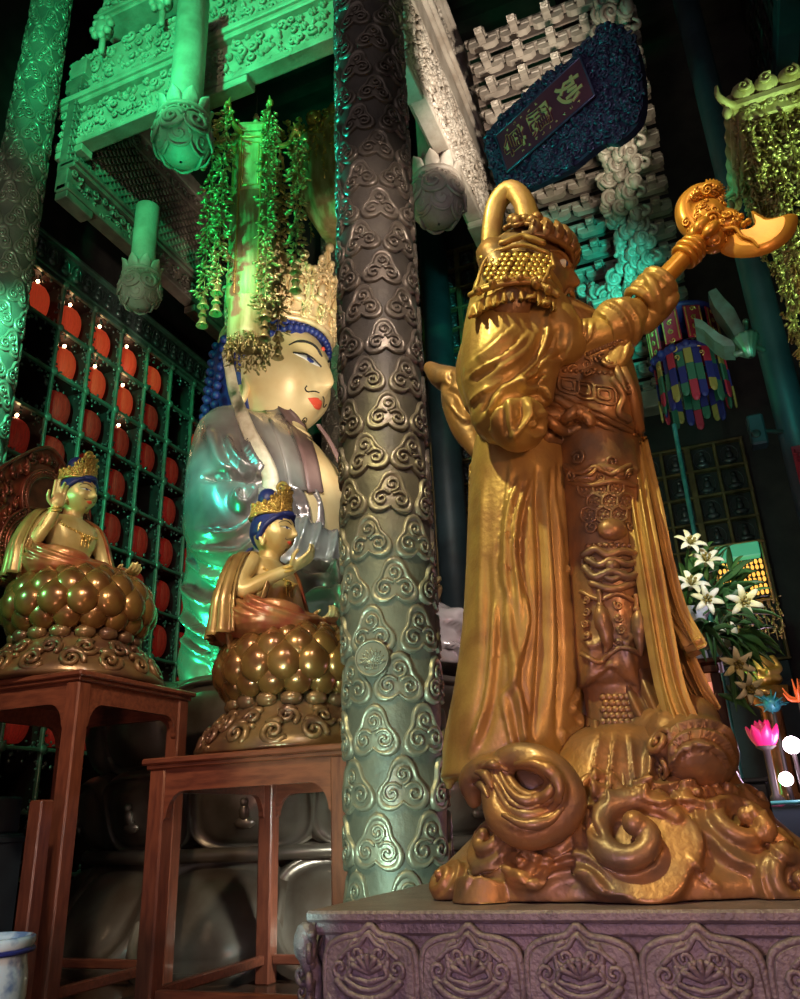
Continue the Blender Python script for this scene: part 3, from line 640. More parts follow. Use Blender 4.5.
def features(S, T, parent, ink=True, urna=True, open_=1.0, big=False):
    T = np.array(T); s = np.linalg.norm(T[:3, 0]); R = T[:3, :3]; fx = unit(T[:3, 0])
    def on(y, z, lift=.004):
        o = tf(np.array([[2., y, z]]), T)[0]; h = S.cast(o, -fx)
        p = h[0] if h else tf(np.array([[.4, y, z]]), T)[0]
        return p+fx*lift*s
    def patch(up, lo, lift, nm, mt, n=14, k=5):
        a = np.array(cat(up, n)); b = np.array(cat(lo, n)); g = MB()
        G = np.array([[on(*(a[i]*(1-t)+b[i]*t), lift*(.3+.7*math.sin(PI*(j/(k-1)))) if 0 < j < k-1 else lift*.3) for i in range(n)] for j, t in enumerate(np.linspace(0, 1, k))])
        B = G-fx*.02*s; n0 = len(G)
        L = np.concatenate([G, B[::-1]]); grid(g, L, True, False); return g.build(nm, M[mt], parent)
    for sd in (-1, 1):
        br = MB(); P = np.array([on(sd*y, z, .003) for y, z in cat([(.045, .125), (.10, .165), (.17, .18), (.24, .155), (.29, .105)], 16)])
        tube(br, P, s*np.array([.006]+[.010]*10+[.008, .007, .006, .005, .004])*(1.0), 6); br.build('eyebrow', M['brow'], parent)
        o = open_
        up = [(sd*.065, .028), (sd*.11, .05+.016*o), (sd*.17, .062+.018*o), (sd*.23, .05+.008*o), (sd*.275, .045)]; lo = [(sd*.065, .026), (sd*.11, .022), (sd*.17, .020), (sd*.23, .03), (sd*.275, .042)]
        patch(up, lo, .006, 'eye', 'white')
        patch([(sd*.125, .045+.012*o), (sd*.155, .058+.018*o), (sd*.185, .05+.014*o)], [(sd*.125, .03), (sd*.155, .018), (sd*.185, .03)], .011, 'iris', 'iris', 8, 4)
        ld = MB(); tube(ld, np.array([on(y, z, .008) for y, z in cat(up, 16)]), s*.007, 6); ld.build('upper_lid_line', M['brow'], parent)
    patch([(-.092, -.230), (-.055, -.212), (-.018, -.203), (0, -.209), (.018, -.203), (.055, -.212), (.092, -.230)], [(-.092, -.232), (-.055, -.254), (-.02, -.268), (0, -.270), (.02, -.268), (.055, -.254), (.092, -.232)], .003, 'lips', 'lip', 22, 6)
    if ink:
        g = MB()
        for sd in (-1, 1): tube(g, np.array([on(sd*y, z, .004) for y, z in cat([(.03, -.165), (.075, -.172), (.12, -.195), (.15, -.185), (.15, -.165)], 14)]), s*.005, 5)
        q = spiral2(.03, 1.2, 12); tube(g, np.array([on(.0+a, -.36+b, .004) for a, b in q]), s*.004, 5)
        g.build('ink_beard_lines', M['brow'], parent)
    if urna:
        g = MB(); p = on(0, .215, .004); ell(g, p, s*.018, None, 8, 10); g.build('urna', M['lip'], parent)
def hand(mb, w, d, nrm, L, curl=.35, side=1, spread=.06, fingers=(1, 1, 1, 1)):
    """open hand: w wrist, d finger direction, nrm palm side, thumb on side*(d x nrm)"""
    w = np.array(w, float); d = unit(d); nrm = np.array(nrm, float); nrm = unit(nrm-d*(nrm@d)); a = np.cross(d, nrm)*side
    R = np.stack([d, a, nrm], 1); ell(mb, w+d*.24*L, (.29*L, .21*L, .10*L), R, 10, 14)
    for i, (off, ln) in enumerate(((.155, .44), (.052, .50), (-.052, .46), (-.155, .36))):
        c = curl*fingers[i]; p = w+d*.44*L+a*off*L; f = unit(d+a*off*spread*6); th = c*.4; pts = [p-d*.1*L, p]
        for k, sg in enumerate((.45, .32, .23)):
            pts.append(pts[-1]+(f*math.cos(th)+nrm*math.sin(th))*ln*L*sg); th += c*(1.0, .8)[k > 0]
        tube(mb, cat(pts, 12), np.linspace(.060, .042, 12)*L, 8)
    p = w+d*.10*L+a*.13*L; pts = [p, p+(d*.4+a*.6)*.2*L+nrm*.04*L, p+(d*.85+a*.75)*.25*L+nrm*.12*L, p+(d*1.3+a*.7)*.27*L+nrm*.17*L]
    tube(mb, cat(pts, 12), np.linspace(.072, .048, 12)*L, 8)
def petal_mesh(w, h, d):
    """plump lotus petal standing up, tip slightly drawn to a point and turned out; outward is +x"""
    mb = MB(); th = np.linspace(1e-3, PI-1e-3, 13); ph = np.linspace(0, 2*PI, 18, endpoint=False); t, p = np.meshgrid(th, ph, indexing='ij')
    x = np.sin(t)*np.cos(p); y = np.sin(t)*np.sin(p); z = -np.cos(t); up = np.clip(z, 0, 1)
    y = y*(1-.30*up**2); z = z+.16*np.exp(-(y/.16)**2)*up**4; x = np.where(x > 0, x, x*.6)-.25*up**2+.10*up**5
    grid(mb, np.stack([x*d, y*w, z*h], -1)[:, ::-1], False, True); return mb
def lotus_seat(t, c, R, H, mt='bronze', n=16):
    """bulging lotus of four petal rows; every petal a piece of its own"""
    x, y, z = c; core = MB(); lathe(core, [(.02, z), (R*.55, z), (R*.84, z+H*.25), (R*.88, z+H*.55), (R*.66, z+H*.97), (R*.02, z+H*.98)], 40, (x, y, 0)); seat = core.build('lotus_seat', M[mt], t)
    org = ORG[t.name]
    for j, (rr, zz, hh, til) in enumerate(((.66, .84, .20, .45), (.86, .66, .23, .28), (.93, .42, .24, .02), (.83, .19, .20, -.30))):
        w = PI*R*rr/n*1.22; pm = petal_mesh(w, H*hh*1.14, R*.15); me = pm.mesh('petal'); me.materials.append(M[mt])
        for i in range(n):
            a = (i+.5*(j % 2))*2*PI/n; o = bpy.data.objects.new('petal', me); C.objects.link(o); o.parent = seat
            o.matrix_local = Matrix.Translation(Vector((x+R*rr*math.cos(a), y+R*rr*math.sin(a), z+H*zz))-Vector(org)) @ Matrix.Rotation(a, 4, 'Z') @ Matrix.Rotation(-til, 4, 'Y')
    return seat
def cloud_base(t, c, R, H, mt='bronze2'):
    x, y, z = c; b = MB(); lathe(b, [(.02, z), (R*1.22, z), (R*1.24, z+H*.08), (R*1.1, z+H*.3), (R*.9, z+H*.62), (R*.74, z+H*.85), (R*.70, z+H), (.02, z+H)], 48, (x, y, 0))
    for row, (rr, zz, n, s, tilt) in enumerate(((1.16, .29, 15, .16, .5), (1.0, .55, 14, .14, .8))):
        for i in range(n):
            a = (i+.5*row)*2*PI/n; ax = unit(A3(math.cos(a), math.sin(a), tilt)); U = A3(-math.sin(a), math.cos(a), 0); V = np.cross(ax, U); cc = A3(x+R*rr*math.cos(a), y+R*rr*math.sin(a), z+H*zz)
            swirl(b, cc-ax*.02, U, V, ax, R*s, 2.2+i*.3, 1 if i % 2 else -1, 1.5, .26, 6, 18)
            ell(b, cc+V*R*s*.9-ax*.02, (R*.12, R*.07, R*.05), np.stack([U, V, ax], 1), 5, 8)
    for i in range(16):
        a = (i+.25)*2*PI/16; ell(b, (x+R*.80*math.cos(a), y+R*.80*math.sin(a), z+H*.86), (R*.10, R*.145, H*.13), np.stack([unit(A3(math.cos(a), math.sin(a), .7)), A3(-math.sin(a), math.cos(a), 0), unit(A3(-.7*math.cos(a), -.7*math.sin(a), 1))], 1), 7, 10)
    return b.build('cloud_base', M[mt], t)

def bodhisattva(label, c, z0, R, k, kind):
    """seated statue facing +X on a lotus over clouds; k scales the figure"""
    t = thing('bodhisattva_statue', label, 'statue', (c[0], c[1], z0)); x, y = c
    cloud_base(t, (x, y, z0), R, .53*R/.72); zl = z0+.50*R/.72; H = .65*R/.72; seat = lotus_seat(t, (x, y, zl), R, H)
    zt = zl+H*.90; T = frame((x-(.25 if kind == 1 else .28), y, zt), (1, 0, 0), (0, 1, 0), (0, 0, 1), k)
    def put(mb): mb.V = [tf(v, T) for v in mb.V]; return mb
    # --- one body: torso, neck, head, arms and hands
    b = MB(); loft(b, [(0, 0, .10, .20, .27), (0, 0, .28, .165, .225), (.02, 0, .48, .195, .275, 2.3), (.01, 0, .62, .18, .31, 2.4), (-.01, 0, .71, .14, .29, 2.3), (-.01, 0, .76, .09, .12)], 36, None, True, 22)
    capsule(b, (-.01, 0, .70), (.02, 0, .90), .105, .10); ell(b, (.09, .10, .55), (.12, .12, .10)); ell(b, (.09, -.10, .55), (.12, .12, .10))
    HT = frame((.045, 0, 1.015), (math.cos(.06), 0, -math.sin(.06)), (0, 1, 0), (math.sin(.06), 0, math.cos(.06)), .46); hs = head(b, HT, .8, 1.03)
    if kind == 1:
        chain(b, [(0, -.30, .67), (.0, -.44, .50), (.05, -.50, .36), (.14, -.46, .52), (.20, -.42, .70)], [.095, .085, .075, .062, .048]); hand(b, (.20, -.42, .69), (.02, .06, 1), (.8, -.5, 0), .34, .40, -1, .05, (.2, .2, 1.5, 1.2))
        chain(b, [(0, .30, .67), (.02, .46, .48), (.08, .48, .28), (.34, .36, .16), (.54, .24, .115)], [.095, .085, .075, .062, .048]); hand(b, (.52, .25, .12), (1, -.32, -.10), (0, .1, 1), .34, .55, 1)
    else:
        chain(b, [(0, -.30, .67), (.0, -.44, .50), (.05, -.49, .36), (.20, -.36, .47), (.36, -.21, .58)], [.095, .085, .075, .062, .048]); hand(b, (.35, -.22, .57), (.82, .25, .50), (-.6, .1, .8), .33, .50, 1)
        chain(b, [(0, .30, .67), (.02, .46, .48), (.08, .48, .30), (.26, .30, .20), (.42, .14, .17)], [.095, .085, .075, .062, .048]); hand(b, (.40, .15, .17), (1, -.30, .0), (0, .1, 1), .34, .9, 1)
    sol = remesh(put(b), .0105*k, 1); body = sol.mb().build('body', M['skin2'], t)
    TT = T@HT; hs = Solid(tf(hs.V, T), hs.Fq); features(sol, TT, body, True, False, .2)
    # bracelets and necklace
    j = MB(); 
    for q in np.linspace(0, 1, 20): an = PI*(.15+.7*q)-PI/2; ell(j, (.19*math.cos(an)+.03, .30*math.sin(an), .66-.13*math.cos(an)), .016, None, 5, 7)
    for dy in (-.05, 0, .05): ell(j, (.225, dy, .50-.03*(dy == 0)), .024, None, 6, 8); tube(j, [(.22, dy, .50), (.22, dy, .40)], .008, 5)
    put(j).build('necklace', M['gold'], t); j = MB()
    wr = (.19, -.425, .66) if kind == 1 else (.33, -.24, .55)
    for r_ in (.058, .062): tube(j, [np.array(wr)+A3(r_*math.cos(q), r_*math.sin(q)*.9, (.0 if r_ == .058 else .035)+.02*math.sin(q)) for q in np.linspace(0, 2*PI, 17)[:-1]], .012, 6, True)
    put(j).build('bracelet', M['gold'], t)
    # --- robe: crossed legs, skirt and sash
    r = MB(); ell(r, (.10, 0, .05), (.50, .62, .15)); chain(r, [(-.05, -.28, .14), (.16, -.50, .13), (.40, -.34, .10), (.48, .05, .08)], [.17, .165, .13, .09]); chain(r, [(-.05, .28, .14), (.16, .50, .13), (.40, .34, .10), (.46, -.05, .09)], [.17, .165, .13, .09])
    loft(r, [(-.02, 0, .02, .26, .34), (-.01, 0, .20, .215, .29), (0, 0, .33, .185, .25)], 32, lambda a, tt: 1+.03*np.sin(a*9), True, 12)
    for q in range(5): tube(r, cat([(.17, -.26+.05*q, .30-.03*q), (.24, -.05+.04*q, .25-.035*q), (.20, .22, .22-.02*q)], 14), .022, 6)
    rs_ = remesh(put(r), .012*k, 2)
    rs_.disp(lambda V, N: k*.021*np.sin(((V[:, 0]-x)*.9+(V[:, 2]-zt)*1.7+.25*np.abs(V[:, 1]-y))/k*52)*np.clip(N[:, 2]+.4, 0, 1)); rs_.mb().build('robe', M['redrobe'], t)
    # --- shawl over shoulders and down the back, pleated
    def drape(a0, a1, n, top, bot, grow, mt, nm, lean=0.0, zb=-.02):
        cur = []
        for q in np.linspace(0, 1, n):
            a = a0+(a1-a0)*q; pl = 1+.05*(-1)**int(round(q*(n-1))); pts = []
            for z_, rx, ry in ((.775, .10, .17), (.745, .16, .30), (.70, .20, .42), (.60, .225, .50), (.46, .245, .57), (.28, .27*grow, .60*grow), (.10, .30*grow, .61*grow), (zb, .33*grow, .62*grow)):
                if z_ > top or z_ < bot: continue
                pts.append((-.03+rx*pl*math.cos(a)+lean*(.75-z_), ry*pl*math.sin(a), z_))
            cur.append(pts)
        s_ = MB(); sheet(s_, [[tuple(tf(np.array([p]), T)[0]) for p in cv] for cv in cur], 24, 3, .022*k); s_.build(nm, M[mt], t)
    drape(math.radians(88), math.radians(290), 21, .8, -.1, 1.05, 'goldrobe' if kind == 2 else 'goldrobe', 'shawl')
    drape(math.radians(50), math.radians(90), 6, .8, -.1, 1.05, 'redrobe', 'shawl_front')
    s_ = MB(); el = (.05, -.50, .36) if kind == 1 else (.03, -.48, .38); wv = (.17, -.43, .60) if kind == 1 else (.24, -.32, .48)
    for i in range(3):
        f = i/2; a_ = np.array(el)*(1-f)+np.array(wv)*f; tube(s_, cat([a_+A3(0, -.05, 0), a_+A3(-.04, -.07, -.16), a_+A3(-.06-.03*i, -.06, -.34), a_+A3(-.05-.04*i, -.03, -.50-.08*f)], 16), np.linspace(.03, .055, 16), 8, False, .45, (1, 0, 0))
    put(s_).build('hanging_sleeve', M['goldrobe'], t)
    # --- hair, topknot, crown
    h = MB(); HB = lambda v: tf(np.atleast_2d(np.array(v, float)), HT)
    th = np.linspace(1e-3, PI-1e-3, 30); ph = np.linspace(0, 2*PI, 40, endpoint=False); tt, pp = np.meshgrid(th, ph, indexing='ij')
    G = np.stack([np.sin(tt)*np.cos(pp)*.47-.035, np.sin(tt)*np.sin(pp)*.40, -np.cos(tt)*.50+.06], -1)
    cut = (G[..., 0] > .10) & (G[..., 2] < .26-.35*np.abs(G[..., 1]))    # face opening
    G[cut] = G[cut]*np.array([.72, .80, .95]); low = G[..., 2] < -.12; G[..., 0][low] -= .05; G[low] *= np.array([.9, .86, .9])
    g = MB(); grid(g, G[:, ::-1], False, True); h.add(tf(g.V[0], HT), g.F[0])
    for sd in (-1, 1):
        tube(h, tf(cat([(.30, sd*.16, .33), (.22, sd*.30, .24), (.10, sd*.375, .12), (.0, sd*.39, -.0), (-.12, sd*.36, -.18)], 16), HT), .028, 8)
        for dq in (0, .05, .10): tube(h, cat([(-.10+dq*.3, sd*.17, .84), (-.13+dq, sd*(.26+dq), .72), (-.12+dq, sd*(.33+dq), .62), (-.10+dq*1.4, sd*(.36+dq), .50-dq)], 14), .017, 6)
    tube(h, tf(cat([(.30, -.16, .335), (.375, -.06, .355), (.375, .06, .355), (.30, .16, .335)], 14), HT), .03, 8)
    put(h); hr = h.build('hair', M['hair'], t)
    kb = MB(); ell(kb, (-.02, 0, 1.37), (.095, .10, .105)); ell(kb, (-.02, 0, 1.27), (.075, .085, .07)); put(kb).build('topknot', M['hair'], hr)
    cr = MB(); rs2 = np.random.RandomState(5)
    for i in range(13):
        a = math.radians(-115+i*230/12); ca, sa = math.cos(a), math.sin(a); hh = .085+.17*max(0, math.cos(a))**2; U = A3(-sa, ca, 0); ax = A3(ca, sa, .15); o = A3(.005+.185*ca, .165*sa, 1.18)
        ell(cr, o+A3(0, 0, hh*.45)-ax*.01, (.018, .04, hh*.55), np.stack([ax, U, A3(0, 0, 1)], 1), 6, 8)
        for q in range(4): swirl(cr, o+A3(0, 0, hh*(.1+.24*q))+U*rs2.uniform(-.02, .02)+ax*.01, U, A3(0, 0, 1), ax, .036, rs2.uniform(0, 6), rs2.choice([-1, 1]), 1.2, .24, 5, 10)
        ell(cr, o+A3(0, 0, hh)+ax*.015, .022, None, 5, 7)
    tube(cr, [(.005+.19*math.cos(a), .17*math.sin(a), 1.175) for a in np.linspace(0, 2*PI, 33)[:-1]], .018, 6, True)
    ell(cr, (.17, 0, 1.43), (.03, .05, .05)); swirl(cr, (.12, 0, 1.46), (1, 0, 0), (0, 0, 1), (0, -1, 0), .06, 0, 1, 1.3, .26, 6, 14)
    put(cr).build('crown', M['gold'], t)
    return t, T
def tall_table(name, label, x0, x1, y0, y1, h, lw=.15):
    t = thing(name, label, 'table', ((x0+x1)/2, (y0+y1)/2, 0), 'reddish wooden tables carrying the small statues')
    b = MB(); box(b, ((x0+x1)/2, (y0+y1)/2, h-.035), (x1-x0+.10, y1-y0+.10, .05), .012); box(b, ((x0+x1)/2, (y0+y1)/2, h-.075), (x1-x0+.04, y1-y0+.04, .04), .01); b.build('tabletop', M['redwoodh'], t)
    for x in (x0+lw/2, x1-lw/2):
        for y in (y0+lw/2, y1-lw/2):
            l = MB(); box(l, (x, y, (h-.09)/2), (lw, lw, h-.09), .014); l.build('leg', M['redwood'], t)
    za = h-.095; dp = .17
    def apron(p, q, nrm):   # flat board with rounded brackets running down the legs
        p, q = np.array(p), np.array(q); L = np.linalg.norm(q-p); u = (q-p)/L
        o = [(0, 0), (L, 0), (L, -.38)]+[(L-.02-.16*(1-math.cos(s)), -.38+(.38-dp)*math.sin(s)) for s in np.linspace(.1, PI/2, 8)]
        o += [(.02+.16*(1-math.cos(s)), -.38+(.38-dp)*math.sin(s)) for s in np.linspace(PI/2, .1, 8)]+[(0, -.38)]
        b = MB(); prism(b, [p+u*a+A3(0, 0, za+c) for a, c in o], nrm, .05); b.build('apron', M['redwoodh'], t)
    apron((x0+lw, y0+.02, 0), (x1-lw, y0+.02, 0), (0, 1, 0)); apron((x1-lw, y1-.02, 0), (x0+lw, y1-.02, 0), (0, -1, 0))
    apron((x1-.02, y0+lw, 0), (x1-.02, y1-lw, 0), (-1, 0, 0)); apron((x0+.02, y1-lw, 0), (x0+.02, y0+lw, 0), (1, 0, 0))
    for a, c in (((x0+x1)/2, y0+lw/2), ((x0+x1)/2, y1-lw/2)):
        b = MB(); box(b, (a, c, .20), (x1-x0-2*lw, .06, .08), .01); b.build('stretcher', M['redwoodh'], t)
    for a, c in ((x0+lw/2, (y0+y1)/2), (x1-lw/2, (y0+y1)/2)):
        b = MB(); box(b, (a, c, .20), (.06, y1-y0-2*lw, .08), .01); b.build('stretcher', M['redwoodh'], t)
    return t
tall_table('tall_table', 'taller reddish wooden table on the left, bearing the statue with a flaming halo', -6.65, -5.1, 5.34, 6.87, 2.63)
tall_table('tall_table', 'lower reddish wooden table in front of the giant, bearing the statue with a raised palm', -4.43, -2.66, 5.5, 7.3, 1.87)
s1, T1 = bodhisattva('golden seated statue with blue topknot raising a hand by its cheek, flaming halo behind', (-5.9, 6.08), 2.63, .70, 1.0, 1)
s2, T2 = bodhisattva('golden seated statue holding an open palm before its chin, on the lower table', (-3.61, 6.36), 1.87, .67, 1.06, 2)
# halo of the first statue: leaf-shaped flame board, body ring and head ring
def put1(mb): mb.V = [tf(v, T1) for v in mb.V]; return mb
o = cat([(-.44, 0), (-.66, .25), (-.78, .65), (-.66, 1.10), (-.36, 1.44), (0, 1.68), (.36, 1.44), (.66, 1.10), (.78, .65), (.66, .25), (.44, 0)], 60)
b = MB(); prism(b, [(-.50, p, q) for p, q in o[::-1]], (1, 0, 0), .05); rs = np.random.RandomState(9)
for i in range(230):
    p = rs.uniform(-.72, .72); q = rs.uniform(.05, 1.62); w_ = .78*max(0, 1-abs((q-.65)/1.05)**2.2)
    if abs(p) > w_-.03: continue
    if rs.rand() < .5: tube(b, cat([(-.445, p, q-.05), (-.43, p*1.02+rs.uniform(-.03, .03), q), (-.44, p*1.03, q+.07)], 7), np.array([.014, .026, .03, .028, .02, .012, .006]), 5)
    else: swirl(b, (-.445, p, q), (0, 1, 0), (0, 0, 1), (1, 0, 0), .055, rs.uniform(0, 6), rs.choice([-1, 1]), 1.2, .22, 5, 10)
tube(b, [(-.44, p, q) for p, q in o], .022, 6); hb = put1(b).build('flame_halo', M['halo'], s1)
for nm, cz, ry, rz_ in (('body_halo', .42, .52, .50), ('head_halo', 1.02, .33, .36)):
    b = MB(); n = 40; an = np.linspace(0, 2*PI, n, endpoint=False); prism(b, [(-.45, ry*math.cos(a), cz+rz_*math.sin(a)) for a in an[::-1]], (1, 0, 0), .05)
    for f in (1.0, .86, .80): tube(b, [(-.395, ry*f*math.cos(a), cz+rz_*f*math.sin(a)) for a in an], .016, 6, True)
    for i in range(60): a = i*2*PI/60; ell(b, (-.395, ry*.93*math.cos(a), cz+rz_*.93*math.sin(a)), .018, None, 4, 6)
    put1(b).build(nm, M['halo'], hb)
# ================================================================== the white-faced giant on its pedestal
B0 = A3(-6.15, 10.3, 0)
gp = thing('lotus_pedestal', 'huge dull bronze lotus pedestal of broad petal tiers under the white-faced giant', 'pedestal', (B0[0]+.5, B0[1], 0))
pc = A3(B0[0]+.5, B0[1], 0)
b = MB(); lathe(b, [(.05, 0), (2.95, 0), (2.9, .1), (2.4, .95), (2.62, 1.02), (2.66, 1.12), (2.3, 1.2), (2.35, 1.5), (2.6, 1.95), (2.3, 2.05), (2.45, 2.6), (2.5, 2.95), (.05, 3.0)], 64, pc); b.build('core', M['pedes'], gp)
def broad_petal(w, h, bul, pw=3.2):
    mb = MB(); rho = np.array([0, .25, .5, .68, .80, .86, .90, .95, 1.0]); th = np.linspace(0, 2*PI, 44, endpoint=False); c, s = np.cos(th), np.sin(th); e = 2/pw
    ox, oz = np.sign(c)*np.abs(c)**e, np.sign(s)*np.abs(s)**e
    X = bul*(1-rho**2.4); X = X+np.where(rho > .82, .085*np.exp(-((rho-.90)/.05)**2), 0)-np.where(np.abs(rho-.80) < .05, .045, 0)
    G = np.stack([np.repeat(X[:, None], 44, 1), rho[:, None]*ox*w, rho[:, None]*oz*h], -1); G[..., 0] -= .10*(G[..., 1]/w)**2*w
    grid(mb, G[:, ::-1], False, True); Bk = G[-1]-A3(.14, 0, 0); grid(mb, np.stack([Bk*A3(1, .9, .9), Bk*A3(1, .9, .9)*.99, Bk, G[-1]])[1:], False, True)
    return mb
for n, R, z, w, h, tilt, ph, fig, bul in ((13, 2.90, .50, .82, .66, .62, .1, False, .20), (13, 2.66, 1.52, .74, .46, -.30, .35, True, .24), (13, 2.62, 2.42, .76, .52, -.25, .1, False, .26)):
    pm = broad_petal(w, h, bul)
    if fig:
        ell(pm, (bul+.02, 0, -.08), (.05, .12, .06), None, 6, 10); ell(pm, (bul+.02, 0, .02), (.05, .06, .09), None, 6, 10); ell(pm, (bul+.02, 0, .13), .045, None, 6, 8)
    me = pm.mesh('petal'); me.materials.append(M['pedes'])
    for i in range(n):
        a = (i+ph)*2*PI/n; o = bpy.data.objects.new('petal', me); C.objects.link(o); o.parent = gp
        o.matrix_local = Matrix.Translation((R*math.cos(a), R*math.sin(a), z)) @ Matrix.Rotation(a, 4, 'Z') @ Matrix.Rotation(-tilt, 4, 'Y')
b = MB(); tube(b, [(pc[0]+2.72*math.cos(a), pc[1]+2.72*math.sin(a), 1.07) for a in np.linspace(0, 2*PI, 65)[:-1]], .075, 8, True); b.build('ledge', M['pedes'], gp)

gs = thing('giant_statue', 'giant seated statue with white-gold face, blue hair and tall crown behind the front column', 'statue', (B0[0], B0[1], 2.95))
GT = lambda p: A3(*p)+B0
HH = 2.28
HTB = frame(B0+A3(-.15, 0, 8.36), (math.cos(.10), 0, -math.sin(.10)), (0, 1, 0), (math.sin(.10), 0, math.cos(.10)), HH)
b = MB(); hsB = head(b, HTB, 1.7, 1.10, .62)
nk = MB(); loft(nk, [(.24, 0, 4.5, .55, .85), (.26, 0, 5.4, .90, 1.20), (.20, 0, 6.3, .90, 1.22), (.06, 0, 6.9, .70, .95), (-.02, 0, 7.25, .52, .60), (-.04, 0, 7.6, .48, .50), (-.06, 0, 8.2, .42, .44)], 56, None, True, 40)
for z_ in (7.12, 7.32): tube(nk, [(-.02+.53*math.cos(a), .56*math.sin(a), z_-.10*math.cos(a)) for a in np.linspace(0, 2*PI, 41)[:-1]], .04, 8, True)
nk.V = [v+B0 for v in nk.V]; chest = Solid(np.concatenate(nk.V), np.concatenate([f for f in nk.F]))
for v, f in zip(nk.V, nk.F): pass
n0 = b.n
for v in nk.V: b.V.append(v)
for f, mm, sm in zip(nk.F, nk.M, nk.sm): b.F.append(f+n0); b.M.append(mm); b.sm.append(sm)
b.n += sum(len(v) for v in nk.V)
bodyB = b.build('body', M['skin'], gs); features(hsB, HTB, bodyB, True, True, .9)
# robe: torso, arms and lap in one mass, folds carved in
r = MB(); loft(r, [(.05, 0, 2.7, 1.10, 1.75), (.05, 0, 4.5, 1.06, 1.70, 2.4), (0, 0, 5.8, 1.0, 1.72, 2.5), (-.05, 0, 6.6, .92, 1.66, 2.4), (-.10, 0, 7.05, .72, 1.42, 2.3), (-.13, 0, 7.32, .5, 1.0), (-.14, 0, 7.48, .32, .6)], 56, None, True, 40)
ell(r, (1.25, 0, 3.25), (2.05, 1.85, .80), None, 20, 40)
for s in (-1, 1):
    chain(r, [(-.02, s*1.32, 6.62), (.14, s*1.56, 5.8), (.40, s*1.60, 4.95), (1.2, s*1.30, 4.5), (2.0, s*.5, 4.3)], [.56, .62, .68, .60, .45], 20); chain(r, [(.7, s*1.40, 3.5), (1.8, s*1.75, 3.45), (2.7, s*1.0, 3.3), (3.0, 0, 3.2)], [.75, .75, .62, .4], 20)
    ell(r, (.9, s*1.55, 4.2), (.75, .5, .85), None, 12, 20)
r.V = [v+B0 for v in r.V]; rb = remesh(r, .034, 8)
L_ = B0
rb.disp(lambda V, N: .05*np.sin((V[:, 2]*1.9+1.3*np.sin(V[:, 0]*1.1)+.8*np.abs(V[:, 1]-L_[1]))*3.2)*np.clip((5.6-V[:, 2])/2, 0, 1)*np.clip(1-np.abs(N[:, 2]), 0, 1))
rb.sculpt([('s', [(222, 436), (230, 458), (245, 473), (260, 480)], 7, 0.190), ('s', [(240, 424), (244, 448), (252, 466), (262, 480)], 6, 0.171), ('s', [(256, 440), (257, 462), (264, 481)], 5, 0.152), ('c', [(203, 477), (222, 476), (246, 478), (262, 481)], 2.5, 0.171),
           ('r', [(208, 425), (214, 446), (222, 466), (240, 478)], 5, 0.114), ('r', [(244, 488), (252, 498), (246, 510), (236, 502), (240, 490)], 4, 0.228), ('s', [(262, 486), (252, 515), (232, 530), (198, 528)], 5, 0.171), ('s', [(262, 500), (258, 530), (238, 548), (190, 545)], 5, 0.190),
           ('s', [(262, 560), (238, 572), (212, 570), (186, 556)], 6, 0.190), ('s', [(240, 592), (220, 604), (200, 598), (184, 582)], 6, 0.228), ('s', [(240, 620), (218, 634), (200, 626), (183, 606)], 6, 0.228), ('s', [(236, 645), (214, 655), (196, 648), (182, 632)], 5, 0.190),
           ('s', [(286, 486), (297, 500), (302, 520), (296, 545)], 5, 0.190), ('s', [(304, 486), (313, 505), (315, 530), (308, 556)], 5, 0.190), ('s', [(322, 484), (329, 505), (331, 540), (325, 565)], 5, 0.190), ('s', [(338, 484), (344, 520), (346, 560)], 4, 0.152),
           ('r', [(276, 640), (282, 600), (300, 574), (325, 566), (345, 580)], 4, 0.266), ('c', [(283, 638), (289, 605), (304, 584), (326, 578), (345, 592)], 4, 0.228), ('r', [(330, 566), (342, 600), (350, 640)], 4, 0.228),
           ('s', [(440, 622), (455, 628), (468, 645), (474, 662)], 5, 0.190), ('s', [(440, 645), (455, 650), (470, 668)], 4, 0.190), ('r', [(446, 612), (462, 622), (472, 640)], 4, 0.152)])
rb.smooth(2, .4); rb.V[:, 2] = np.maximum(rb.V[:, 2], 3.03); rb.mb().build('robe', M['robe'], gs)
hitb = lambda px, py: min([h for h in (rb.hit(px, py), chest.hit(px, py)) if h], key=lambda h: np.linalg.norm(h[0]-CP), default=None)
def laid(curves, lift, mt, nm, parent, nv=4, thick=.05, nu=30, fallback=11.2):
    K = []
    for cv in curves:
        row = []
        for p in cat(cv, 14):
            h = hitb(*p); row.append(h[0]-unit(h[0]-CP)*lift if h else at(p[0], p[1], fallback))
        K.append(row)
    s_ = MB(); sheet(s_, K, nu, nv, thick); return s_.build(nm, M[mt], parent)
laid([[(256, 393), (270, 420), (283, 452), (291, 490)], [(270, 394), (286, 420), (300, 452), (308, 490)]], .05, 'robe', 'lapel_band', gs)
laid([[(268, 394), (287, 418), (301, 452), (309, 492)], [(288, 406), (306, 428), (317, 456), (324, 492)]], .08, 'collar', 'lapel', gs)
laid([[(316, 424), (328, 442), (340, 468), (348, 492)], [(320, 424), (332, 441), (344, 466), (353, 490)]], .06, 'collar', 'far_lapel', gs)
# ribbon from the crown over the shoulder
pts = [at(226, 352, 10.9), at(230, 372, 10.85), at(234, 392, 10.8)]+[hitb(*p)[0]-unit(hitb(*p)[0]-CP)*.08 for p in ((241, 412), (250, 434), (262, 456), (270, 476), (271, 494))]
b = MB(); tube(b, cat(pts, 40), np.linspace(.075, .125, 40), 10, False, .4, CFW); b.build('ribbon', M['cream'], gs)
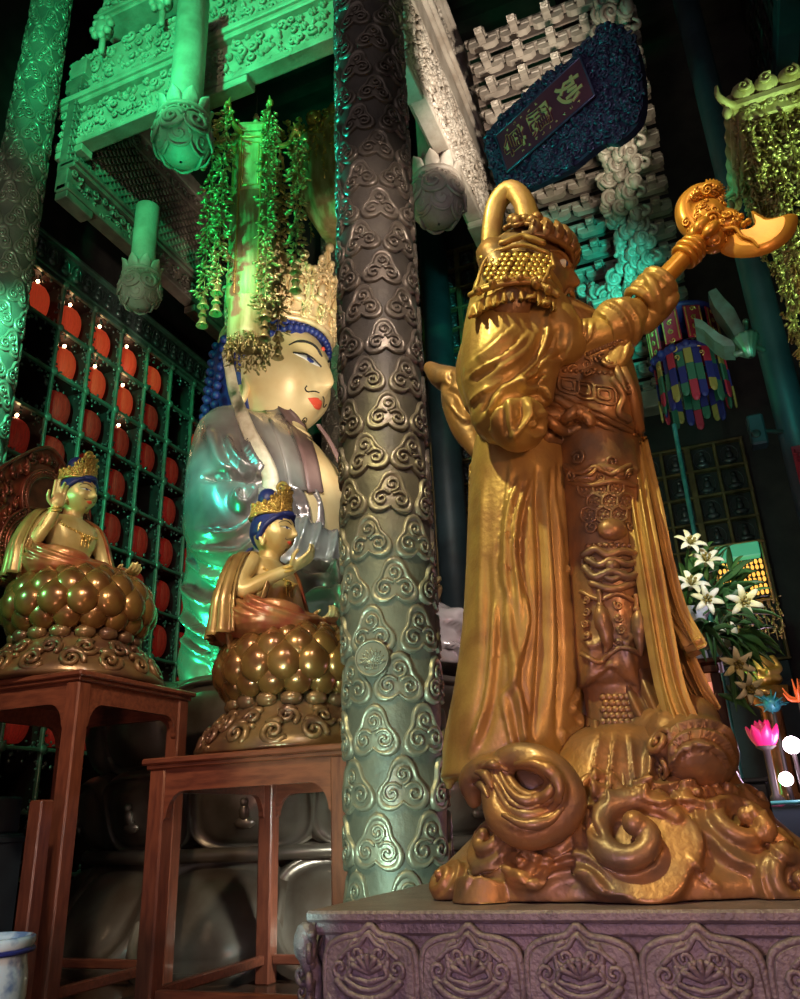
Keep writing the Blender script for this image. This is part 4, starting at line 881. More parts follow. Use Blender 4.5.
# hair: cap, bead curls round the forehead and the nape
h = MB(); th = np.linspace(1e-3, PI-1e-3, 50); ph = np.linspace(0, 2*PI, 70, endpoint=False); tt, pp = np.meshgrid(th, ph, indexing='ij')
G = np.stack([np.sin(tt)*np.cos(pp)*.46-.03, np.sin(tt)*np.sin(pp)*.42, -np.cos(tt)*.50+.05], -1)
G[..., 2] = np.maximum(G[..., 2], -.36); cut = (G[..., 0] > .02) & (G[..., 2] < .30-.5*np.maximum(np.abs(G[..., 1])-.1, 0)*(G[..., 2] > 0)); G[cut] = G[cut]*A3(.62, .72, .93)
g = MB(); grid(g, G[:, ::-1], False, True); h.add(tf(g.V[0], HTB), g.F[0])
for rw, (dz, dx) in enumerate(((0, 0), (.05, -.035), (.10, -.08))):
    for i in range(33):
        f = -1+2*i/32; an = f*PI*.56; y = .395*math.sin(an); x = .40*math.cos(an)-.02+dx; z = .305-.42*(abs(f)**2.6)+dz
        o_ = tf(np.array([[2.0 if abs(f) < .6 else x, y, z]]), HTB)[0]; ell(h, tf(np.array([[x+.015, y*1.02, z]]), HTB)[0], HH*.027, None, 7, 9)
for i in range(9):
    for j in range(9):
        an = PI*(.62+.76*j/8); zz = -.42+.075*i; ell(h, tf(np.array([[.45*math.cos(an)-.03, .42*math.sin(an), zz]]), HTB)[0], HH*.032, None, 6, 8)
hairB = h.build('hair', M['hair'], gs)
# crown: flaring openwork panels with a small seated figure in the middle of each
cr = MB(); rs = np.random.RandomState(12)
tube(cr, tf(np.array([(.425*math.cos(a)-.01, .385*math.sin(a), .355-.09*(1-math.cos(a))*.5) for a in np.linspace(0, 2*PI, 60)[:-1]]), HTB), HH*.022, 8, True)
tube(cr, tf(np.array([(.43*math.cos(a)-.01, .39*math.sin(a), .40-.09*(1-math.cos(a))*.5) for a in np.linspace(0, 2*PI, 60)[:-1]]), HTB), HH*.014, 8, True)
for i in range(11):
    a = math.radians(-108+216*i/10); ca, sa = math.cos(a), math.sin(a); U = A3(-sa, ca, 0); hh = .60 if i % 2 == 0 else .50; hh *= .80+.20*max(0, ca)
    ax = unit(A3(ca, sa, -.15)); up = unit(A3(ca*.16, sa*.16, 1)); o = A3(.425*ca-.01, .385*sa, .365-.045*(1-ca)); w_ = .105
    out = [o+U*p*w_+up*q*hh for p, q in cat([(-.8, 0), (-1, .35), (-.8, .62), (-.45, .78), (-.25, .92), (0, 1.0), (.25, .92), (.45, .78), (.8, .62), (1, .35), (.8, 0)], 30)]
    prism(cr, [p-ax*.03 for p in tf(np.array(out), np.eye(4))], ax, .03) if False else None
    g = MB(); prism(g, [p-ax*.02 for p in out], ax, .015); tube(g, out, .011, 6)
    for q in range(8):
        v_ = .08+.80*q/8; wd = w_*(1-.55*max(0, v_-.35)/.65)
        for sd in (-1, 1): swirl(g, o+U*sd*wd*.62+up*hh*v_+ax*.005, U, up, ax, .042, rs.uniform(0, 6), sd, 1.3, .24, 6, 13)
    for p, q in ((-.45, .84), (.45, .84), (0, 1.03), (-.85, .66), (.85, .66)): ell(g, o+U*p*w_+up*q*hh+ax*.01, .028 if p else .036, None, 8, 10)
    ell(g, o+up*hh*.30+ax*.025, (.025, .055, .03), np.stack([ax, U, up], 1), 7, 10); ell(g, o+up*hh*.42+ax*.025, (.022, .03, .06), np.stack([ax, U, up], 1), 7, 10); ell(g, o+up*hh*.575+ax*.03, .024, None, 7, 9)
    tube(g, [o+U*.075*math.cos(q)+up*(hh*.44+.13*math.sin(q))+ax*.02 for q in np.linspace(-.6, PI+.6, 16)], .010, 6)
    for v in range(len(g.V)): pass
    Vg = np.concatenate(g.V)
    cr.V.append(tf(Vg, HTB))
    for f, mm, sm in zip(g.F, g.M, g.sm): cr.F.append(f+cr.n); cr.M.append(mm); cr.sm.append(sm)
    cr.n += len(Vg)
cr.build('crown', M['crown'], gs)
b = MB(); hand(b, B0+A3(2.0, -.55, 4.35), (.5, .9, .05), (.1, .1, 1), 1.05, .25, 1); hand(b, B0+A3(2.0, .55, 4.25), (.5, -.9, .05), (.1, -.1, 1), 1.05, .25, -1)
hd = remesh(b, .03, 1); hd.mb().build('hands', M['skin'], gs)
# ================================================================== stone plinth
PX0, PX1, PY0, PY1, PZ = -1.67, .80, 3.05, 4.98, 1.0
pl = thing('stone_plinth', 'mauve stone plinth with a carved frieze of lotus petals under the gilded guardian', 'plinth', ((PX0+PX1)/2, (PY0+PY1)/2, 0))
cx_, cy_, sx_, sy_ = (PX0+PX1)/2, (PY0+PY1)/2, PX1-PX0, PY1-PY0
b = MB(); box(b, (cx_, cy_, PZ-.02), (sx_, sy_, .04), .014); box(b, (cx_, cy_, PZ-.06), (sx_-.05, sy_-.05, .05), .01); b.build('top_slab', M['plinth'], pl)
b = MB(); box(b, (cx_, cy_, PZ-.195), (sx_-.09, sy_-.09, .26), .02); b.build('frieze_core', M['plinth'], pl)
b = MB(); box(b, (cx_, cy_, .42), (sx_-.22, sy_-.22, .50), .02); box(b, (cx_, cy_, .12), (sx_+.02, sy_+.02, .24), .03); b.build('base', M['plinth'], pl)
def frieze(O, U, N, L, n):
    U = unit(U); N = unit(N); Z = A3(0, 0, 1); w = L/n
    for i in range(n):
        g = MB(); c = A3(*O)+U*w*(i+.5); h = .215; hw = w*.5
        T = lambda p, q, o=0: c+U*p*hw+Z*q*h+N*o
        out = cat([(-.96, -.92), (-.98, -.40), (-.90, -.10), (-.60, .04), (-.22, .10), (0, .22), (.22, .10), (.60, .04), (.90, -.10), (.98, -.40), (.96, -.92), (.6, -1.0), (.3, -.93), (0, -1.02), (-.3, -.93), (-.6, -1.0)], 64, True)
        plate(g, [T(p, q) for p, q in out[::-1]], N, .045, .10, depth=.05)
        tube(g, [T(p*.97, q, .03) for p, q in cat([(-.96, -.9), (-.98, -.40), (-.90, -.10), (-.60, .04), (-.22, .10), (0, .24), (.22, .10), (.60, .04), (.90, -.10), (.98, -.40), (.96, -.9)], 40)], .014, 6)
        tube(g, [T(p*.60, q, .05) for p, q in cat([(-1.0, -.25), (-.62, -.10), (-.28, -.04), (0, .12), (.28, -.04), (.62, -.10), (1.0, -.25)], 30)], .010, 6)
        for s in (-1, 1):
            swirl(g, T(s*.24, -.18, .045), U, Z, N, .042, PI/2, -s, 1.3, .26, 6, 14); swirl(g, T(s*.58, -.40, .045), U, Z, N, .044, PI/2+s*.9, s, 1.3, .26, 6, 14)
            tube(g, [T(s*p, q, .055) for p, q in cat([(.08, -.22), (.24, -.30), (.40, -.48), (.18, -.56), (0, -.60)], 14)], .010, 6)
        for k in range(5): an = PI*(.15+.7*k/4); tube(g, [T(0, -.46, .045), T(.34*math.cos(an), -.46+.26*math.sin(an), .065)], .011, 6)
        tube(g, [T(p, q, .055) for p, q in cat([(-.66, -.58), (-.40, -.76), (0, -.84), (.40, -.76), (.66, -.58)], 20)], .014, 6)
        tube(g, [T(p, q, .055) for p, q in cat([(-.46, -.56), (-.24, -.67), (0, -.71), (.24, -.67), (.46, -.56)], 16)], .011, 6)
        for k in range(9): p = -.84+.21*k; ell(g, T(p, -.90, .03), (.026, .022, .04), None, 5, 7)
        g.build('lotus_panel', M['plinth'], pl)
zf = PZ-.10
frieze((PX0+.08, PY0+.03, zf), (1, 0, 0), (0, -1, 0), sx_-.16, 6); frieze((PX0+.03, PY1-.08, zf), (0, -1, 0), (-1, 0, 0), sy_-.16, 5); frieze((PX1-.03, PY0+.08, zf), (0, 1, 0), (1, 0, 0), sy_-.16, 5)
for x, y in ((PX0+.05, PY0+.05), (PX1-.05, PY0+.05), (PX0+.05, PY1-.05)):   # scrolled corner leaves
    g = MB(); dx, dy = (-1 if x < cx_ else 1), (-1 if y < cy_ else 1); N = unit(A3(dx, dy, 0)); U = np.cross(A3(0, 0, 1), N)
    tube(g, cat([A3(x, y, zf-.20)+N*.02, A3(x, y, zf-.12)+N*.03, A3(x, y, zf-.02)+N*.075, A3(x, y, zf+.035)+N*.06], 12), np.array([.022]*4+[.035]*4+[.04]*4), 10)
    for s in (-1, 1):
        for q, (dz, r) in enumerate(((-.03, .055), (-.12, .05), (-.18, .035))): swirl(g, A3(x, y, zf+dz)+N*.06+U*s*.05, unit(U+N*s*.5), A3(0, 0, 1), unit(N+U*s*.6), r, 1.5, s, 1.3, .26, 6, 14)
    g.build('corner_scroll', M['plinth'], pl)

# ================================================================== the gilded guardian
GY = 3.9; g3 = lambda px, py, y=GY: onY(px, py, y)
gd = thing('guardian_statue', 'huge gilded guardian in carved armour and robes, standing on curling clouds on the plinth', 'statue', (-.6, 3.95, PZ))
def sec(py, xl, xr, hy, yc=3.95, pw=2.3):
    a, b_ = onY(xl, py, yc), onY(xr, py, yc); return ((a[0]+b_[0])/2, yc, (a[2]+b_[2])/2, (b_[0]-a[0])/2, hy, pw)
pxs = .0047
# ---- robe: long back cape and centre panel
r = MB(); loft(r, [sec(432, 480, 580, .34), sec(470, 476, 581, .38), sec(520, 474, 583, .41), sec(570, 473, 584, .43), sec(620, 471, 586, .45), sec(660, 467, 587, .46), sec(700, 461, 589, .47), sec(740, 455, 591, .48), sec(778, 450, 592, .47)], 72, None, True, 60)
chain(r, [g3(466, 700, 3.75), g3(456, 750, 3.72), g3(449, 786, 3.70)], [.07, .065, .02], 12)
rob = remesh(r, .0125, 2)
rob.sculpt([
 ('s', [(508, 462), (507, 480), (503, 510), (500, 540), (500, 576), (505, 598), (503, 625), (508, 660), (509, 684), (500, 697), (506, 730), (512, 760)], 7, .035),
 ('c', [(516, 474), (508, 500), (503, 535), (502, 566)], 2.2, .02), ('r', [(519, 480), (511, 506), (507, 540), (508, 580), (511, 600)], 2.6, .028), ('c', [(524, 484), (515, 510), (511, 540), (512, 580), (514, 598)], 2.0, .022),
 ('r', [(527, 482), (518, 515), (515, 550), (518, 590), (520, 630)], 2.6, .026), ('c', [(531, 478), (522, 518), (519, 556), (523, 585), (526, 600)], 2.2, .03),
 ('s', [(530, 728), (526, 708), (520, 676), (527, 644), (531, 618), (528, 598), (520, 560), (521, 520), (531, 482)], 9, .045),
 ('r', [(510, 610), (512, 640), (516, 670), (513, 690)], 3, .025), ('r', [(517, 690), (521, 715), (526, 745)], 3, .03), ('c', [(512, 700), (518, 735), (522, 760)], 2.2, .022),
 ('c', [(537, 470), (538, 510), (541, 560), (542, 600), (541, 645), (538, 690), (533, 735)], 3.2, .038), ('r', [(545, 480), (547, 540), (551, 600), (552, 660), (547, 735)], 5, .022),
 ('c', [(552, 470), (553, 504), (557, 560), (560, 600), (562, 650), (560, 690), (557, 740)], 3.0, .036), ('r', [(560, 500), (565, 540), (568, 566)], 3, .018), ('c', [(559, 460), (560, 502), (565, 540), (568, 568)], 2.0, .02),
 ('s', [(579, 546), (574, 558), (567, 568), (572, 576), (579, 586)], 4, .03), ('r', [(572, 600), (573, 650), (570, 700)], 4, .018),
 ('s', [(579, 676), (574, 695), (570, 710), (576, 716), (578, 724), (570, 732), (560, 731), (563, 748)], 4, .035), ('r', [(494, 606), (493, 640), (491, 668), (486, 704), (478, 732), (469, 756)], 3.5, .03), ('c', [(487, 560), (487, 640), (482, 690), (474, 726)], 4, .022),
 ('c', [(500, 600), (499, 660), (492, 710), (482, 745)], 3, .02), ('r', [(483, 480), (482, 560), (481, 640)], 4, .012)])
rob.smooth(1, .4); rob.mb().build('robe', M['gild'], gd)
# bead-and-scroll border down the back edge of the robe
b = MB()
for i in range(26):
    t_ = i/25; p = g3(474-4*t_, 468+t_*215, 3.86-.02*(i % 2)); ell(b, p, (.028, .03, .026 if i % 3 else .038), None, 6, 8)
    if i % 2: swirl(b, g3(478-3*t_, 470+t_*215, 3.70), CR, CU, -CFW, .022, i, 1, 1.2, .3, 5, 10)
tube(b, [g3(471-4*q, 466+q*215, 3.86) for q in np.linspace(0, 1, 20)], .012, 6); tube(b, [g3(482-5*q, 466+q*215, 3.66) for q in np.linspace(0, 1, 20)], .012, 6)
b.build('robe_border', M['gild'], gd)
# ---- armoured skirt in front
r = MB(); loft(r, [sec(420, 556, 640, .36, 4.0), sec(450, 558, 644, .37, 4.0), sec(500, 562, 651, .37, 4.0), (0,)*6 if False else sec(560, 568, 658, .38, 4.0), sec(620, 572, 664, .38, 4.0), sec(668, 575, 664, .37, 4.0), sec(690, 578, 660, .33, 4.0)], 60, None, True, 44)
chain(r, [g3(617, 680, 3.85), g3(620, 720, 3.83), g3(624, 752, 3.82)], [.16, .15, .17], 20)
sk = remesh(r, .0125, 2)
sk.sculpt([('s', [(577, 690), (590, 684), (604, 672), (612, 668), (624, 678), (638, 690), (648, 680)], 6, .03), ('r', [(590, 640), (592, 660), (588, 682)], 4, .02), ('r', [(626, 640), (630, 665), (636, 686)], 4, .02), ('c', [(604, 620), (606, 650), (600, 672)], 3, .02),
 ('s', [(580, 640), (596, 650), (606, 640)], 5, .03), ('s', [(612, 634), (625, 646), (638, 634)], 5, .025), ('c', [(640, 470), (648, 540), (655, 620)], 3, .03), ('r', [(632, 450), (641, 520), (648, 600)], 4, .02),
 ('s', [(562, 470), (575, 482), (592, 478), (604, 470), (622, 478), (638, 472)], 6, .03), ('c', [(570, 462), (590, 466), (612, 462), (632, 468)], 2.5, .015)])
sk.smooth(1, .4); sk.mb().build('armour_skirt', M['gild2'], gd)
def fr(sol, px, py):
    h = sol.hit(px, py)
    if h is None: return None
    N = h[1]; N = N if N@(CP-h[0]) > 0 else -N; U = unit(CR-N*(CR@N)); V = np.cross(N, U); return h[0], U, V, N
def trace(mb, sol, pts, r, lift=.0, n=None, k=7):
    P = []
    for p in cat(pts, n or max(8, len(pts)*5)):
        f = fr(sol, *p)
        if f: P.append(f[0]+f[3]*lift)
    if len(P) > 2: tube(mb, P, r if np.ndim(r) == 0 else np.asarray(r)[:len(P)], k)
def deco_sw(mb, sol, px, py, rpx, rot=0, hand_=1, turns=1.4, tr=.24, lift=.0):
    f = fr(sol, px, py)
    if f: swirl(mb, f[0]+f[3]*lift, f[1], f[2], f[3], rpx*pxs, rot, hand_, turns, tr, 7, 20)
def lump(mb, sol, px, py, rx, ry, rz=.5, rot=0, lift=0):
    f = fr(sol, px, py)
    if f:
        c, s = math.cos(rot), math.sin(rot); R = np.stack([f[1]*c+f[2]*s, f[2]*c-f[1]*s, f[3]], 1); ell(mb, f[0]+f[3]*lift, (rx*pxs, ry*pxs, min(rx, ry)*rz*pxs), R, 9, 12)
# hexagon plates, beast face and tassels on the skirt
b = MB()
for row in range(3):
    for i in range(3):
        cx, cy = 588+15*i+(7.5 if row % 2 else 0)-2+row*1.5, 489+13*row
        trace(b, sk, [(cx+8*math.cos(a), cy+8*math.sin(a)) for a in np.linspace(PI/6, 2*PI+PI/6, 7)], .008, .004, 19); lump(b, sk, cx, cy, 2.4, 2.4, .7)
        for a in range(6): lump(b, sk, cx+4.4*math.cos(a*PI/3), cy+4.4*math.sin(a*PI/3), 1.5, 1.5, .7)
b.build('hexagon_plates', M['gild2'], gd)
b = MB(); lump(b, sk, 612, 530, 15, 12, .8); 
for x in np.linspace(588, 636, 9): lump(b, sk, x, 545+.02*(x-612)**2*.1, 3.2, 2.8, .8)
for pts, r_ in (([(584, 556), (596, 550), (608, 556), (622, 552), (638, 556)], .020), ([(586, 568), (596, 578), (612, 572), (628, 578), (640, 568)], .022), ([(588, 560), (600, 566), (612, 560), (626, 565), (638, 560)], .018), ([(592, 584), (612, 590), (632, 584)], .018), ([(600, 574), (612, 580), (624, 574)], .016)): trace(b, sk, pts, r_, .01)
lump(b, sk, 612, 566, 8, 7, 1.0); deco_sw(b, sk, 590, 562, 9, 2, 1); deco_sw(b, sk, 634, 563, 8, 1, -1); deco_sw(b, sk, 594, 580, 7, 0, -1); deco_sw(b, sk, 631, 580, 7, 3, 1); deco_sw(b, sk, 592, 527, 7, 2, 1); deco_sw(b, sk, 630, 526, 6, 1, -1)
b.build('beast_mask', M['gild2'], gd)
for x, y0, y1, w_ in ((601, 598, 652, 7.5), (634, 602, 655, 6.5)):
    b = MB(); trace(b, sk, [(x-1, y0-6), (x, y0), (x, y0+8)], .012, .02); lump(b, sk, x, y0+8, 4, 3.5, 1, 0, .02)
    P = [fr(sk, x+.06*(y-y0), y) for y in np.linspace(y0+10, y1, 14)]; P = [q[0]+q[3]*.025 for q in P if q]
    tube(b, P, np.array([.5, .8, 1, 1.05, 1.08, 1.08, 1.05, 1.0, .93, .85, .72, .58, .4, .2][:len(P)])*w_*pxs*1.0, 12); b.build('tassel', M['gild2'], gd)
b = MB()
for x, y in ((588, 600), (588, 612), (587, 624), (618, 606), (619, 618), (620, 630), (619, 642), (588, 636)): lump(b, sk, x, y, 4.5, 4, .8); deco_sw(b, sk, x, y, 4.5, x, 1, 1.2, .28, .01)
trace(b, sk, [(582, 592), (600, 600), (618, 594), (636, 602), (644, 594)], .012, .008); trace(b, sk, [(583, 654), (600, 662), (620, 648), (640, 654)], .012, .008); b.build('pendant_chains', M['gild2'], gd)
b = MB()
for row in range(7):
    for i in range(7): lump(b, sk, 603+6.2*i+(3 if row % 2 else 0), 697+6.2*row, 3.8, 3.6, .7)
b.build('scale_mail', M['gild2'], gd)
b = MB()
for x, y, r_, h_ in ((590, 470, 8, 1), (612, 462, 8, -1), (628, 474, 7, 1), (578, 458, 9, -1), (600, 478, 6, 1), (572, 476, 7, 1)): deco_sw(b, sk, x, y, r_, 1.2*x, h_)
for pts in ([(566, 466), (580, 474), (596, 468), (610, 474), (630, 466)], [(570, 482), (590, 486), (614, 482), (634, 486)]): trace(b, sk, pts, .014, .006)
b.build('skirt_scrolls', M['gild2'], gd)
# ---- long sashes trailing behind the legs, one sheet each
def sash(nm, L, Rr, ridge, y0, y1, d=.05, mt='gild'):
    n = len(L); yy = np.linspace(y0, y1, n); yy[0] += .16 if nm == 'sash' else .05; cur = []
    for f, o in ((0, .06), (.22, -.02), (.42, .03), (.62, -.035), (.82, .015), (1, .07)):
        cur.append([g3(L[i][0]*(1-f)+Rr[i][0]*f, L[i][1]*(1-f)+Rr[i][1]*f, yy[i]+o*ridge) for i in range(n)])
    b = MB(); sheet(b, cur, 50, 5, d); return b.build(nm, M[mt], gd)
sash('inner_drape', [(584, 715), (588, 755), (590, 800)], [(634, 735), (642, 765), (644, 800)], 1.6, 3.66, 3.46, .06, 'gild2')
sash('sash', [(618, 440), (630, 520), (643, 600), (657, 680), (668, 728)], [(640, 440), (654, 520), (668, 600), (686, 690), (721, 757)], 1.0, 3.72, 3.55)
sash('sash', [(630, 436), (645, 500), (656, 560), (668, 610), (688, 640)], [(643, 436), (657, 505), (668, 560), (683, 610), (702, 654)], .7, 3.80, 3.72)
sash('sash', [(640, 520), (654, 590), (668, 645), (686, 684), (702, 708)], [(657, 525), (670, 590), (686, 640), (702, 680), (715, 713)], .8, 3.86, 3.80)
sash('sash', [(600, 640), (618, 690), (636, 726), (650, 744)], [(640, 610), (660, 680), (682, 726), (704, 750)], 1.0, 3.76, 3.62, .05, 'gild2')
# ---- torso with belly guard
r = MB(); loft(r, [sec(285, 500, 540, .16), sec(302, 488, 540, .24), sec(324, 482, 562, .36), sec(338, 484, 600, .42), sec(360, 490, 628, .43), sec(400, 498, 642, .41), (0,)*6 if False else sec(430, 505, 646, .38), sec(452, 510, 640, .36)], 60, None, True, 40)
ell(r, g3(606, 405, 3.78), (.17, .25, .22), None, 14, 20)
to = remesh(r, .0125, 2)
to.sculpt([('s', [(545, 392), (570, 402), (600, 414), (628, 428), (642, 436)], 8, .03), ('s', [(642, 446), (628, 438), (600, 424), (570, 411), (545, 402)], 7, .03), ('c', [(548, 412), (575, 422), (600, 434), (630, 446)], 3, .03)])
to.smooth(1, .4); to.mb().build('torso_armour', M['gild2'], gd)
b = MB()
for (x, y) in ((584, 389), (604, 394), (568, 384)):
    for k in (1, .55): trace(b, to, [(x-9*k, y-8*k), (x+9*k, y-5*k), (x+10*k, y+10*k), (x-8*k, y+6*k), (x-9*k, y-8*k)], .008, .004, 30)
for pts, r_ in (([(545, 395), (575, 405), (605, 417), (640, 434)], .016), ([(547, 403), (575, 413), (603, 426), (638, 442)], .014), ([(622, 372), (630, 392), (634, 412), (638, 430)], .03), ([(606, 352), (614, 366), (622, 386)], .02), ([(612, 380), (622, 396), (618, 412), (628, 420)], .02)): trace(b, to, pts, r_, .008)
deco_sw(b, to, 610, 366, 10, 1, 1, 1.6, .26, .01); deco_sw(b, to, 625, 388, 9, 2, -1, 1.5, .26, .01); deco_sw(b, to, 634, 408, 8, 0, 1, 1.5, .26, .01); deco_sw(b, to, 630, 436, 8, 0, 1, 1.5, .26, .01); deco_sw(b, to, 590, 374, 7, 0, 1, 1.5, .26, .01)
for x in np.linspace(548, 622, 14): lump(b, to, x, 372+.2*(x-590)*.3, 3, 3, .9)
b.build('belly_guard', M['gild2'], gd)
b = MB()   # gathered waist cloth and belt
for pts, r_ in (([(540, 408), (560, 418), (578, 412), (590, 424)], .03), ([(548, 420), (566, 428), (584, 424), (596, 436)], .028), ([(556, 400), (572, 408), (590, 412)], .022), ([(590, 430), (600, 445), (596, 460)], .024), ([(576, 430), (584, 446), (578, 458)], .022)): trace(b, to, pts, r_, .02)
trace(b, to, [(546, 432), (558, 436), (570, 434)], .05, .02); deco_sw(b, to, 597, 444, 8, 0, 1, 1.4, .26, .02); b.build('waist_cloth', M['gild2'], gd)
# ---- near sleeve, arm and cuff
r = MB(); chain(r, [g3(518, 296, 3.62), g3(508, 335, 3.52), g3(503, 375, 3.46), g3(504, 412, 3.46)], [.25, .235, .215, .17], 24)
chain(r, [g3(520, 300, 3.60), g3(552, 325, 3.50), g3(566, 345, 3.50)], [.20, .14, .10], 20); ell(r, g3(518, 426, 3.42), (.135, .15, .125), None, 14, 20); ell(r, g3(496, 405, 3.48), (.10, .12, .13), None, 12, 16)
chain(r, [g3(540, 330, 3.50), g3(535, 365, 3.48), g3(540, 395, 3.46)], [.16, .13, .07], 18); chain(r, [g3(485, 330, 3.60), g3(478, 370, 3.58), g3(482, 400, 3.55)], [.10, .12, .10], 16)
sl = remesh(r, .0105, 3)
sl.sculpt([('s', [(546, 322), (542, 340), (534, 358), (516, 377), (494, 392), (484, 411)], 7, .04), ('s', [(528, 330), (507, 352), (482, 366), (468, 376)], 6, .035), ('s', [(512, 326), (490, 346), (474, 358)], 6, .03), ('s', [(556, 332), (548, 352), (528, 374), (516, 381)], 5, .035),
 ('s', [(570, 334), (565, 352), (553, 360), (540, 361)], 5, .03), ('r', [(518, 376), (524, 389), (536, 385), (548, 374)], 3, .035), ('r', [(530, 393), (543, 389), (549, 401)], 3, .035), ('c', [(522, 383), (532, 380), (542, 372)], 2.5, .035), ('c', [(528, 396), (538, 394), (546, 402)], 2.2, .03),
 ('s', [(472, 404), (480, 396), (492, 389)], 4, .03), ('c', [(483, 413), (490, 402), (500, 388)], 2.4, .03), ('c', [(474, 380), (486, 372), (497, 366)], 2.4, .025), ('r', [(500, 394), (494, 404), (488, 414)], 3, .025),
 ('s', [(545, 420), (540, 408), (526, 401), (508, 404), (496, 414), (490, 428)], 5, .04), ('r', [(526, 404), (529, 416), (521, 427), (513, 436)], 3, .03), ('c', [(520, 404), (522, 416), (515, 428)], 2, .025), ('r', [(511, 404), (511, 420), (516, 442)], 3, .03), ('c', [(505, 406), (504, 422), (508, 438)], 2, .025),
 ('c', [(536, 418), (541, 422), (540, 429), (533, 430), (531, 424), (536, 418)], 2.2, .035), ('r', [(530, 416), (544, 417), (546, 430), (534, 436), (526, 428)], 2, .02), ('r', [(536, 330), (528, 348), (512, 362), (492, 374)], 4, .02), ('c', [(560, 326), (556, 342), (546, 356)], 2.5, .02)])
sl.smooth(1, .4); sl.mb().build('sleeve', M['gild'], gd)
r = MB(); chain(r, [g3(560, 338, 3.56), g3(588, 338, 3.60), g3(610, 332, 3.63), g3(628, 318, 3.66)], [.095, .10, .09, .07], 20); chain(r, [g3(552, 372, 3.62), g3(586, 364, 3.66), g3(616, 344, 3.68)], [.09, .095, .085], 18)
fa = remesh(r, .010, 2)
for k_, (x, y) in enumerate(((566, 320), (573, 322), (580, 325), (587, 328))): fa.sculpt([('s', [(x-8, y+22), (x+4, y+10), (x+8, y-6)], 4, .02)])
fa.mb().build('forearm', M['gild'], gd)
b = MB()
for q in np.linspace(0, 1, 12): lump(b, fa, 588+32*q, 354-14*q, 2.6, 2.6, 1)
for (x, y, h_) in ((572, 370, 1), (586, 364, -1), (600, 357, 1), (612, 350, -1), (578, 380, -1), (594, 374, 1)): deco_sw(b, fa, x, y, 6.5, x, h_, 1.4, .26, .004)
b.build('arm_guard', M['gild2'], gd)
# wide cuff with folds
r = MB(); ax0, ax1 = g3(598, 340, 3.64), g3(636, 311, 3.67); n = 14; P = [ax0*(1-t)+ax1*t for t in np.linspace(0, 1, n)]
tube(r, P, np.array([.085, .10, .115, .128, .138, .145, .15, .152, .150, .143, .132, .118, .10, .085])*.93, 24); chain(r, [g3(602, 352, 3.62), g3(612, 366, 3.62), g3(624, 352, 3.64)], [.03, .05, .05], 12)
cu = remesh(r, .010, 2); cu.sculpt([('s', [(604, 304), (618, 312), (628, 332), (622, 360)], 4, .028), ('s', [(614, 300), (628, 310), (636, 326), (632, 348)], 4, .026), ('r', [(622, 298), (636, 308), (643, 322)], 3, .02), ('s', [(596, 312), (608, 322), (612, 340), (606, 356)], 4, .026)])
cu.smooth(1, .4); cu.mb().build('cuff', M['gild'], gd)
# ---- head and helmet
HG = frame(g3(527, 281, 3.64), (.985, .10, -.14), (-.10, .995, 0), (.14, 0, .99), .53)
b = MB(); hsG = head(b, HG, 1.2, 1.0, .78); chain(b, [g3(530, 335, 3.85), g3(528, 310, 3.83), g3(524, 295, 3.82)], [.16, .13, .12], 16); bg = b.build('head', M['gild2'], gd)
HL = lambda v: tf(np.atleast_2d(np.array(v, float)), HG)
for sd in (-1, 1):
    e = MB(); ell(e, hsG.cast(HL((2, sd*.17, .045))[0], -unit(HG[:3, 0]))[0], .024, None, 8, 10); e.build('eyeball', M['white'], bg)
    e = MB(); ell(e, hsG.cast(HL((2, sd*.175, .045))[0], -unit(HG[:3, 0]))[0]+HG[:3, 0]/.53*.013-HG[:3, 1]/.53*.004*sd, .017, None, 7, 8); e.build('iris', M['iris'], bg)
e = MB()
for sd in (-1, 1): tube(e, [hsG.cast(HL((2, sd*y, z))[0], -unit(HG[:3, 0]))[0] for y, z in cat([(.04, .10), (.12, .15), (.20, .17), (.28, .13)], 12)], np.linspace(.018, .008, 12), 7)
e.build('eyebrows', M['gild2'], bg); e = MB()
tube(e, HL([(.45, -.09, -.235), (.475, 0, -.245), (.45, .09, -.235)]), .014, 7)
for sd in (-1, 1): tube(e, HL(cat([(.46, sd*.03, -.18), (.44, sd*.10, -.22), (.38, sd*.16, -.36)], 10)), np.linspace(.016, .006, 10), 6)
for q in range(7): tube(e, HL(cat([(.36, -.12+.04*q, -.42), (.40, -.12+.04*q, -.52), (.42, -.10+.033*q, -.66)], 9)), np.linspace(.022, .008, 9), 6)
e.build('beard', M['gild2'], bg)
b = MB()
th = np.linspace(1e-3, PI*.62, 18); ph = np.linspace(0, 2*PI, 36, endpoint=False); tt, pp = np.meshgrid(th, ph, indexing='ij')
Gh = np.stack([np.sin(tt)*np.cos(pp)*.49-.02, np.sin(tt)*np.sin(pp)*.43, np.cos(tt)*.50+.08], -1); fc = (Gh[..., 0] > .12) & (Gh[..., 2] < .24); Gh[fc] *= A3(.7, .8, 1)
grid(b, tf(Gh.reshape(-1, 3), HG).reshape(Gh.shape), False, True)
for v in [cat([(-.30, s*.40, .10), (-.18, s*.46, -.18), (-.10, s*.44, -.45), (-.05, s*.52, -.70)], 14) for s in (-1, 1)]: tube(b, HL(v), np.linspace(.09, .13, 14), 10)
rs = np.random.RandomState(4)
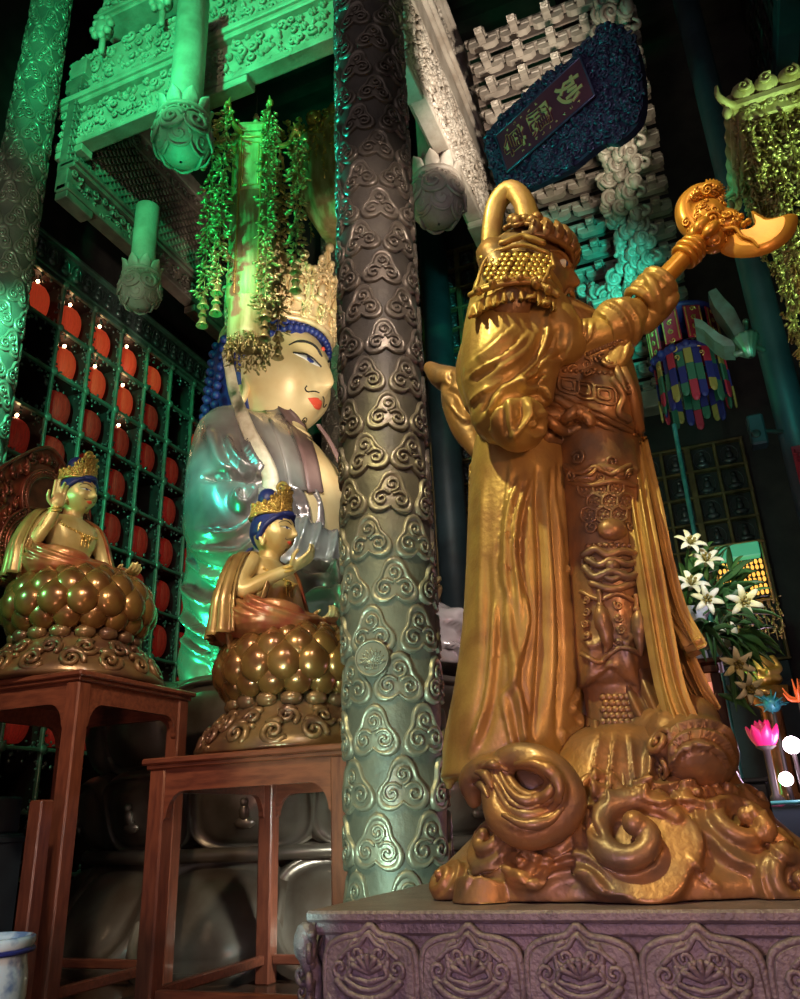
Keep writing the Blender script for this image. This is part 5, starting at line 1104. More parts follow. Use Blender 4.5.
for i in range(70):
    a = rs.uniform(-1.9, 1.9); t_ = rs.uniform(.25, 1.0); p = A3(math.sin(t_)*math.cos(a)*.52-.02, math.sin(t_)*math.sin(a)*.47, math.cos(t_)*.54+.09); N = unit(p); U = unit(np.cross(A3(0, 0, 1), N)); V = np.cross(N, U)
    swirl(b, HL(p)[0], HG[:3, :3]@U/.53, HG[:3, :3]@V/.53, HG[:3, :3]@N/.53, .040, rs.uniform(0, 6), rs.choice([-1, 1]), 1.3, .32, 6, 14)
    if i % 3 == 0: ell(b, HL(p*1.06)[0], .034, None, 7, 9)
for i in range(11):   # upright front plates of the helmet
    a = -1.3+2.6*i/10; o = A3(.47*math.cos(a)-.02, .43*math.sin(a), .24); tube(b, HL(cat([o, o+A3(.03, 0, .10), o+A3(.0, 0, .19+.05*math.cos(a))], 8)), np.array([.03, .036, .038, .036, .032, .026, .018, .008]), 7); swirl(b, HL(o+A3(.05*math.cos(a), .05*math.sin(a), .08))[0], HG[:3, 1]/.53, HG[:3, 2]/.53, HG[:3, 0]/.53, .03, i, 1, 1.2, .28, 6, 12)
tube(b, HL([(.48*math.cos(a)-.02, .44*math.sin(a), .235) for a in np.linspace(-1.5, 1.5, 24)]), .020, 7)
b.build('helmet', M['gild2'], gd)
# ---- shoulder guard: scales in a frame with a ruffled edge
b = MB(); sh = sl
def lay(curves, lift, mt, nm, nv=5, thick=.03, sols=(sl, to), parent=gd):
    K = []
    for cv in curves:
        row = []
        for p in cat(cv, 16):
            hs_ = [h for h in (s.hit(*p) for s in sols) if h]
            if hs_: h = min(hs_, key=lambda h: np.linalg.norm(h[0]-CP)); row.append(h[0]-unit(h[0]-CP)*lift)
            else: row.append(None)
        ok = [q for q in row if q is not None]
        if len(ok) < 4: continue
        dist = [np.linalg.norm(q-CP) if q is not None else None for q in row]
        for i, p in enumerate(cat(cv, 16)):
            if row[i] is None:
                j = min((j for j in range(16) if row[j] is not None), key=lambda j: abs(j-i)); row[i] = CP+unit(ray(*p))*dist[j]
        K.append(row)
    s_ = MB(); G, N = sheet(s_, K, 40, nv, thick); s_.build(nm, M[mt], parent); return s_
lay([[(478, 306), (484, 280), (496, 258), (512, 250)], [(498, 300), (502, 276), (508, 258), (518, 249)], [(520, 296), (524, 274), (526, 258), (528, 250)], [(540, 298), (542, 278), (540, 264), (538, 254)], [(557, 306), (556, 288), (550, 272), (546, 258)]], .035, 'gild', 'shoulder_guard')
pad = Solid(sl.V, sl.Fq, sl.Ft)
b = MB()
for row in range(6):
    for i in range(11):
        x = 490+5.1*i+(2.5 if row % 2 else 0)+row*.4; y = 266+4.6*row-.02*(x-517)*(0) ; f = fr(pad, x, y)
        if f: ell(b, f[0]+f[3]*.070, (.0165, .0190, .009), np.stack([f[1], f[2], f[3]], 1), 6, 8)
b.build('scale_panel', M['gold'], gd)
b = MB()
for pts, r_ in (([(480, 304), (500, 297), (522, 293), (542, 297), (556, 306)], .016), ([(484, 298), (492, 272), (504, 260)], .010), ([(544, 294), (545, 276), (542, 264)], .010), ([(486, 299), (505, 292), (524, 289), (543, 293)], .010), ([(503, 262), (522, 258), (541, 264)], .012), ([(505, 256), (522, 251), (538, 256)], .018)): trace(b, pad, pts, r_, .075)
for q in range(15): f = fr(pad, 548+8*math.sin(q*.25), 262+q*3.2); 
b.build('guard_frame', M['gild'], gd)
b = MB(); n = 60
up_, lo_ = [], []
for q in range(n):
    t_ = q/(n-1); x = 476+80*t_; y = 311-16*math.sin(PI*t_*.9)-2*t_; f = fr(pad, x, y); f2 = fr(pad, x, y+13+2.2*math.sin(q*1.25))
    if f and f2: up_.append(f[0]+f[3]*.05); lo_.append(f2[0]+f2[3]*(.055+.022*math.sin(q*1.25)))
sheet(b, [up_, [(np.array(a)+c)/2+.0*CR for a, c in zip(up_, lo_)], lo_], 130, 4, .02)
for q in range(7): f = fr(pad, 486+10.5*q, 306-14*math.sin(PI*(q+.5)/7)); f and ell(b, f[0]+f[3]*.085, (.022, .022, .03), np.stack([f[1], f[2], f[3]], 1), 8, 10)
b.build('shoulder_ruffle', M['gild'], gd)
# ---- scarf loop over the head and the tail behind the back
b = MB(); L = [g3(484, 320, 3.80), g3(485, 292, 3.78), g3(490, 260, 3.76), g3(492, 228, 3.74), g3(497, 204, 3.73), g3(510, 190, 3.72), g3(523, 201, 3.71), g3(530, 226, 3.70), g3(532, 248, 3.69), g3(540, 268, 3.66), g3(554, 292, 3.62), g3(558, 308, 3.60)]
tube(b, cat(L, 60), np.interp(np.linspace(0, 1, 60), [0, .3, .45, .6, .8, 1], [.055, .06, .062, .068, .062, .03]), 16, False, .62, CFW)
b.build('scarf_loop', M['gild'], gd)
r = MB(); chain(r, [g3(430, 368, 4.25), g3(440, 376, 4.22), g3(455, 384, 4.2), g3(462, 402, 4.15), g3(468, 428, 4.1), g3(478, 452, 4.05)], [.045, .075, .10, .125, .10, .05], 18)
tl = remesh(r, .012, 2); tl.sculpt([('c', [(442, 388), (456, 394), (462, 408)], 3, .03), ('s', [(446, 402), (460, 420), (470, 424)], 5, .03), ('c', [(450, 372), (448, 382), (440, 386)], 2.4, .03)]); tl.smooth(1); tl.mb().build('sash_tail', M['gild2'], gd)
# ---- boot with curled toe
r = MB(); ell(r, g3(692, 753, 3.68), (.185, .24, .165), None, 14, 20); ell(r, g3(672, 740, 3.66), (.11, .15, .13), None, 12, 16); chain(r, [g3(640, 745, 3.75), g3(660, 735, 3.72), g3(690, 725, 3.72)], [.10, .12, .13], 16)
bo = remesh(r, .011, 2); bo.sculpt([('s', [(668, 780), (678, 758), (694, 748), (710, 754)], 5, .03), ('s', [(676, 770), (684, 754), (698, 748), (714, 752), (726, 766)], 4, .045), ('s', [(672, 758), (680, 742), (698, 736), (716, 740), (732, 756)], 4, .045), ('s', [(668, 744), (680, 730), (700, 726), (718, 730), (734, 744)], 4, .04), ('r', [(640, 760), (654, 752), (668, 750)], 4, .02)])
bm = bo.mb(); deco_sw(bm, bo, 661, 744, 13, 0, 1, 1.7, .24, .01); deco_sw(bm, bo, 664, 768, 9, 2, -1, 1.5, .24, .01); bm.build('boot', M['gild2'], gd)
# ---- cloth knot swirling over the clouds
r = MB(); chain(r, [g3(494, 768, 3.36), g3(514, 757, 3.33), g3(540, 760, 3.31), g3(562, 778, 3.30), g3(570, 802, 3.30), g3(556, 822, 3.28), g3(528, 830, 3.26), g3(504, 818, 3.28), g3(495, 796, 3.32), g3(492, 776, 3.36)], [.05, .055, .058, .062, .066, .07, .075, .07, .058, .05], 18, 60)
chain(r, [g3(498, 776, 3.34), g3(512, 798, 3.30), g3(530, 806, 3.28), g3(546, 796, 3.30)], [.055, .06, .06, .045], 16); chain(r, [g3(494, 766, 3.36), g3(480, 772, 3.38), g3(471, 782, 3.40), g3(474, 800, 3.42)], [.055, .06, .055, .035], 14)
ell(r, g3(530, 790, 3.46), (.13, .09, .12), None, 12, 16); chain(r, [g3(556, 772, 3.32), g3(558, 792, 3.27), g3(546, 812, 3.27)], [.03, .06, .03], 14)
kn = remesh(r, .0105, 2)
kn.sculpt([('c', [(500, 768), (514, 790), (530, 798), (544, 792)], 2.4, .03), ('c', [(496, 782), (508, 806), (528, 814), (548, 808)], 2.4, .03), ('r', [(494, 776), (508, 800), (528, 809), (550, 800)], 2.2, .02), ('s', [(515, 765), (534, 766), (548, 770), (556, 786), (552, 806)], 5, .035), ('r', [(520, 760), (546, 765), (562, 784), (562, 808)], 3, .02), ('c', [(540, 806), (552, 808), (558, 798)], 2.2, .03), ('s', [(500, 822), (524, 832), (548, 828)], 5, .02),
 ('r', [(474, 776), (484, 778), (490, 790)], 2.2, .02), ('c', [(470, 784), (482, 784), (490, 796)], 2, .02), ('r', [(478, 766), (490, 762), (500, 764)], 2.4, .02)])
kn.smooth(1, .4); km = kn.mb()
for pts, r_ in (([(499, 772), (510, 792), (526, 802), (545, 797), (552, 786), (546, 774)], .020), ([(495, 784), (507, 806), (526, 815), (548, 811), (561, 798)], .022), ([(503, 815), (524, 825), (548, 822), (563, 808)], .018), ([(516, 764), (536, 764), (552, 772), (560, 788), (556, 804)], .022), ([(476, 772), (486, 776), (492, 788)], .018), ([(474, 784), (482, 786), (488, 797)], .016), ([(482, 766), (493, 764), (508, 770)], .016)): trace(km, kn, pts, [r_*q for q in np.concatenate([np.linspace(.35, 1, 8), np.linspace(1, .35, 8)])*1.3], .003, 16)
km.build('cloth_swirl', M['gild2'], gd)
# ---- cloud mound
r = MB(); loft(r, [(-.57, 4.0, 1.005, .86, .74, 2.4), (-.57, 4.0, 1.07, .85, .73, 2.4), (-.57, 4.0, 1.2, .70, .64, 2.3), (-.55, 3.98, 1.36, .55, .55), (-.5, 3.97, 1.5, .44, .48), (-.48, 3.97, 1.62, .34, .40), (-.48, 3.97, 1.68, .2, .25)], 72, None, True, 30)
mo0 = remesh(r, .02, 1)
SC = [(630, 846, 44, .3, 1, True), (735, 842, 34, .6, 1, False), (494, 851, 22, 2.2, -1, False), (560, 838, 18, 1.0, 1, False), (450, 884, 17, 1.6, 1, False), (492, 897, 26, .5, -1, False), (575, 896, 30, 2.5, 1, False), (700, 896, 36, .6, 1, False), (786, 880, 22, .5, 1, False), (600, 800, 22, 1.2, 1, False), (762, 880, 22, 3, -1, False), (455, 852, 10, 0, 1, False), (536, 890, 16, 1, 1, False), (700, 800, 16, 1, -1, False), (655, 893, 14, 2, -1, False), (440, 903, 14, 1, 1, False), (520, 858, 14, 2, 1, False), (690, 846, 14, 2, 1, False), (748, 805, 20, .4, 1, False), (775, 842, 18, .6, 1, False), (758, 860, 14, 2, -1, False), (474, 830, 14, 2, -1, False), (540, 850, 12, 2, -1, False), (612, 900, 14, 2, -1, False), (742, 900, 16, 1, 1, False)]
SC = [(636, 848, 50, .3, 1, 3), (738, 838, 36, .6, 1, 2), (495, 850, 27, 2.2, -1, 1), (563, 840, 22, 1.0, 1, 1), (450, 882, 21, 1.6, 1, 1), (486, 900, 30, .5, -1, 1), (566, 902, 40, 2.5, 1, 2), (692, 904, 38, .6, 1, 2), (784, 884, 28, .5, 1, 1), (600, 800, 25, 1.2, 1, 1), (690, 800, 22, 1, -1, 2), (655, 806, 20, 2, 1, 2), (752, 806, 22, .4, 1, 1), (776, 846, 20, .6, 1, 1), (474, 826, 16, 2, -1, 1), (528, 868, 22, 2, 1, 1), (620, 904, 20, 2, -1, 1), (722, 796, 18, 2, 1, 2), (440, 904, 15, 1, 1, 1), (522, 902, 18, 1, 1, 1), (740, 902, 22, 1, -1, 1)]
for i_, (px_, py_, rp, rot, hd_, lobes) in enumerate(SC):
    f = fr(mo0, px_, py_)
    if not f: continue
    s = rp*.0043; c, U, V, N = f; up_ = .24+.08*(i_ % 3); th = np.linspace(0, 2*PI, 60, endpoint=False); nl = (1, 4, 5)[lobes-1]; rr = 1+(.13*np.abs(np.cos(nl*th/2+rot)) if lobes > 1 else 0*th)
    prism(r, [c+U*s*q*math.cos(t_)+V*s*q*math.sin(t_)-N*s*.45 for t_, q in zip(th, rr)], N, s*(.45+up_)); cc = c+N*s*up_
    q = spiral2(s*.86, 1.12, 40, hd_); cr_, sr_ = math.cos(rot), math.sin(rot); t_ = np.linspace(0, 1, 40)
    P = cc+np.outer(q[:, 0]*cr_-q[:, 1]*sr_, U)+np.outer(q[:, 0]*sr_+q[:, 1]*cr_, V)+np.outer(s*(.02+.26*t_), N)
    tube(r, P, s*np.interp(t_, [0, .12, .8, 1], [.12, .23, .21, .16]), 12, False, .95, N); ell(r, P[-1]+N*s*.04, s*.22, None, 10, 12)
mo = remesh(r, .0095, 1)
mo.sculpt([('s', [(512, 842), (526, 856), (548, 864), (572, 858), (594, 866), (612, 884)], 8, .03), ('r', [(512, 870), (534, 884), (560, 876), (586, 874), (604, 892)], 5, .03), ('s', [(640, 800), (660, 806), (684, 802), (712, 808), (728, 800)], 6, .03), ('s', [(636, 786), (660, 790), (700, 784), (722, 786)], 6, .03), ('c', [(668, 786), (672, 800)], 3, .02), ('c', [(704, 784), (706, 800)], 3, .02),
 ('r', [(756, 810), (768, 832), (790, 850)], 5, .035), ('s', [(744, 800), (752, 820), (770, 850), (792, 866)], 6, .03), ('s', [(690, 860), (704, 880), (720, 892)], 5, .03), ('r', [(470, 868), (484, 874), (508, 868)], 4, .025), ('s', [(466, 890), (478, 872), (500, 868)], 4, .02), ('c', [(590, 792), (586, 820), (600, 836)], 4, .03), ('s', [(600, 735), (594, 765), (590, 800)], 5, .05), ('s', [(614, 735), (610, 765), (606, 800)], 5, .045), ('s', [(628, 738), (630, 765), (634, 792)], 5, .045), ('r', [(650, 752), (648, 775), (644, 796)], 4, .04)])
mo.smooth(1, .4); mo.V[:, 2] = np.maximum(mo.V[:, 2], PZ+.004); mo.V[:, 1] = np.maximum(mo.V[:, 1], PY0+.03); mm = mo.mb(); mm.V = [np.maximum(v, A3(-9, PY0+.02, PZ+.004)) for v in mm.V]; mm.build('cloud_mound', M['gild2'], gd)
# ================================================================== crescent axe held by the guardian
A0, A1 = g3(596, 350, 3.66), g3(706, 234, 3.80); ad = unit(A1-A0); LA = np.linalg.norm(A1-A0)
axt = thing('crescent_axe', 'gilded crescent axe with a dragon head, gripped in the fist of the guardian', 'axe', tuple(A0))
b = MB(); tube(b, [A0+ad*LA*t for t in np.linspace(.42, .93, 24)], .050, 18); b.build('shaft', M['axe'], axt)
b = MB()
for t_, r_ in ((.80, .060), (.84, .064), (.88, .060)):
    u = unit(np.cross(ad, A3(0, 1, 0))); v = np.cross(ad, u); tube(b, [A0+ad*LA*t_+(u*math.cos(a)+v*math.sin(a))*r_ for a in np.linspace(0, 2*PI, 29)[:-1]], .018, 8, True)
for k in range(6): an = k*PI/3; ell(b, A0+ad*LA*1.0+(u*math.cos(an)+v*math.sin(an))*.052, (.045, .036, .06), np.stack([u*math.cos(an)+v*math.sin(an), v*math.cos(an)-u*math.sin(an), ad], 1), 8, 10)
b.build('lotus_collar', M['axe'], axt)
yb = 3.84; o = [(720, 250), (728, 236), (742, 233), (751, 229), (754, 222), (751, 211), (760, 215), (768, 219), (780, 218), (795, 214), (798, 220), (795, 232), (786, 243), (772, 252), (756, 257), (738, 258), (727, 256)]
P = [g3(x, y, yb) for x, y in cat(o, 70, True)]; nb = A3(0, -1, 0)
b = MB(); plate(b, P[::-1], nb, .035, .35, depth=.0); plate(b, P, -nb, .035, .35, depth=.0); b.build('blade', M['axe'], axt)
r = MB(); ell(r, g3(708, 216, yb), (.10, .075, .10), None, 12, 16); ell(r, g3(724, 226, yb), (.10, .06, .055), None, 12, 16); chain(r, [g3(700, 236, yb), g3(688, 222, yb), g3(686, 206, yb), g3(696, 194, yb), g3(708, 190, yb)], [.055, .06, .055, .05, .045], 14); chain(r, [g3(722, 214, yb), g3(734, 217, yb), g3(738, 224, yb)], [.04, .035, .02], 10); ell(r, g3(711, 191, yb), (.065, .055, .06), None, 12, 14); ell(r, g3(714, 244, yb), (.07, .06, .05), None, 10, 12)
dr = remesh(r, .009, 1); dm = dr.mb()
for x, y, rr, ro, hh in ((712, 219, 9, 0, 1), (726, 216, 7, 2, -1), (704, 231, 6, 1, 1), (715, 241, 7, 3, -1), (708, 190, 7, 1, 1), (722, 232, 5, 0, 1), (698, 216, 5, 2, 1)): deco_sw(dm, dr, x, y, rr, ro, hh, 1.5, .24, .004)
rs = np.random.RandomState(77)
for q in range(60): deco_sw(dm, dr, rs.uniform(686, 738), rs.uniform(186, 246), rs.uniform(3, 5.5), rs.uniform(0, 6), rs.choice([-1, 1]), 1.3, .26, .002)
for q in range(13): an = -1.0+q*.24; f = g3(711+15*math.cos(an), 193-14*math.sin(an), yb); tube(dm, [g3(711+10*math.cos(an), 193-9*math.sin(an), yb), f], [.016, .004], 6)
for q in range(9): an = 1.9+q*.2; tube(dm, [g3(704+18*math.cos(an), 212-20*math.sin(an), yb-.04), g3(704+23*math.cos(an), 212-26*math.sin(an), yb-.03)], [.018, .008], 6)
tube(dm, cat([g3(722, 230, yb-.05), g3(735, 228, yb-.05), g3(742, 236, yb-.045), g3(752, 240, yb-.045), g3(759, 247, yb-.04)], 20), np.linspace(.013, .006, 20), 7)
for x, y in ((738, 222), (744, 225), (748, 222), (741, 217), (734, 224)): lump(dm, dr, x, y, 3, 3, 1); ell(dm, g3(x, y, yb-.03), (.018, .03, .016), None, 6, 8)
dm.build('dragon_head', M['axe'], axt)
# the fist: palm, four bent fingers and a thumb closed round the shaft
r = MB(); fc = A0+ad*LA*.49; u = unit(np.cross(ad, CFW)); v = unit(np.cross(u, ad))   # v points away from the viewer
if v@CFW > 0: v = -v
Rm = np.stack([ad, u, v], 1)
ell(r, fc-u*.105+v*.0, (.095, .045, .080), Rm, 12, 16)
for k in range(4):
    p0 = fc+ad*(-.078+.05*k); R_ = .084; a0 = PI*1.05
    pts = [p0+(u*math.cos(a)+v*math.sin(a)*.95)*R_ for a in np.linspace(a0, a0-PI*(1.30-.06*abs(k-1.4)), 9)]; tube(r, pts, np.linspace(.030, .024, 9), 10)
pts = [fc-u*.09-ad*.07+v*.05, fc-u*.03-ad*.05+v*.10, fc+u*.035-ad*.02+v*.098, fc+u*.075+ad*.01+v*.06]; tube(r, cat(pts, 12), np.linspace(.034, .024, 12), 10); chain(r, [fc-u*.08-ad*.14, fc-u*.10-ad*.02], [.07, .055], 12)
fs = remesh(r, .007, 1); fs.mb().build('fist', M['gild'], gd)
# ================================================================== bracket sets under the ceiling, plaque
NT = 18
def prof(mb, pts, nrm, w, c, U, V):
    U, V, nrm = map(lambda q: np.asarray(q, float), (U, V, nrm)); P = [np.asarray(c)+U*a+V*b_-nrm*w/2 for a, b_ in pts]; prism(mb, P, nrm, w)
XA, YA, ZA = A3(1, 0, 0), A3(0, 1, 0), A3(0, 0, 1)
BX0, BY0, BZ0, SY, SZ = -.85, 12.5, 7.75, .222, .262
bs = thing('bracket_set', '', 'bracket', (BX0, BY0, BZ0), 'bracket sets stepping up under the ceiling')
for k in range(NT):
    y, z = BY0-SY*k, BZ0+SZ*k; am = MB(); L = .225
    prof(am, [(-L, .10), (-L, .05), (-L*.72, 0), (L*.72, 0), (L, .05), (L, .10)], YA, .11, (BX0, y, z), XA, ZA)
    am.build('cross_arm', M['bracket'], bs)
    nm = MB(); prof(nm, [(.06, .09), (.06, .01), (-.18, .01), (-.28, -.03), (-.36, .0), (-.33, .05), (-.29, .09)], XA, .11, (BX0, y, z+.005), YA, ZA); ell(nm, (BX0, y-.32, z+.01), (.06, .04, .04), None, 6, 8); nm.build('nosed_arm', M['bracket'], bs)
    for dx, dy in ((-L*.70, 0), (L*.70, 0), (0, -.15)):
        bl = MB(); box(bl, (BX0+dx, y+dy, z+.145), (.14, .13, .085), .016); bl.build('bearing_block', M['bracket'], bs)
SETS = ['nearest the pale beam', 'second from the pale beam', 'third from the pale beam, behind the helmet', 'fourth from the pale beam', 'at the open end over the raised forearm']
bs.location = (-1.74, BY0, BZ0); bs['label'] = 'tall set of stepped timber brackets, '+SETS[0]
for i in range(1, 5): dup(bs, (-1.74+.5*i, BY0, BZ0), 'tall set of stepped timber brackets, '+SETS[i])
for k in range(NT):
    y, z = BY0-SY*k, BZ0+SZ*k; xr = .42; t = thing('tie_beam', 'thin horizontal tie beam laid on the bracket sets, %s from the bottom' % ORD[k], 'beam', (-.9, y, z+.33), 'tie beams across the bracket sets')
    b = MB(); box(b, (-.78, y+.03, z+.215), (2.5, .15, .052), .01); b.build('beam_bar', M['bracket'], t)
    b = MB(); box(b, (-.78, y+.13, z+.10), (2.5, .03, .17)); b.build('filler_board', M['stone2'], t)
t = thing('lintel_beam', 'plain timber beam under the lowest row of bracket sets', 'beam', (-.78, BY0, BZ0-.35)); b = MB(); box(b, (-.78, BY0, BZ0-.165), (2.6, .36, .32), .02); b.build('beam_body', M['bracket'], t)
cv = thing('carved_bracket_end', 'tall scrolling carved ornament closing the right end of the bracket sets', 'carving', (.3, 9.5, 9.0))
b = MB(); rs = np.random.RandomState(21)
edge = cat([(612, 294), (640, 292), (652, 262), (646, 225), (636, 200), (640, 160), (632, 128), (636, 80), (630, 40), (632, 0)], 40)
for i, (x, y) in enumerate(edge):
    f = i/39; dY = 10.6-2.6*f
    for q in range(3):
        p = onY(x-4-13*q+rs.uniform(-5, 5), y+rs.uniform(-5, 5), dY+.1*q); swirl(b, p, CR, CU, -CFW, rs.uniform(.07, .14), rs.uniform(0, 6), rs.choice([-1, 1]), 1.35, .24, 6, 15)
        ell(b, p+CFW*.06, (.10, .10, .13), None, 6, 8)
for i in range(0, 39, 3):
    x, y = edge[i]; f = i/39; p = onY(x+3, y, 10.5-2.6*f); tube(b, cat([p, p+CR*.07+CU*.02, p+CR*.07+CU*.09, p-CR*.0+CU*.12], 9), np.linspace(.045, .02, 9), 7)
b.build('scrollwork', M['bracket'], cv)
b = MB(); box(b, onY(625, 296, 10.6)+A3(0, .1, -.06), (.95, .5, .09), .02); b.build('ledge', M['bracket'], cv)
# ---- plaque: find the plane in which its red field is a true rectangle
QP = [(498, 133), (585, 58), (592, 96), (508, 176)]; cen = at(545, 112, 6.6); best = None
for th in np.linspace(-1.2, 1.2, 49):
    for el in np.linspace(-1.2, .6, 37):
        n = A3(math.sin(th)*math.cos(el), -math.cos(th)*math.cos(el), math.sin(el)); q = []
        for p in QP:
            d = ray(*p); dn = d@n
            if abs(dn) < .15: break
            q.append(CP+d*(((cen-CP)@n)/dn))
        if len(q) < 4: continue
        q = np.array(q); a, b1, c1, d1 = q[1]-q[0], q[2]-q[1], q[2]-q[3], q[3]-q[0]; la, lb = np.linalg.norm(a), np.linalg.norm(b1)
        e = np.linalg.norm(a-c1)/la+np.linalg.norm(b1-d1)/lb+abs(a@d1)/(la*np.linalg.norm(d1))+.4*abs(la/lb-2.6)
        if best is None or e < best[0]: best = (e, n, q)
_, PN, q = best; PN = PN if PN@(CP-cen) > 0 else -PN
pu = unit((q[1]-q[0])+(q[2]-q[3])); pr = unit(np.cross(pu, PN)); pcn = q.mean(0)
if pr@(q[3]-q[0]) < 0: pr = -pr
PL, PW = (np.linalg.norm(q[1]-q[0])+np.linalg.norm(q[2]-q[3]))/2, (np.linalg.norm(q[3]-q[0])+np.linalg.norm(q[2]-q[1]))/2
pq = thing('plaque', 'maroon plaque with three gilded characters in a wide blue-black carved frame', 'plaque', tuple(pcn))
on_pl = lambda a, b_, o=0: pcn+pu*a+pr*b_+PN*o
b = MB(); prism(b, [on_pl(x*PL/2, y*PW/2, -.01) for x, y in ((-1, -1), (1, -1), (1, 1), (-1, 1))], PN, .04)
if np.cross(pu, pr)@PN < 0:
    b.F = [f[:, ::-1] for f in b.F]
b.build('red_field', M['plaque'], pq)
fp = [(482, 140), (500, 112), (540, 78), (566, 58), (588, 36), (604, 22), (622, 26), (634, 48), (640, 84), (637, 118), (616, 140), (600, 142), (584, 154), (566, 168), (540, 181), (514, 192), (498, 194), (490, 172)]
def to_pl(px, py):
    d = ray(px, py); p = CP+d*(((pcn-CP)@PN)/(d@PN)); return (p-pcn)@pu, (p-pcn)@pr
F2 = np.array([to_pl(*p) for p in fp]); b = MB(); pts = [on_pl(x, y, -.14) for x, y in cat(F2, 80, True)]; prism(b, pts, PN, .09)
if np.cross(pts[20]-pts[0], pts[40]-pts[0])@PN < 0: b.F = [f[:, ::-1] for f in b.F]
b.build('frame_board', M['plaqfr'], pq)
b = MB(); rs = np.random.RandomState(31); mn, mx = F2.min(0), F2.max(0)
def inside(p, poly):
    c = False; n = len(poly)
    for i in range(n):
        a, d = poly[i], poly[i-1]
        if (a[1] > p[1]) != (d[1] > p[1]) and p[0] < (d[0]-a[0])*(p[1]-a[1])/(d[1]-a[1])+a[0]: c = not c
    return c
for i in range(1100):
    x, y = rs.uniform(mn, mx)
    if not inside((x, y), F2) or (abs(x) < PL/2+.01 and abs(y) < PW/2+.01): continue
    if rs.rand() < .55: swirl(b, on_pl(x, y, -.04), pu, pr, PN, rs.uniform(.04, .075), rs.uniform(0, 6), rs.choice([-1, 1]), 1.2, .26, 5, 10)
    else: ell(b, on_pl(x, y, -.03), (rs.uniform(.015, .04), rs.uniform(.012, .03), .04), np.stack([pu, pr, PN], 1), 5, 6)
for sx, sy, L_, w_ in ((0, -1, PL, .03), (0, 1, PL, .03)): tube(b, [on_pl(-PL/2, sy*PW/2, .02), on_pl(PL/2, sy*PW/2, .02)], .016, 6)
for sx in (-1, 1): tube(b, [on_pl(sx*PL/2, -PW/2, .02), on_pl(sx*PL/2, PW/2, .02)], .016, 6)
b.build('carved_frame', M['plaqfr'], pq)
def glyph(ch, ca, cb, size, nm):
    cu = bpy.data.curves.new('g', 'FONT'); cu.body = ch; cu.size = 1; cu.extrude = .02; cu.offset = .022; cu.align_x = 'CENTER'; o = bpy.data.objects.new('g', cu); C.objects.link(o)
    dg = bpy.context.evaluated_depsgraph_get(); me = o.evaluated_get(dg).to_mesh(); V = np.empty(len(me.vertices)*3, np.float32); me.vertices.foreach_get('co', V); V = V.reshape(-1, 3).astype(float)
    F = [tuple(p.vertices) for p in me.polygons]; o.evaluated_get(dg).to_mesh_clear(); bpy.data.objects.remove(o)
    V[:, :2] -= (V[:, :2].max(0)+V[:, :2].min(0))/2
    W = np.array([on_pl(ca+v[1]*size, cb+v[0]*size, .035+v[2]*size) for v in V])-ORG[pq.name]
    m2 = bpy.data.meshes.new(nm); m2.from_pydata([tuple(v) for v in W], [], F); m2.materials.append(M['plaqtx']); ob = bpy.data.objects.new(nm, m2); C.objects.link(ob); ob.parent = pq; ORG[ob.name] = ORG[pq.name]
for ch, a in (('妙', .31), ('應', -.02), ('尊', -.33)): glyph(ch, a*PL, 0, PW*.60, 'gilded_character')
b = MB(); rs = np.random.RandomState(2)     # two faint lines of tiny illegible inscription
for side, a0, a1, n in ((-.37, -.36, -.02, 5), (.37, -.28, .36, 9)):
    for i in range(n):
        a = a0+(a1-a0)*i/(n-1)
        for s in range(3): u = rs.uniform(-.018, .018, 4); tube(b, [on_pl(a*PL+u[0], side*PW+u[1], .032), on_pl(a*PL+u[2], side*PW+u[3], .032)], .0045, 4)
b.build('small_inscription', M['plaqtx'], pq)

# ================================================================== lanterns and canopies hung with gilt petal strings
def petal_string(mb, top, length, seed, r=.09, size=.055, n=None):
    rs = np.random.RandomState(seed); top = A3(*top); n = n or int(length/.045); tube(mb, [top, top-ZA*length], .006, 4)
    for i in range(n):
        t = i/n; c = top-ZA*length*t; cl = .5+.5*abs(math.sin(t*length*5.2+seed)); a = rs.uniform(0, 6.28); o = A3(math.cos(a), math.sin(a), 0)*r*cl*rs.uniform(.3, 1)
        d = unit(o+A3(0, 0, rs.uniform(-.12, .02))*.8+1e-6); e = unit(np.cross(d, A3(rs.rand()-.5, rs.rand()-.5, 1))); ell(mb, c+o, (size*rs.uniform(.5, 1), size*.4, size*.16), np.stack([d, e, np.cross(d, e)], 1), 4, 6)
def bell(mb, c, r):
    lathe(mb, [(r*.1, r*1.0), (r*.45, r*.8), (r*.6, 0), (r, -r*.7), (r*.9, -r*.7), (r*.1, -r*.1)], 12, c)
PC = at(253, 205, 9.15); LXY = PC[:2]; zz = lambda py: at(253, py, 9.15)[2]
pg = thing('palace_lantern', 'tall green-lit gilt palace lantern with petal strings, hanging before the crowned giant', 'lantern', (LXY[0], LXY[1], zz(345)))
c0 = A3(LXY[0], LXY[1], 0); yaw0 = math.atan2(-LXY[1], -LXY[0])+.32
def hexring(mb, zs, rs_, n=6, tw=0): 
    an = yaw0+tw+np.arange(n)*2*PI/n; G = np.stack([[c0+A3(r*math.cos(a), r*math.sin(a), z) for a in an] for z, r in zip(zs, rs_)]); grid(mb, G[:, ::-1], False, True, 0, False)
z0, z1, z2, z3 = zz(345), zz(305), zz(205), zz(146)
b = MB(); hexring(b, [z2, z2, z3, z3, z3+.06, z3+.14, z3+.36, z3+.36], [.02, .30, .30, .34, .40, .36, .10, .02]); tube(b, [c0+ZA*(z3+.3), c0+ZA*(z3+.62)], .03, 8)
for q in (.38, .46, .55): ell(b, c0+ZA*(z3+q), (.05, .05, .035), None, 7, 10)
b.build('roof_and_cage', M['pagoda'], pg)
b = MB()
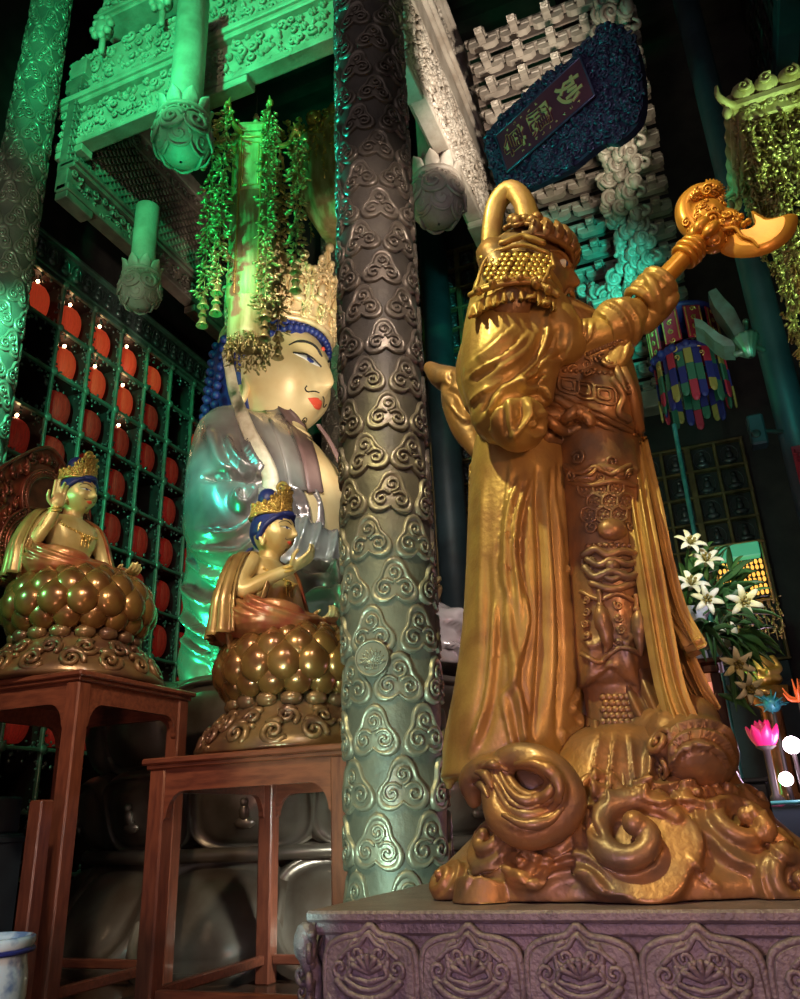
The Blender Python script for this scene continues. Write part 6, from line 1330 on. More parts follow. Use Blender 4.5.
for k in range(6):
    a0, a1 = yaw0+k*PI/3, yaw0+(k+1)*PI/3; p, q_ = c0+A3(.305*math.cos(a0), .305*math.sin(a0), 0), c0+A3(.305*math.cos(a1), .305*math.sin(a1), 0)
    tube(b, [p+ZA*z1, p+ZA*z3], .020, 6)
    for z in (z2+.02, z3-.10): tube(b, [p+ZA*z, q_+ZA*z], .018, 6)
    for f in (.14, .86): m_ = p*(1-f)+q_*f; tube(b, [m_+ZA*(z2+.12), m_+ZA*(z3-.2)], .010, 5)
    for z in (z2+.12, z3-.2): tube(b, [p*.86+q_*.14+ZA*z, p*.14+q_*.86+ZA*z], .010, 5)
    d = A3(math.cos(a0), math.sin(a0), 0); h = [c0+d*.34+ZA*(z3-.02), c0+d*.44+ZA*(z3+.0), c0+d*.52+ZA*(z3+.08), c0+d*.56+ZA*(z3+.22), c0+d*.62+ZA*(z3+.26), c0+d*.66+ZA*(z3+.16)]
    tube(b, cat(h, 16), np.linspace(.045, .02, 16), 8); ell(b, c0+d*.60+ZA*(z3+.27), (.05, .05, .05), None, 6, 8); tube(b, cat([h[3], h[3]+ZA*.12+d*.02, h[3]+ZA*.22], 6), np.linspace(.03, .008, 6), 6)
b.build('frame_and_hooks', M['gold'], pg)
b = MB(); lathe(b, [(.02, z1-.02), (.31, z1-.02), (.31, z2), (.02, z2)], 64, c0, lambda a, z: 1+.018*np.cos(a*32)); b.build('pleated_drum', M['pagoda'], pg)
b = MB(); lathe(b, [(.02, z0), (.26, z0), (.275, z0+.1), (.275, z1-.02), (.30, z1), (.02, z1)], 64, c0, lambda a, z: 1+.014*np.cos(a*32)); b.build('lower_drum', M['pagoda'], pg)
b = MB()
for k in range(26): a = k*2*PI/26; petal_string(b, c0+A3(.27*math.cos(a), .27*math.sin(a), z0+.02), .30 if k % 2 else .22, k+40, .05, .05, 12)
b.build('fringe', M['petalgold'], pg)
for k in range(6):
    a0 = yaw0+k*PI/3; d = A3(math.cos(a0), math.sin(a0), 0); b = MB(); tp = c0+d*.62+ZA*(z3+.1); Ln = (3.4, 2.3, 3.0, 2.6, 2.8, 3.0)[k]; petal_string(b, tp, Ln, 7*k, .17, .075, int(Ln/.011))
    for q in (0, .14, .27): bell(b, tp-ZA*(Ln+.05+q*1.1), .085-.02*(q == .14)); tube(b, [tp-ZA*Ln, tp-ZA*(Ln+.4)], .008, 5)
    b.build('petal_string', M['petalgold'], pg)
tb = MB(); tube(tb, [c0+ZA*(z3+.6), c0+ZA*17.2], .012, 6); tb.build('hanging_wire', M['dark'], pg)
# dim gold canopy high above the giant's crown
GC = at(350, 195, 11.4); gc = thing('gold_canopy', 'dim gold canopy with swags and fringes above the giant\'s crown', 'canopy', tuple(GC))
b = MB(); lathe(b, [(.02, 1.35), (.5, 1.3), (.95, 1.0), (1.02, .9), (1.0, .62), (.94, .60), (.9, .3), (.75, -.4), (.5, -.9), (.02, -1.0)], 48, GC, lambda a, z: 1+.04*np.cos(a*9)*(z < GC[2]+.3)); b.build('canopy_body', M['pagoda'], gc)
b = MB(); relief(b, GC+A3(-1, -1.0, .62), XA, ZA, -YA, 2, .5, .16, 3)
for k in range(40): a = k*2*PI/40; petal_string(b, GC+A3(1.02*math.cos(a), 1.02*math.sin(a), .7), .7 if k % 3 else 1.2, k, .05, .06, 16)
for k in range(14): a = k*2*PI/14; ell(b, GC+A3(.98*math.cos(a), .98*math.sin(a), 1.0), (.16, .16, .14), None, 7, 10)
b.build('fringe', M['gold'], gc)
b = MB(); tube(b, [GC+ZA*1.3, A3(GC[0], GC[1], 17.2)], .012, 6); b.build('hanging_wire', M['dark'], gc)
# big canopy at the right edge
KA = onY(741, 122, 5.0); KW, KD, kz = 1.5, .85, KA[2]; KC = A3(KA[0]+KW/2, KA[1]+KD/2, kz)
cp = thing('petal_canopy', 'gilt canopy curtained with countless petal strings at the right edge, beyond the axe', 'canopy', tuple(KC))
b = MB(); box(b, KC+ZA*.05, (KW, KD, .10), .012); box(b, KC+ZA*.14, (KW+.10, KD+.10, .08), .02); box(b, KC+ZA*.24, (KW-.05, KD-.05, .12), .02); box(b, KC+ZA*.36, (KW*.7, KD*.7, .14), .03)
relief(b, A3(KA[0], KA[1], kz+.0), XA, ZA, -YA, KW, .1, .08, 4); relief(b, A3(KA[0], KA[1]+KD, kz+.0), -YA, ZA, -XA, KD, .1, .08, 5)
for k in range(10):
    c = A3(KA[0]+.06+k*.155, KA[1]-.02, kz+.24); ell(b, c, (.085, .06, .085), None, 8, 12); swirl(b, c-YA*.06, XA, ZA, -YA, .055, 1, 1 if k % 2 else -1, 1.3, .24, 5, 12)
    if k < 8: c = A3(KA[0]-.02, KA[1]+.08+k*.155, kz+.24); ell(b, c, (.06, .085, .085), None, 8, 12)
for sx, sy in ((0, 0), (0, 1), (1, 0)): o = A3(KA[0]+KW*sx, KA[1]+KD*sy, kz+.14); d = unit(A3(2*sx-1, 2*sy-1, 0)); tube(b, cat([o, o+d*.10, o+d*.17+ZA*.05, o+d*.16+ZA*.14], 10), np.linspace(.04, .012, 10), 7); ell(b, o+d*.12-ZA*.10, (.035, .035, .05), None, 6, 8)
b.build('roof', M['pagoda'], cp); rs = np.random.RandomState(17)
for k in range(70):
    f = k/70
    if k < 40: p = A3(KA[0]+.02+KW*.95*(k/40), KA[1]+rs.uniform(.0, .16), kz)
    else: p = A3(KA[0]+rs.uniform(.01, .18), KA[1]+KD*((k-40)/30), kz)
    inner = p[0] > KA[0]+.10; Ln = rs.uniform(.45, .72) if (k % 5 < 2 or not inner) else rs.uniform(1.2, 2.05); b = MB(); petal_string(b, p, Ln, 100+k, .055, .042, int(Ln/.012)); b.build('petal_string', M['petalgold'], cp)
b = MB(); tube(b, [KC+ZA*.4, A3(KC[0], KC[1], 17.2)], .012, 6); b.build('hanging_wire', M['dark'], cp)

# ================================================================== far side of the hall, right half
def niche_panel(x0, x1, z0, z1, y, nx, nz, label):
    t = thing('niche_panel', label, 'panel', ((x0+x1)/2, y, z0), 'gridded niche panels on the back wall')
    b = MB(); box(b, ((x0+x1)/2, y+.105, (z0+z1)/2), (x1-x0, .078, z1-z0)); b.build('back_board', M['rackdark'], t)
    b = MB()
    for i in range(nx+1): box(b, (x0+(x1-x0)*i/nx, y, (z0+z1)/2), (.06 if i % 3 else .11, .14, z1-z0), .012)
    for j in range(nz+1): box(b, ((x0+x1)/2, y-.005, z0+(z1-z0)*j/nz), (x1-x0+.08, .14, .05), .012)
    b.build('gilt_grid', M['niche'], t); b = MB()
    for i in range(nx):
        for j in range(nz):
            c = A3(x0+(x1-x0)*(i+.5)/nx, y+.04, z0+(z1-z0)*(j+.40)/nz); s = (x1-x0)/nx
            ell(b, c-ZA*.12*s, (.26*s, .10*s, .14*s), None, 5, 8); ell(b, c+ZA*.10*s, (.14*s, .09*s, .20*s), None, 5, 8); ell(b, c+ZA*.34*s, .095*s, None, 5, 8)
            tube(b, [c+A3(.33*s*math.cos(q), .02, .12*s+.40*s*math.sin(q)) for q in np.linspace(0, 2*PI, 13)[:-1]], .022*s, 4, True)
    b.build('niche_figures', M['nichefig'], t); return t
M['niche'] = mat('dull_gilt_grid', (.22, .15, .06), .45, .4, (.12, .08, .035), 5); M['nichefig'] = mat('grey_niche_figure', (.10, .10, .11), .35, .5)
npn = niche_panel(-1.35, .95, 3.5, 7.42, 14.3, 5, 8, 'gridded panel of small seated figures in rows, behind the sashes and the lilies')
b = MB(); box(b, (-.2, 14.36, 1.745), (2.3, .16, 3.48), .02); b.build('lower_boarding', M['bluewood'], npn)
niche_panel(-5.3, -2.7, 10.2, 13.3, 14.3, 6, 6, 'high gridded panel of small seated figures, left of the guardian\'s shoulder')
niche_panel(-5.3, -3.1, 4.4, 8.6, 14.3, 5, 8, 'low gridded panel of small seated figures, glimpsed left of the guardian\'s robe')
def col_plain(name, label, x, y, r, h, mt, z=0):
    t = thing(name, label, 'column', (x, y, z), None, 'thing'); b = MB(); lathe(b, [(.02, z), (r, z), (r, z+h), (.02, z+h)], 32, (x, y, 0)); b.build('shaft', M[mt], t)
    b = MB(); lathe(b, [(r*1.5, z), (r*1.5, z+.15), (r*1.3, z+.35), (r*1.02, z+.42)], 32, (x, y, 0)); b.build('base', M['plinth'], t); return t
col_plain('plain_column', 'plain blue-grey column seen between the carved column and the guardian', onY(457, 600, 13.85)[0], 13.85, .30, 16.6, 'bluewood')
pcl = col_plain('plain_column', 'dark column with a narrow red band near the right edge of the hall', 1.17, 9.2, .17, 16.6, 'bluewood')
b = MB(); box(b, (1.13, 9.02, 4.2), (.10, .03, 1.5), .01); relief(b, A3(1.08, 9.0, 3.5), XA, ZA, -YA, .1, 1.4, .07, 8); b.build('red_band', M['bred'], pcl)
db = thing('dark_beam', 'long dark beam overhead with a key-pattern fretwork panel, top right', 'beam', (1.9, 9, 11.1))
b = MB(); box(b, (2.30, 9.6, 11.1), (.30, 6.2, .3), .02); b.build('beam_body', M['bluewood'], db)
b = MB(); box(b, (2.28, 9.6, 12.1), (.12, 6.2, 1.8)); 
for i in range(12):
    for j in range(4):
        c = A3(2.20, 6.9+i*.48, 11.4+j*.46); s = .19
        for k, pth in enumerate(([(-1, -1), (1, -1), (1, 1), (-.4, 1), (-.4, 0), (.4, 0)],)):
            for p, q in zip(pth[:-1], pth[1:]): tube(b, [c+A3(0, p[0]*s, p[1]*s), c+A3(0, q[0]*s, q[1]*s)], .028, 4)
b.build('fretwork_panel', M['dark'], db)
for nm_, pts, label, mt in (('zigzag_bracket', [(708, 292), (716, 288), (724, 298), (734, 308), (742, 324), (750, 334), (746, 345), (738, 343), (730, 328), (722, 316), (714, 306)], 'green zigzag bracket arm below the axe blade', 'bracket'), ('zigzag_bracket', [(694, 318), (702, 320), (712, 328), (720, 334), (732, 340), (735, 346), (724, 346), (714, 340), (704, 330), (695, 326)], 'thin teal-lit zigzag bracket arm right of the striped banner', 'bracket')):  # green light on these arms comes from the tinted bar material
    P = [onY(x, y, 9.7 if pts[0][0] > 700 else 9.2) for x, y in pts]; t = thing(nm_, label, 'bracket', tuple(P[0])); b = MB(); prism(b, P, (0, 1, 0), .35); b.build('arm', M['rack'], t); b = MB(); e_ = A3(.965, 9.32, P[5][2]-.03); tube(b, [P[5]+A3(0, .15, -.03), e_], .04, 8); b.build('tenon', M['rack'], t)
    if np.cross(P[3]-P[0], P[6]-P[0])[1] > 0: pass
t = thing('fluted_cap', 'small fluted bracket cap beside the petal strings', 'bracket', tuple(onY(748, 345, 8.75))); b = MB(); q = onY(748, 345, 8.75)
lathe(b, [(.02, -.16), (.05, -.15), (.08, -.03), (.13, .08), (.13, .12), (.02, .13)], 32, q, lambda a, z: 1+.08*np.cos(a*12)); b.build('cap', M['rack'], t); b = MB(); tube(b, [q+ZA*.05, A3(1.045, 9.03, q[2]+.05)], .03, 8); b.build('tenon', M['rack'], t)
q = onY(757, 432, 8.9); t = thing('loudspeaker', 'small teal-lit box speaker fixed to the dark column', 'speaker', tuple(q)); b = MB(); box(b, q, (.17, .2, .36), .02); b.build('cabinet', M['bluewood'], t); b = MB(); tube(b, [q+A3(.05, 0, 0), A3(1.03, 9.02, q[2])], .025, 7); b.build('mounting_arm', M['dark'], t); b = MB(); ell(b, q+A3(-.02, -.10, -.06), (.05, .015, .05), None, 7, 12); b.build('cone', M['dark'], t)
# ---- striped banner of hanging ribbons
q0 = onY(682, 330, 10.6); bn = thing('prayer_banner', 'hanging banner of red panels over red, blue, green and yellow ribbon strips', 'banner', tuple(q0)); Rb = .46
zb = lambda py: onY(682, py, 10.6)[2]
b = MB(); lathe(b, [(.02, zb(317)), (Rb*.95, zb(318)), (Rb*1.06, zb(320)), (Rb*1.0, zb(323)), (.02, zb(323))], 24, (q0[0], q0[1], 0)); b.build('upper_rim', M['bblue'], bn); b = MB(); lathe(b, [(Rb*.98, zb(358)), (Rb*1.08, zb(360)), (Rb*1.05, zb(366)), (Rb*.95, zb(366))], 24, (q0[0], q0[1], 0), lambda a, z: 1+.05*np.cos(a*12))
for k in range(16): a = k*PI/8; ell(b, (q0[0]+Rb*1.05*math.cos(a), q0[1]+Rb*1.05*math.sin(a), zb(362)), .06, None, 6, 8)
b.build('blue_rim', M['bblue'], bn)
for k in range(9):
    a = k*2*PI/9+.2; d = A3(math.cos(a), math.sin(a), 0); U = A3(-math.sin(a), math.cos(a), 0); c = A3(q0[0], q0[1], 0)+d*Rb*.98; b = MB(); box(b, c+ZA*(zb(324)+zb(356))/2, (.025, .24, zb(324)-zb(356)), .008, np.stack([d, U, ZA], 1)); b.build('red_panel', M['bred'], bn)
    b = MB()
    for s in (-.10, .10): tube(b, [c+d*.02+U*s+ZA*zb(326), c+d*.02+U*s+ZA*zb(355)], .012, 5)
    for j in range(6): swirl(b, c+d*.015+ZA*(zb(328)-j*.14), U, ZA, d, .045, j, 1, 1.1, .25, 5, 9)
    b.build('gilt_trim', M['gold'], bn)
COLS = ['bred', 'bblue', 'byel', 'bgreen']
for k in range(24):
    a = k*2*PI/24; d = A3(math.cos(a), math.sin(a), 0); U = A3(-math.sin(a), math.cos(a), 0); c = A3(q0[0], q0[1], 0)+d*Rb*(.90 if k % 2 else 1.0); b = MB(); zs = [zb(364), zb(381), zb(398), zb(415)+.06*(k % 3)]
    for j in range(3):
        box(b, c+ZA*(zs[j]+zs[j+1])/2+d*.01*j, (.03, .105, zs[j]-zs[j+1]), .012, np.stack([d, U, ZA], 1), [0, 1, 2, 3][(k*3+j*(1+k % 2)) % 4])
    ell(b, c+d*.02+ZA*zs[3], (.02, .052, .06), np.stack([d, U, ZA], 1), 6, 8, [0, 1, 2, 3][(k*3+2*(1+k % 2)) % 4]); b.build('ribbon_strip', [M[x] for x in COLS], bn)
b = MB(); tube(b, [A3(q0[0], q0[1], zb(313)), A3(q0[0], q0[1], zb(313)+1.0)], .012, 5); b.build('hanging_wire', M['dark'], bn)
p0, p1 = onY(674, 425, 10.6), onY(703, 580, 10.6); t = thing('streamer_pole', 'thin teal-lit pole rising behind the lilies to the striped banner', 'pole', (p0[0], p0[1], 0)); b = MB(); tube(b, [A3(p0[0], p0[1], .0), A3(p0[0], p0[1], p0[2])], .032, 10); b.build('shaft', M['metalpole'], t); b = MB(); lathe(b, [(.02, 0), (.25, 0), (.22, .08), (.06, .12)], 20, (p0[0], p0[1], 0)); b.build('foot', M['dark'], t)

# ---- flower stand with lilies
SX0, SX1, SYa, SYb, SH = -.50, -.05, 5.95, 6.40, 2.27
t = thing('flower_stand', 'slender red wooden stand behind the gilded guardian, carrying the lilies', 'stand', ((SX0+SX1)/2, (SYa+SYb)/2, 0))
b = MB(); box(b, ((SX0+SX1)/2, (SYa+SYb)/2, SH-.02), (SX1-SX0+.06, SYb-SYa+.06, .04), .01); box(b, ((SX0+SX1)/2, (SYa+SYb)/2, SH-.07), (SX1-SX0, SYb-SYa, .06), .01); b.build('top', M['redwoodh'], t)
for x in (SX0+.03, SX1-.03):
    for y in (SYa+.03, SYb-.03): b = MB(); box(b, (x, y, (SH-.1)/2), (.065, .065, SH-.1), .008); b.build('leg', M['redwood'], t)
for y in (SYa+.03, SYb-.03): b = MB(); box(b, ((SX0+SX1)/2, y, .35), (SX1-SX0-.1, .04, .05)); b.build('stretcher', M['redwoodh'], t)
vz = SH+.006; vc = A3(-.22, 6.15, vz); bq = thing('lily_bouquet', 'bouquet of white and yellow lilies in pale wrapping on the red stand', 'bouquet', tuple(vc))
b = MB(); lathe(b, [(.02, vz), (.11, vz), (.10, vz+.12), (.15, vz+.32), (.19, vz+.38), (.15, vz+.36), (.02, vz+.2)], 30, (vc[0], vc[1], 0), lambda a, z: 1+.07*np.sin(a*7+z*9)); b.build('wrapping', M['wrap'], bq)
b = MB(); rs = np.random.RandomState(6); BL = [(688, 548, 'lily'), (706, 566, 'lily'), (706, 602, 'lily'), (742, 604, 'lily'), (732, 640, 'lily'), (744, 686, 'lily'), (735, 662, 'lily'), (712, 640, 'lily'), (690, 590, 'lily')]
root = vc+ZA*.25; heads = []
for i, (x, y, m_) in enumerate(BL):
    e = onY(x, y, 5.56 if y > 650 else 5.92-.14*rs.rand()); heads.append(e); mid = (root*.5+e*.5)+A3(0, -.10 if y > 650 else 0, .15 if y > 650 else .06); tube(b, cat([root, mid, e], 12), .010, 5)
b.build('stems', M['leaf'], bq); b = MB()
for i in range(260):
    x, y = rs.uniform(672, 752), rs.uniform(552, 700)
    if (x-708)**2/44**2+(y-628)**2/78**2 > 1 or (y > 640 and x < 728): continue
    e = onY(x, y, 6.12+rs.uniform(-.12, .2)); e = onY(x, y, 5.66+rs.uniform(-.05, .02)) if e[2] < SH+.32 else e; d = unit(e-root+A3(*rs.uniform(-.4, .4, 3))); u = unit(np.cross(d, A3(*rs.uniform(-1, 1, 3)))); tube(b, cat([e-d*.08, e, e+d*.12-ZA*.02, e+d*.20-ZA*.07], 9), np.array([.006, .018, .026, .030, .028, .022, .016, .010, .003]), 6, False, .18, u)
lf = b.build('leaves', M['leaf'], bq); lf['kind'] = 'stuff'
for i, e in enumerate(heads):
    ax = unit(e-root+A3(*rs.uniform(-.25, .25, 3))+(CP-e)*.06); u = unit(np.cross(ax, A3(.3, .2, .9))); v = np.cross(ax, u); b = MB(); s = .066+.02*rs.rand()
    for k in range(6):
        an = k*PI/3; d = u*math.cos(an)+v*math.sin(an); up = np.cross(d, ax); tube(b, cat([e, e+ax*s*.6+d*s*.25, e+ax*s*1.0+d*s*.7, e+ax*s*1.05+d*s*1.25, e+ax*s*.85+d*s*1.55], 10), s*np.array([.14, .22, .28, .31, .32, .30, .26, .20, .12, .03]), 7, False, .22, ax)
    lo = b.build('lily', M['lily'], bq); b = MB()
    for k in range(5): an = k*1.257; d = u*math.cos(an)+v*math.sin(an); tube(b, [e+ax*s*.2, e+ax*s*1.2+d*s*.3], .005, 4); ell(b, e+ax*s*1.22+d*s*.3, .012, None, 5, 6)
    b.build('stamens', M['byel'], lo)
# ---- altar corner at the right: shrine lantern, small gold figure, lotus lamp, bright lamps, dark cabinet
q = onY(742, 575, 8.6); t = thing('shrine_lantern', 'small lit lantern with a green top and rows of amber beads, beyond the lilies', 'lantern', tuple(q)); U_ = unit(A3(1, .1, 0))
b = MB(); box(b, q+ZA*.24, (.42, .16, .14), .01); b.build('green_top', M['greenlit'], t); b = MB()
for i in range(10):
    for j in range(6): ell(b, q+A3(-.20+.044*i, -.03*(j % 2), .12-.065*j), (.017, .017, .028), None, 5, 7)
b.build('amber_beads', M['amber'], t); b = MB()
for i in range(2): tube(b, [q+A3((-.24, .24)[i], 0, .34), q+A3((-.24, .24)[i], 0, -.30)], .014, 5)
tube(b, [q+A3(-.26, 0, .33), q+A3(.26, 0, .33)], .02, 5); tube(b, [q+A3(-.24, 0, -.28), q+A3(.24, 0, -.28)], .012, 5)
for i in range(9): petal_string(b, q+A3(-.27+.0675*i, .05, -.26), .42, i, .05, .045, 12)
b.build('gilt_frame', M['petalgold'], t)
q = onY(762, 668, 8.85); t = thing('small_gold_figure', 'small dim gold seated figure in the dark right of the lilies', 'statue', tuple(q-ZA*.25)); b = MB(); ell(b, q-ZA*.12, (.17, .15, .08)); loft(b, [(q[0], q[1], q[2]-.15, .12, .10), (q[0], q[1], q[2]+.06, .12, .09), (q[0], q[1], q[2]+.12, .05, .05)], 20); ell(b, q+ZA*.20, (.06, .065, .08)); ell(b, q+ZA*.29, (.035, .035, .04))
for s in (-1, 1): chain(b, [q+A3(.11*s, 0, .08), q+A3(.15*s, -.03, -.03), q+A3(.05*s, -.12, -.06)], [.04, .035, .03], 10)
so = remesh(b, .012, 2); so.mb().build('figure', M['gold'], t); b = MB(); lathe(b, [(.02, 1.335), (.16, 1.335), (.10, 1.42), (.09, q[2]-.4), (.2, q[2]-.32), (.22, q[2]-.2), (.02, q[2]-.18)], 20, (q[0], q[1], 0), lambda a, z: 1+.08*np.cos(a*10)); b.build('lotus_base', M['bronze'], t)
q = onY(764, 737, 8.12); t = thing('lotus_lamp', 'glowing magenta lotus lamp among teal ornaments at the right edge', 'lamp', tuple(q-ZA*.15)); pm = petal_mesh(.065, .11, .035)
for j in range(2):
    for k in range(7): a = (k+.5*j)*2*PI/7; b = MB(); T = np.array(Matrix.Translation(Vector(q+A3((.04+.04*j)*math.cos(a), (.04+.04*j)*math.sin(a), .02-.03*j))) @ Matrix.Rotation(a, 4, 'Z') @ Matrix.Rotation(.15+.35*j, 4, 'Y')); b.add(tf(pm.V[0], T), pm.F[0]); b.build('petal', M['magenta'], t)
b = MB(); lathe(b, [(.02, 1.335), (.09, 1.335), (.03, 1.40), (.03, q[2]-.12), (.09, q[2]-.08), (.02, q[2]-.06)], 20, (q[0], q[1], 0)); b.build('stem', M['dark'], t)
q2 = onY(772, 704, 8.5); t = thing('teal_ornament', 'spiky teal ornament above the magenta lotus lamp', 'ornament', tuple(q2)); b = MB(); rs = np.random.RandomState(8)
for i in range(40): d = unit(rs.normal(size=3)+A3(0, 0, .5)); tube(b, [q2, q2+d*rs.uniform(.08, .17)], [.018, .004], 5)
ell(b, q2, .08, None, 8, 10); b.build('spikes', M['cyan'], t); b = MB(); tube(b, [A3(q2[0], q2[1], 1.35), q2-ZA*.05], .02, 8); b.build('stem', M['dark'], t)
q2 = onY(799, 700, 8.2); t = thing('orange_flame_ornament', 'small orange flame-shaped ornament at the right edge', 'ornament', tuple(q2)); b = MB()
for i in range(14): d = unit(rs.normal(size=3)+A3(0, 0, .8)); tube(b, cat([q2, q2+d*.08, q2+d*.13+ZA*.06], 6), np.linspace(.022, .005, 6), 6)
b.build('flames', M['orange'], t); b = MB(); tube(b, [A3(q2[0], q2[1], 1.35), q2-ZA*.02], .014, 8); b.build('stem', M['dark'], t)
for (x, y, r_, lab) in ((792, 745, .075, 'upper of two dazzling pinkish lamps by the right edge'), (786, 779, .06, 'lower of two dazzling pinkish lamps by the right edge')):
    q = onY(x, y, 8.10+.1*(r_ < .07)); t = thing('bright_lamp', lab, 'lamp', tuple(q), 'dazzling lamps at the right edge'); b = MB(); ell(b, q, r_, None, 14, 20); b.build('globe', M['lamp'], t); b = MB(); tube(b, [q-ZA*r_*.9, A3(q[0]+.02, q[1]+.02, 1.35)], .02, 6); b.build('stem', M['dark'], t)
ac = thing('glass_cabinet', 'dark glass-fronted cabinet under the bright lamps', 'cabinet', (.45, 8.3, 0)); b = MB(); box(b, (.50, 8.50, .66), (.76, 1.0, 1.32), .02); b.build('body', M['glass'], ac)
b = MB()
for x in (.12, .40, .88): tube(b, [(x, 7.98, .02), (x, 7.98, 1.33)], .018, 6)
for z in (.03, .75, 1.33): tube(b, [(.12, 7.98, z), (.88, 7.98, z)], .018, 6)
b.build('frame', M['metalpole'], ac)
t = thing('black_box', 'tall black box standing right of the cloud mound', 'box', (-.02, 7.5, 0)); b = MB(); box(b, (-.04, 7.45, .74), (.34, .4, 1.48), .015); b.build('case', M['black'], t); b = MB(); box(b, (-.04, 7.45, 1.50), (.37, .43, .04), .01); b.build('lid', M['black'], t)
aw = thing('altar_screen', 'pink-lit altar screen with rows of orange lamps behind the red stand', 'screen', (-.42, 8.9, 0)); b = MB(); box(b, (-.48, 8.95, 1.35), (.62, .1, 2.7), .01); b.build('panel', M['pink'], aw); b = MB()
for j in range(9):
    for i in range(4): lathe(b, [(.01, .10), (.035, .08), (.05, 0), (.035, -.06), (.01, -.07)], 10, (-.70+.14*i+.03*(j % 2), 8.86, 1.2+.155*j))
b.build('orange_lamps', M['amber2'] if 'amber2' in M else M['amber'], aw)
# ---- left foreground: porcelain pot, navy boxes, wooden post
q = at(-16, 939, 5.2); hz = q[2]; t = thing('porcelain_pot', 'blue-and-white porcelain pot at the bottom left corner', 'pot', (q[0], q[1], 0)); b = MB(); R_ = .235
lathe(b, cat([(.02, 0), (R_*.72, 0), (R_*.78, .03), (R_*.98, hz*.45), (R_*1.0, hz*.75), (R_*.93, hz*.90), (R_*1.06, hz*.955), (R_*1.07, hz), (R_*.95, hz), (R_*.86, hz*.9), (R_*.8, hz*.3), (.02, hz*.25)], 50), 48, (q[0], q[1], 0)); b.build('body', M['porc'], t)
b = MB(); tube(b, [(q[0]+R_*1.04*math.cos(a), q[1]+R_*1.04*math.sin(a), hz*.93) for a in np.linspace(0, 2*PI, 41)[:-1]], .014, 6, True); b.build('rim_band', M['hair'], t)
for (x0, x1, y0, y1, r_, lab) in ((-30, 44, 836, 932, 9.4, 'lower dark navy box in the shadow under the left table'), (-30, 46, 798, 832, 9.4, 'upper dark navy box stacked in the shadow under the left table')):
    pass
bx = A3(-7.25, 6.4, 0); zt_ = at(20, 833, 9.6)[2]; t = thing('storage_box', 'larger dark navy box in the shadow behind the left table legs', 'box', (bx[0], bx[1], 0)); b = MB(); box(b, (bx[0], bx[1], zt_/2), (.72, .6, zt_), .02); b.build('case', M['navy'], t); b = MB(); box(b, (bx[0], bx[1], zt_-.06), (.76, .64, .06), .01); b.build('lid_rim', M['navy'], t)
z2_ = at(20, 797, 9.6)[2]; t = thing('storage_box', 'smaller dark navy box stacked on the larger one', 'box', (bx[0], bx[1], zt_)); b = MB(); box(b, (bx[0], bx[1], (zt_+z2_)/2+.004), (.66, .5, z2_-zt_), .02); b.build('case', M['navy'], t); b = MB(); tube(b, cat([(bx[0]+.2, bx[1]-.26, z2_-.1), (bx[0]+.25, bx[1]-.30, z2_-.1), (bx[0]+.35, bx[1]-.30, z2_-.1), (bx[0]+.4, bx[1]-.26, z2_-.1)], 10), .012, 6); b.build('handle', M['metalpole'], t)
q = at(50, 800, 7.15); t = thing('wooden_post', 'short reddish wooden post standing against the front leg of the left table', 'post', (q[0]-.03, q[1], 0)); b = MB(); box(b, (q[0]-.03, q[1]-.05, q[2]/2), (.13, .13, q[2]), .012); b.build('upright', M['redwood'], t); b = MB(); box(b, (q[0]-.03, q[1]-.05, .04), (.22, .22, .08), .01); b.build('foot', M['redwood'], t)
# ================================================================== camera and light
cd = bpy.data.cameras.new('camera'); cam = bpy.data.objects.new('camera', cd); C.objects.link(cam)
cd.sensor_fit = 'HORIZONTAL'; cd.sensor_width = 36; cd.lens = 36*FOC/800; cd.clip_start = .02
cam.matrix_world = Matrix([[CR[0], CU[0], -CFW[0], CP[0]], [CR[1], CU[1], -CFW[1], CP[1]], [CR[2], CU[2], -CFW[2], CP[2]], [0, 0, 0, 1]])
bpy.context.scene.camera = cam
w = bpy.data.worlds.new('world'); bpy.context.scene.world = w; w.use_nodes = True
w.node_tree.nodes['Background'].inputs[0].default_value = (.62, .55, .58, 1); w.node_tree.nodes['Background'].inputs[1].default_value = .30
def spot(name, loc, target, power, col, size=40, blend=.5, r=.15):
    l = bpy.data.lights.new(name, 'SPOT'); l.energy = power; l.color = col; l.spot_size = math.radians(size); l.spot_blend = blend; l.shadow_soft_size = r
    o = bpy.data.objects.new(name, l); C.objects.link(o); o.location = loc
    d = Vector(target)-Vector(loc); o.rotation_euler = d.to_track_quat('-Z', 'Y').to_euler(); return o
def point(name, loc, power, col, r=.2):
    l = bpy.data.lights.new(name, 'POINT'); l.energy = power; l.color = col; l.shadow_soft_size = r
    o = bpy.data.objects.new(name, l); C.objects.link(o); o.location = loc; return o
GREEN = (.01, 1, .36); TEAL = (.03, .95, .72); WARM = (1, .82, .60); YEL = (1, .90, .40); ORA = (1, .48, .20); MAG = (.75, .50, 1)
spot('green_beam_flood', (-5.2, 2.6, 10.9), (-5.9, YB, 12.3), 1750, GREEN, 78, .5)
spot('beam_fill', (-4.2, 2.6, 11.0), (-5.6, YB, 12.0), 110, (1, .85, .6), 70, .6)
spot('green_column_flood', (-6.2, 3.2, 6.0), (-8.4, 6.5, 9.6), 190, (.10, 1, .45), 60, .7)
spot('column_left_warm', (-5.0, 2.4, 5.2), (-8.3, 6.5, 8.4), 330, (1, .85, .7), 44, .8)
spot('green_rack_flood', (-6.9, 5.0, 7.6), (-9.3, 10.2, 6.2), 900, (.08, 1, .5), 80, .7)
spot('green_flank_flood', (-8.3, 7.3, 3.4), (-6.0, 8.2, 4.0), 500, GREEN, 70, .6)
spot('teal_shoulder_flood', (-6.3, 5.4, 7.2), (-5.95, 8.3, 5.5), 560, TEAL, 30, .9)
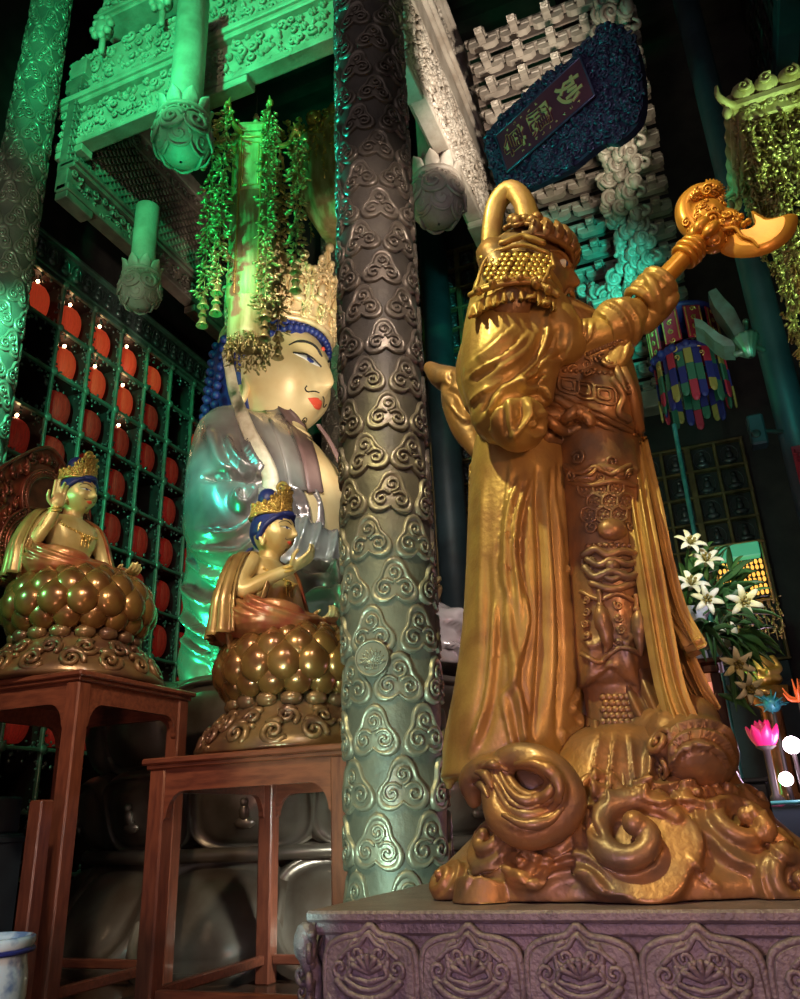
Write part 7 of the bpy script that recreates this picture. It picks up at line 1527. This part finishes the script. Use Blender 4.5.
spot('green_hip_flood', (-7.4, 6.9, 4.6), (-5.5, 7.9, 3.7), 420, GREEN, 50, .8)
spot('giant_key', (-2.4, 7.7, 5.0), (-5.6, 10.2, 7.9), 900, (1, .90, .74), 46, .6)
spot('giant_fill', (-3.4, 3.6, 7.4), (-5.6, 10.0, 6.8), 900, (1, .86, .74), 46, .8)
spot('green_lantern_flood', (-5.6, 4.4, 5.6), (-5.0, 7.5, 9.0), 1300, GREEN, 44, .8)
spot('guardian_key', (-2.0, .9, 6.9), (-.75, 3.7, 2.9), 1000, (.97, .92, .40), 62, .5, .10)
spot('guardian_orange', (1.5, .9, 2.6), (-.4, 3.8, 2.4), 150, (1, .50, .24), 80, .7, .15)
spot('guardian_low', (-.5, .2, .9), (-.5, 3.5, 1.5), 75, (1, .55, .28), 70, .7, .15)
spot('axe_light', (.9, 1.8, 5.6), (.4, 3.85, 4.2), 52, (1, .66, .28), 50, .7)
spot('column_mid', (-.3, 2.2, 6.2), (-2.2, 5.2, 5.0), 330, (1, .84, .72), 70, .8)
spot('column_low', (-2.0, 1.8, .9), (-2.2, 5.2, 1.9), 620, (.50, .95, .74), 46, .5)
spot('column_edge', (-4.6, 5.6, 6.4), (-2.4, 5.3, 7.8), 420, (.02, .9, .6), 100, .6)
spot('plinth_violet', (-.8, .6, 1.2), (-.6, 3.0, .8), 62, (.72, .52, 1), 90, .7, .3)
spot('statues_warm', (-2.9, 2.4, 5.2), (-4.8, 6.2, 3.0), 620, (1, .80, .52), 56, .7)
spot('statues_low', (-3.1, 2.0, 1.0), (-4.8, 6.0, 1.6), 110, (1, .55, .42), 70, .8)
spot('statues_green', (-6.9, 3.4, 4.2), (-5.4, 6.2, 3.9), 220, (.15, 1, .45), 60, .7)
spot('beam_white', (-.8, 7.5, 9.1), (-2.4, 9.0, 11.9), 560, (1, .90, .78), 84, .7)
spot('crown_light', (-2.7, 7.5, 7.2), (-5.8, 10.2, 10.2), 620, (1, .86, .62), 36, .8)
spot('bracket_teal', (.2, 7.2, 6.2), (-1.5, 11.8, 9.2), 1700, TEAL, 40, .8)
spot('bracket_warm', (.0, 7.3, 8.0), (-.9, 9.6, 11.4), 420, (1, .86, .7), 60, .8)
spot('plaque_violet', (-.2, 3.6, 6.0), (-.9, 6.5, 8.0), 120, (.95, .72, 1), 44, .8)
spot('lily_light', (.5, 4.2, 3.4), (-.1, 6.1, 2.6), 120, (.95, .95, 1), 36, .7)
spot('canopy_light', (1.9, 4.2, 3.4), (1.6, 5.2, 5.2), 480, (.55, 1, .42), 70, .8)
spot('banner_light', (.5, 7.6, 5.2), (.1, 10.6, 7.2), 90, (1, .9, .9), 44, .8)
spot('teal_right', (1.2, 6.6, 4.4), (.9, 9.4, 6.2), 90, TEAL, 50, .8)
spot('knee_light', (-1.3, 7.0, 4.2), (-3.7, 10.9, 3.0), 520, (1, .88, .92), 34, .6)
spot('pedestal_low', (-2.4, 6.4, 1.7), (-5.0, 8.8, 1.0), 560, (.9, 1, .9), 84, .7)
spot('halo_red', (-5.6, 3.6, 5.6), (-6.5, 5.9, 4.6), 90, (1, .5, .35), 50, .8)
spot('pot_cyan', (-3.0, 1.8, 2.2), (-4.3, 3.6, .7), 70, (.25, .85, 1), 60, .7)
spot('giant_sleeve', (-2.9, 5.6, 7.0), (-5.0, 9.6, 5.0), 620, (.85, .95, .95), 40, .8)
point('altar_glow', (.38, 7.7, 1.75), 22, (1, .62, .9), .1)
vs = bpy.context.scene.view_settings; vs.view_transform = 'Standard'; vs.look = 'None'; vs.exposure = 0.0; vs.gamma = 1.0; vs.use_curve_mapping = False
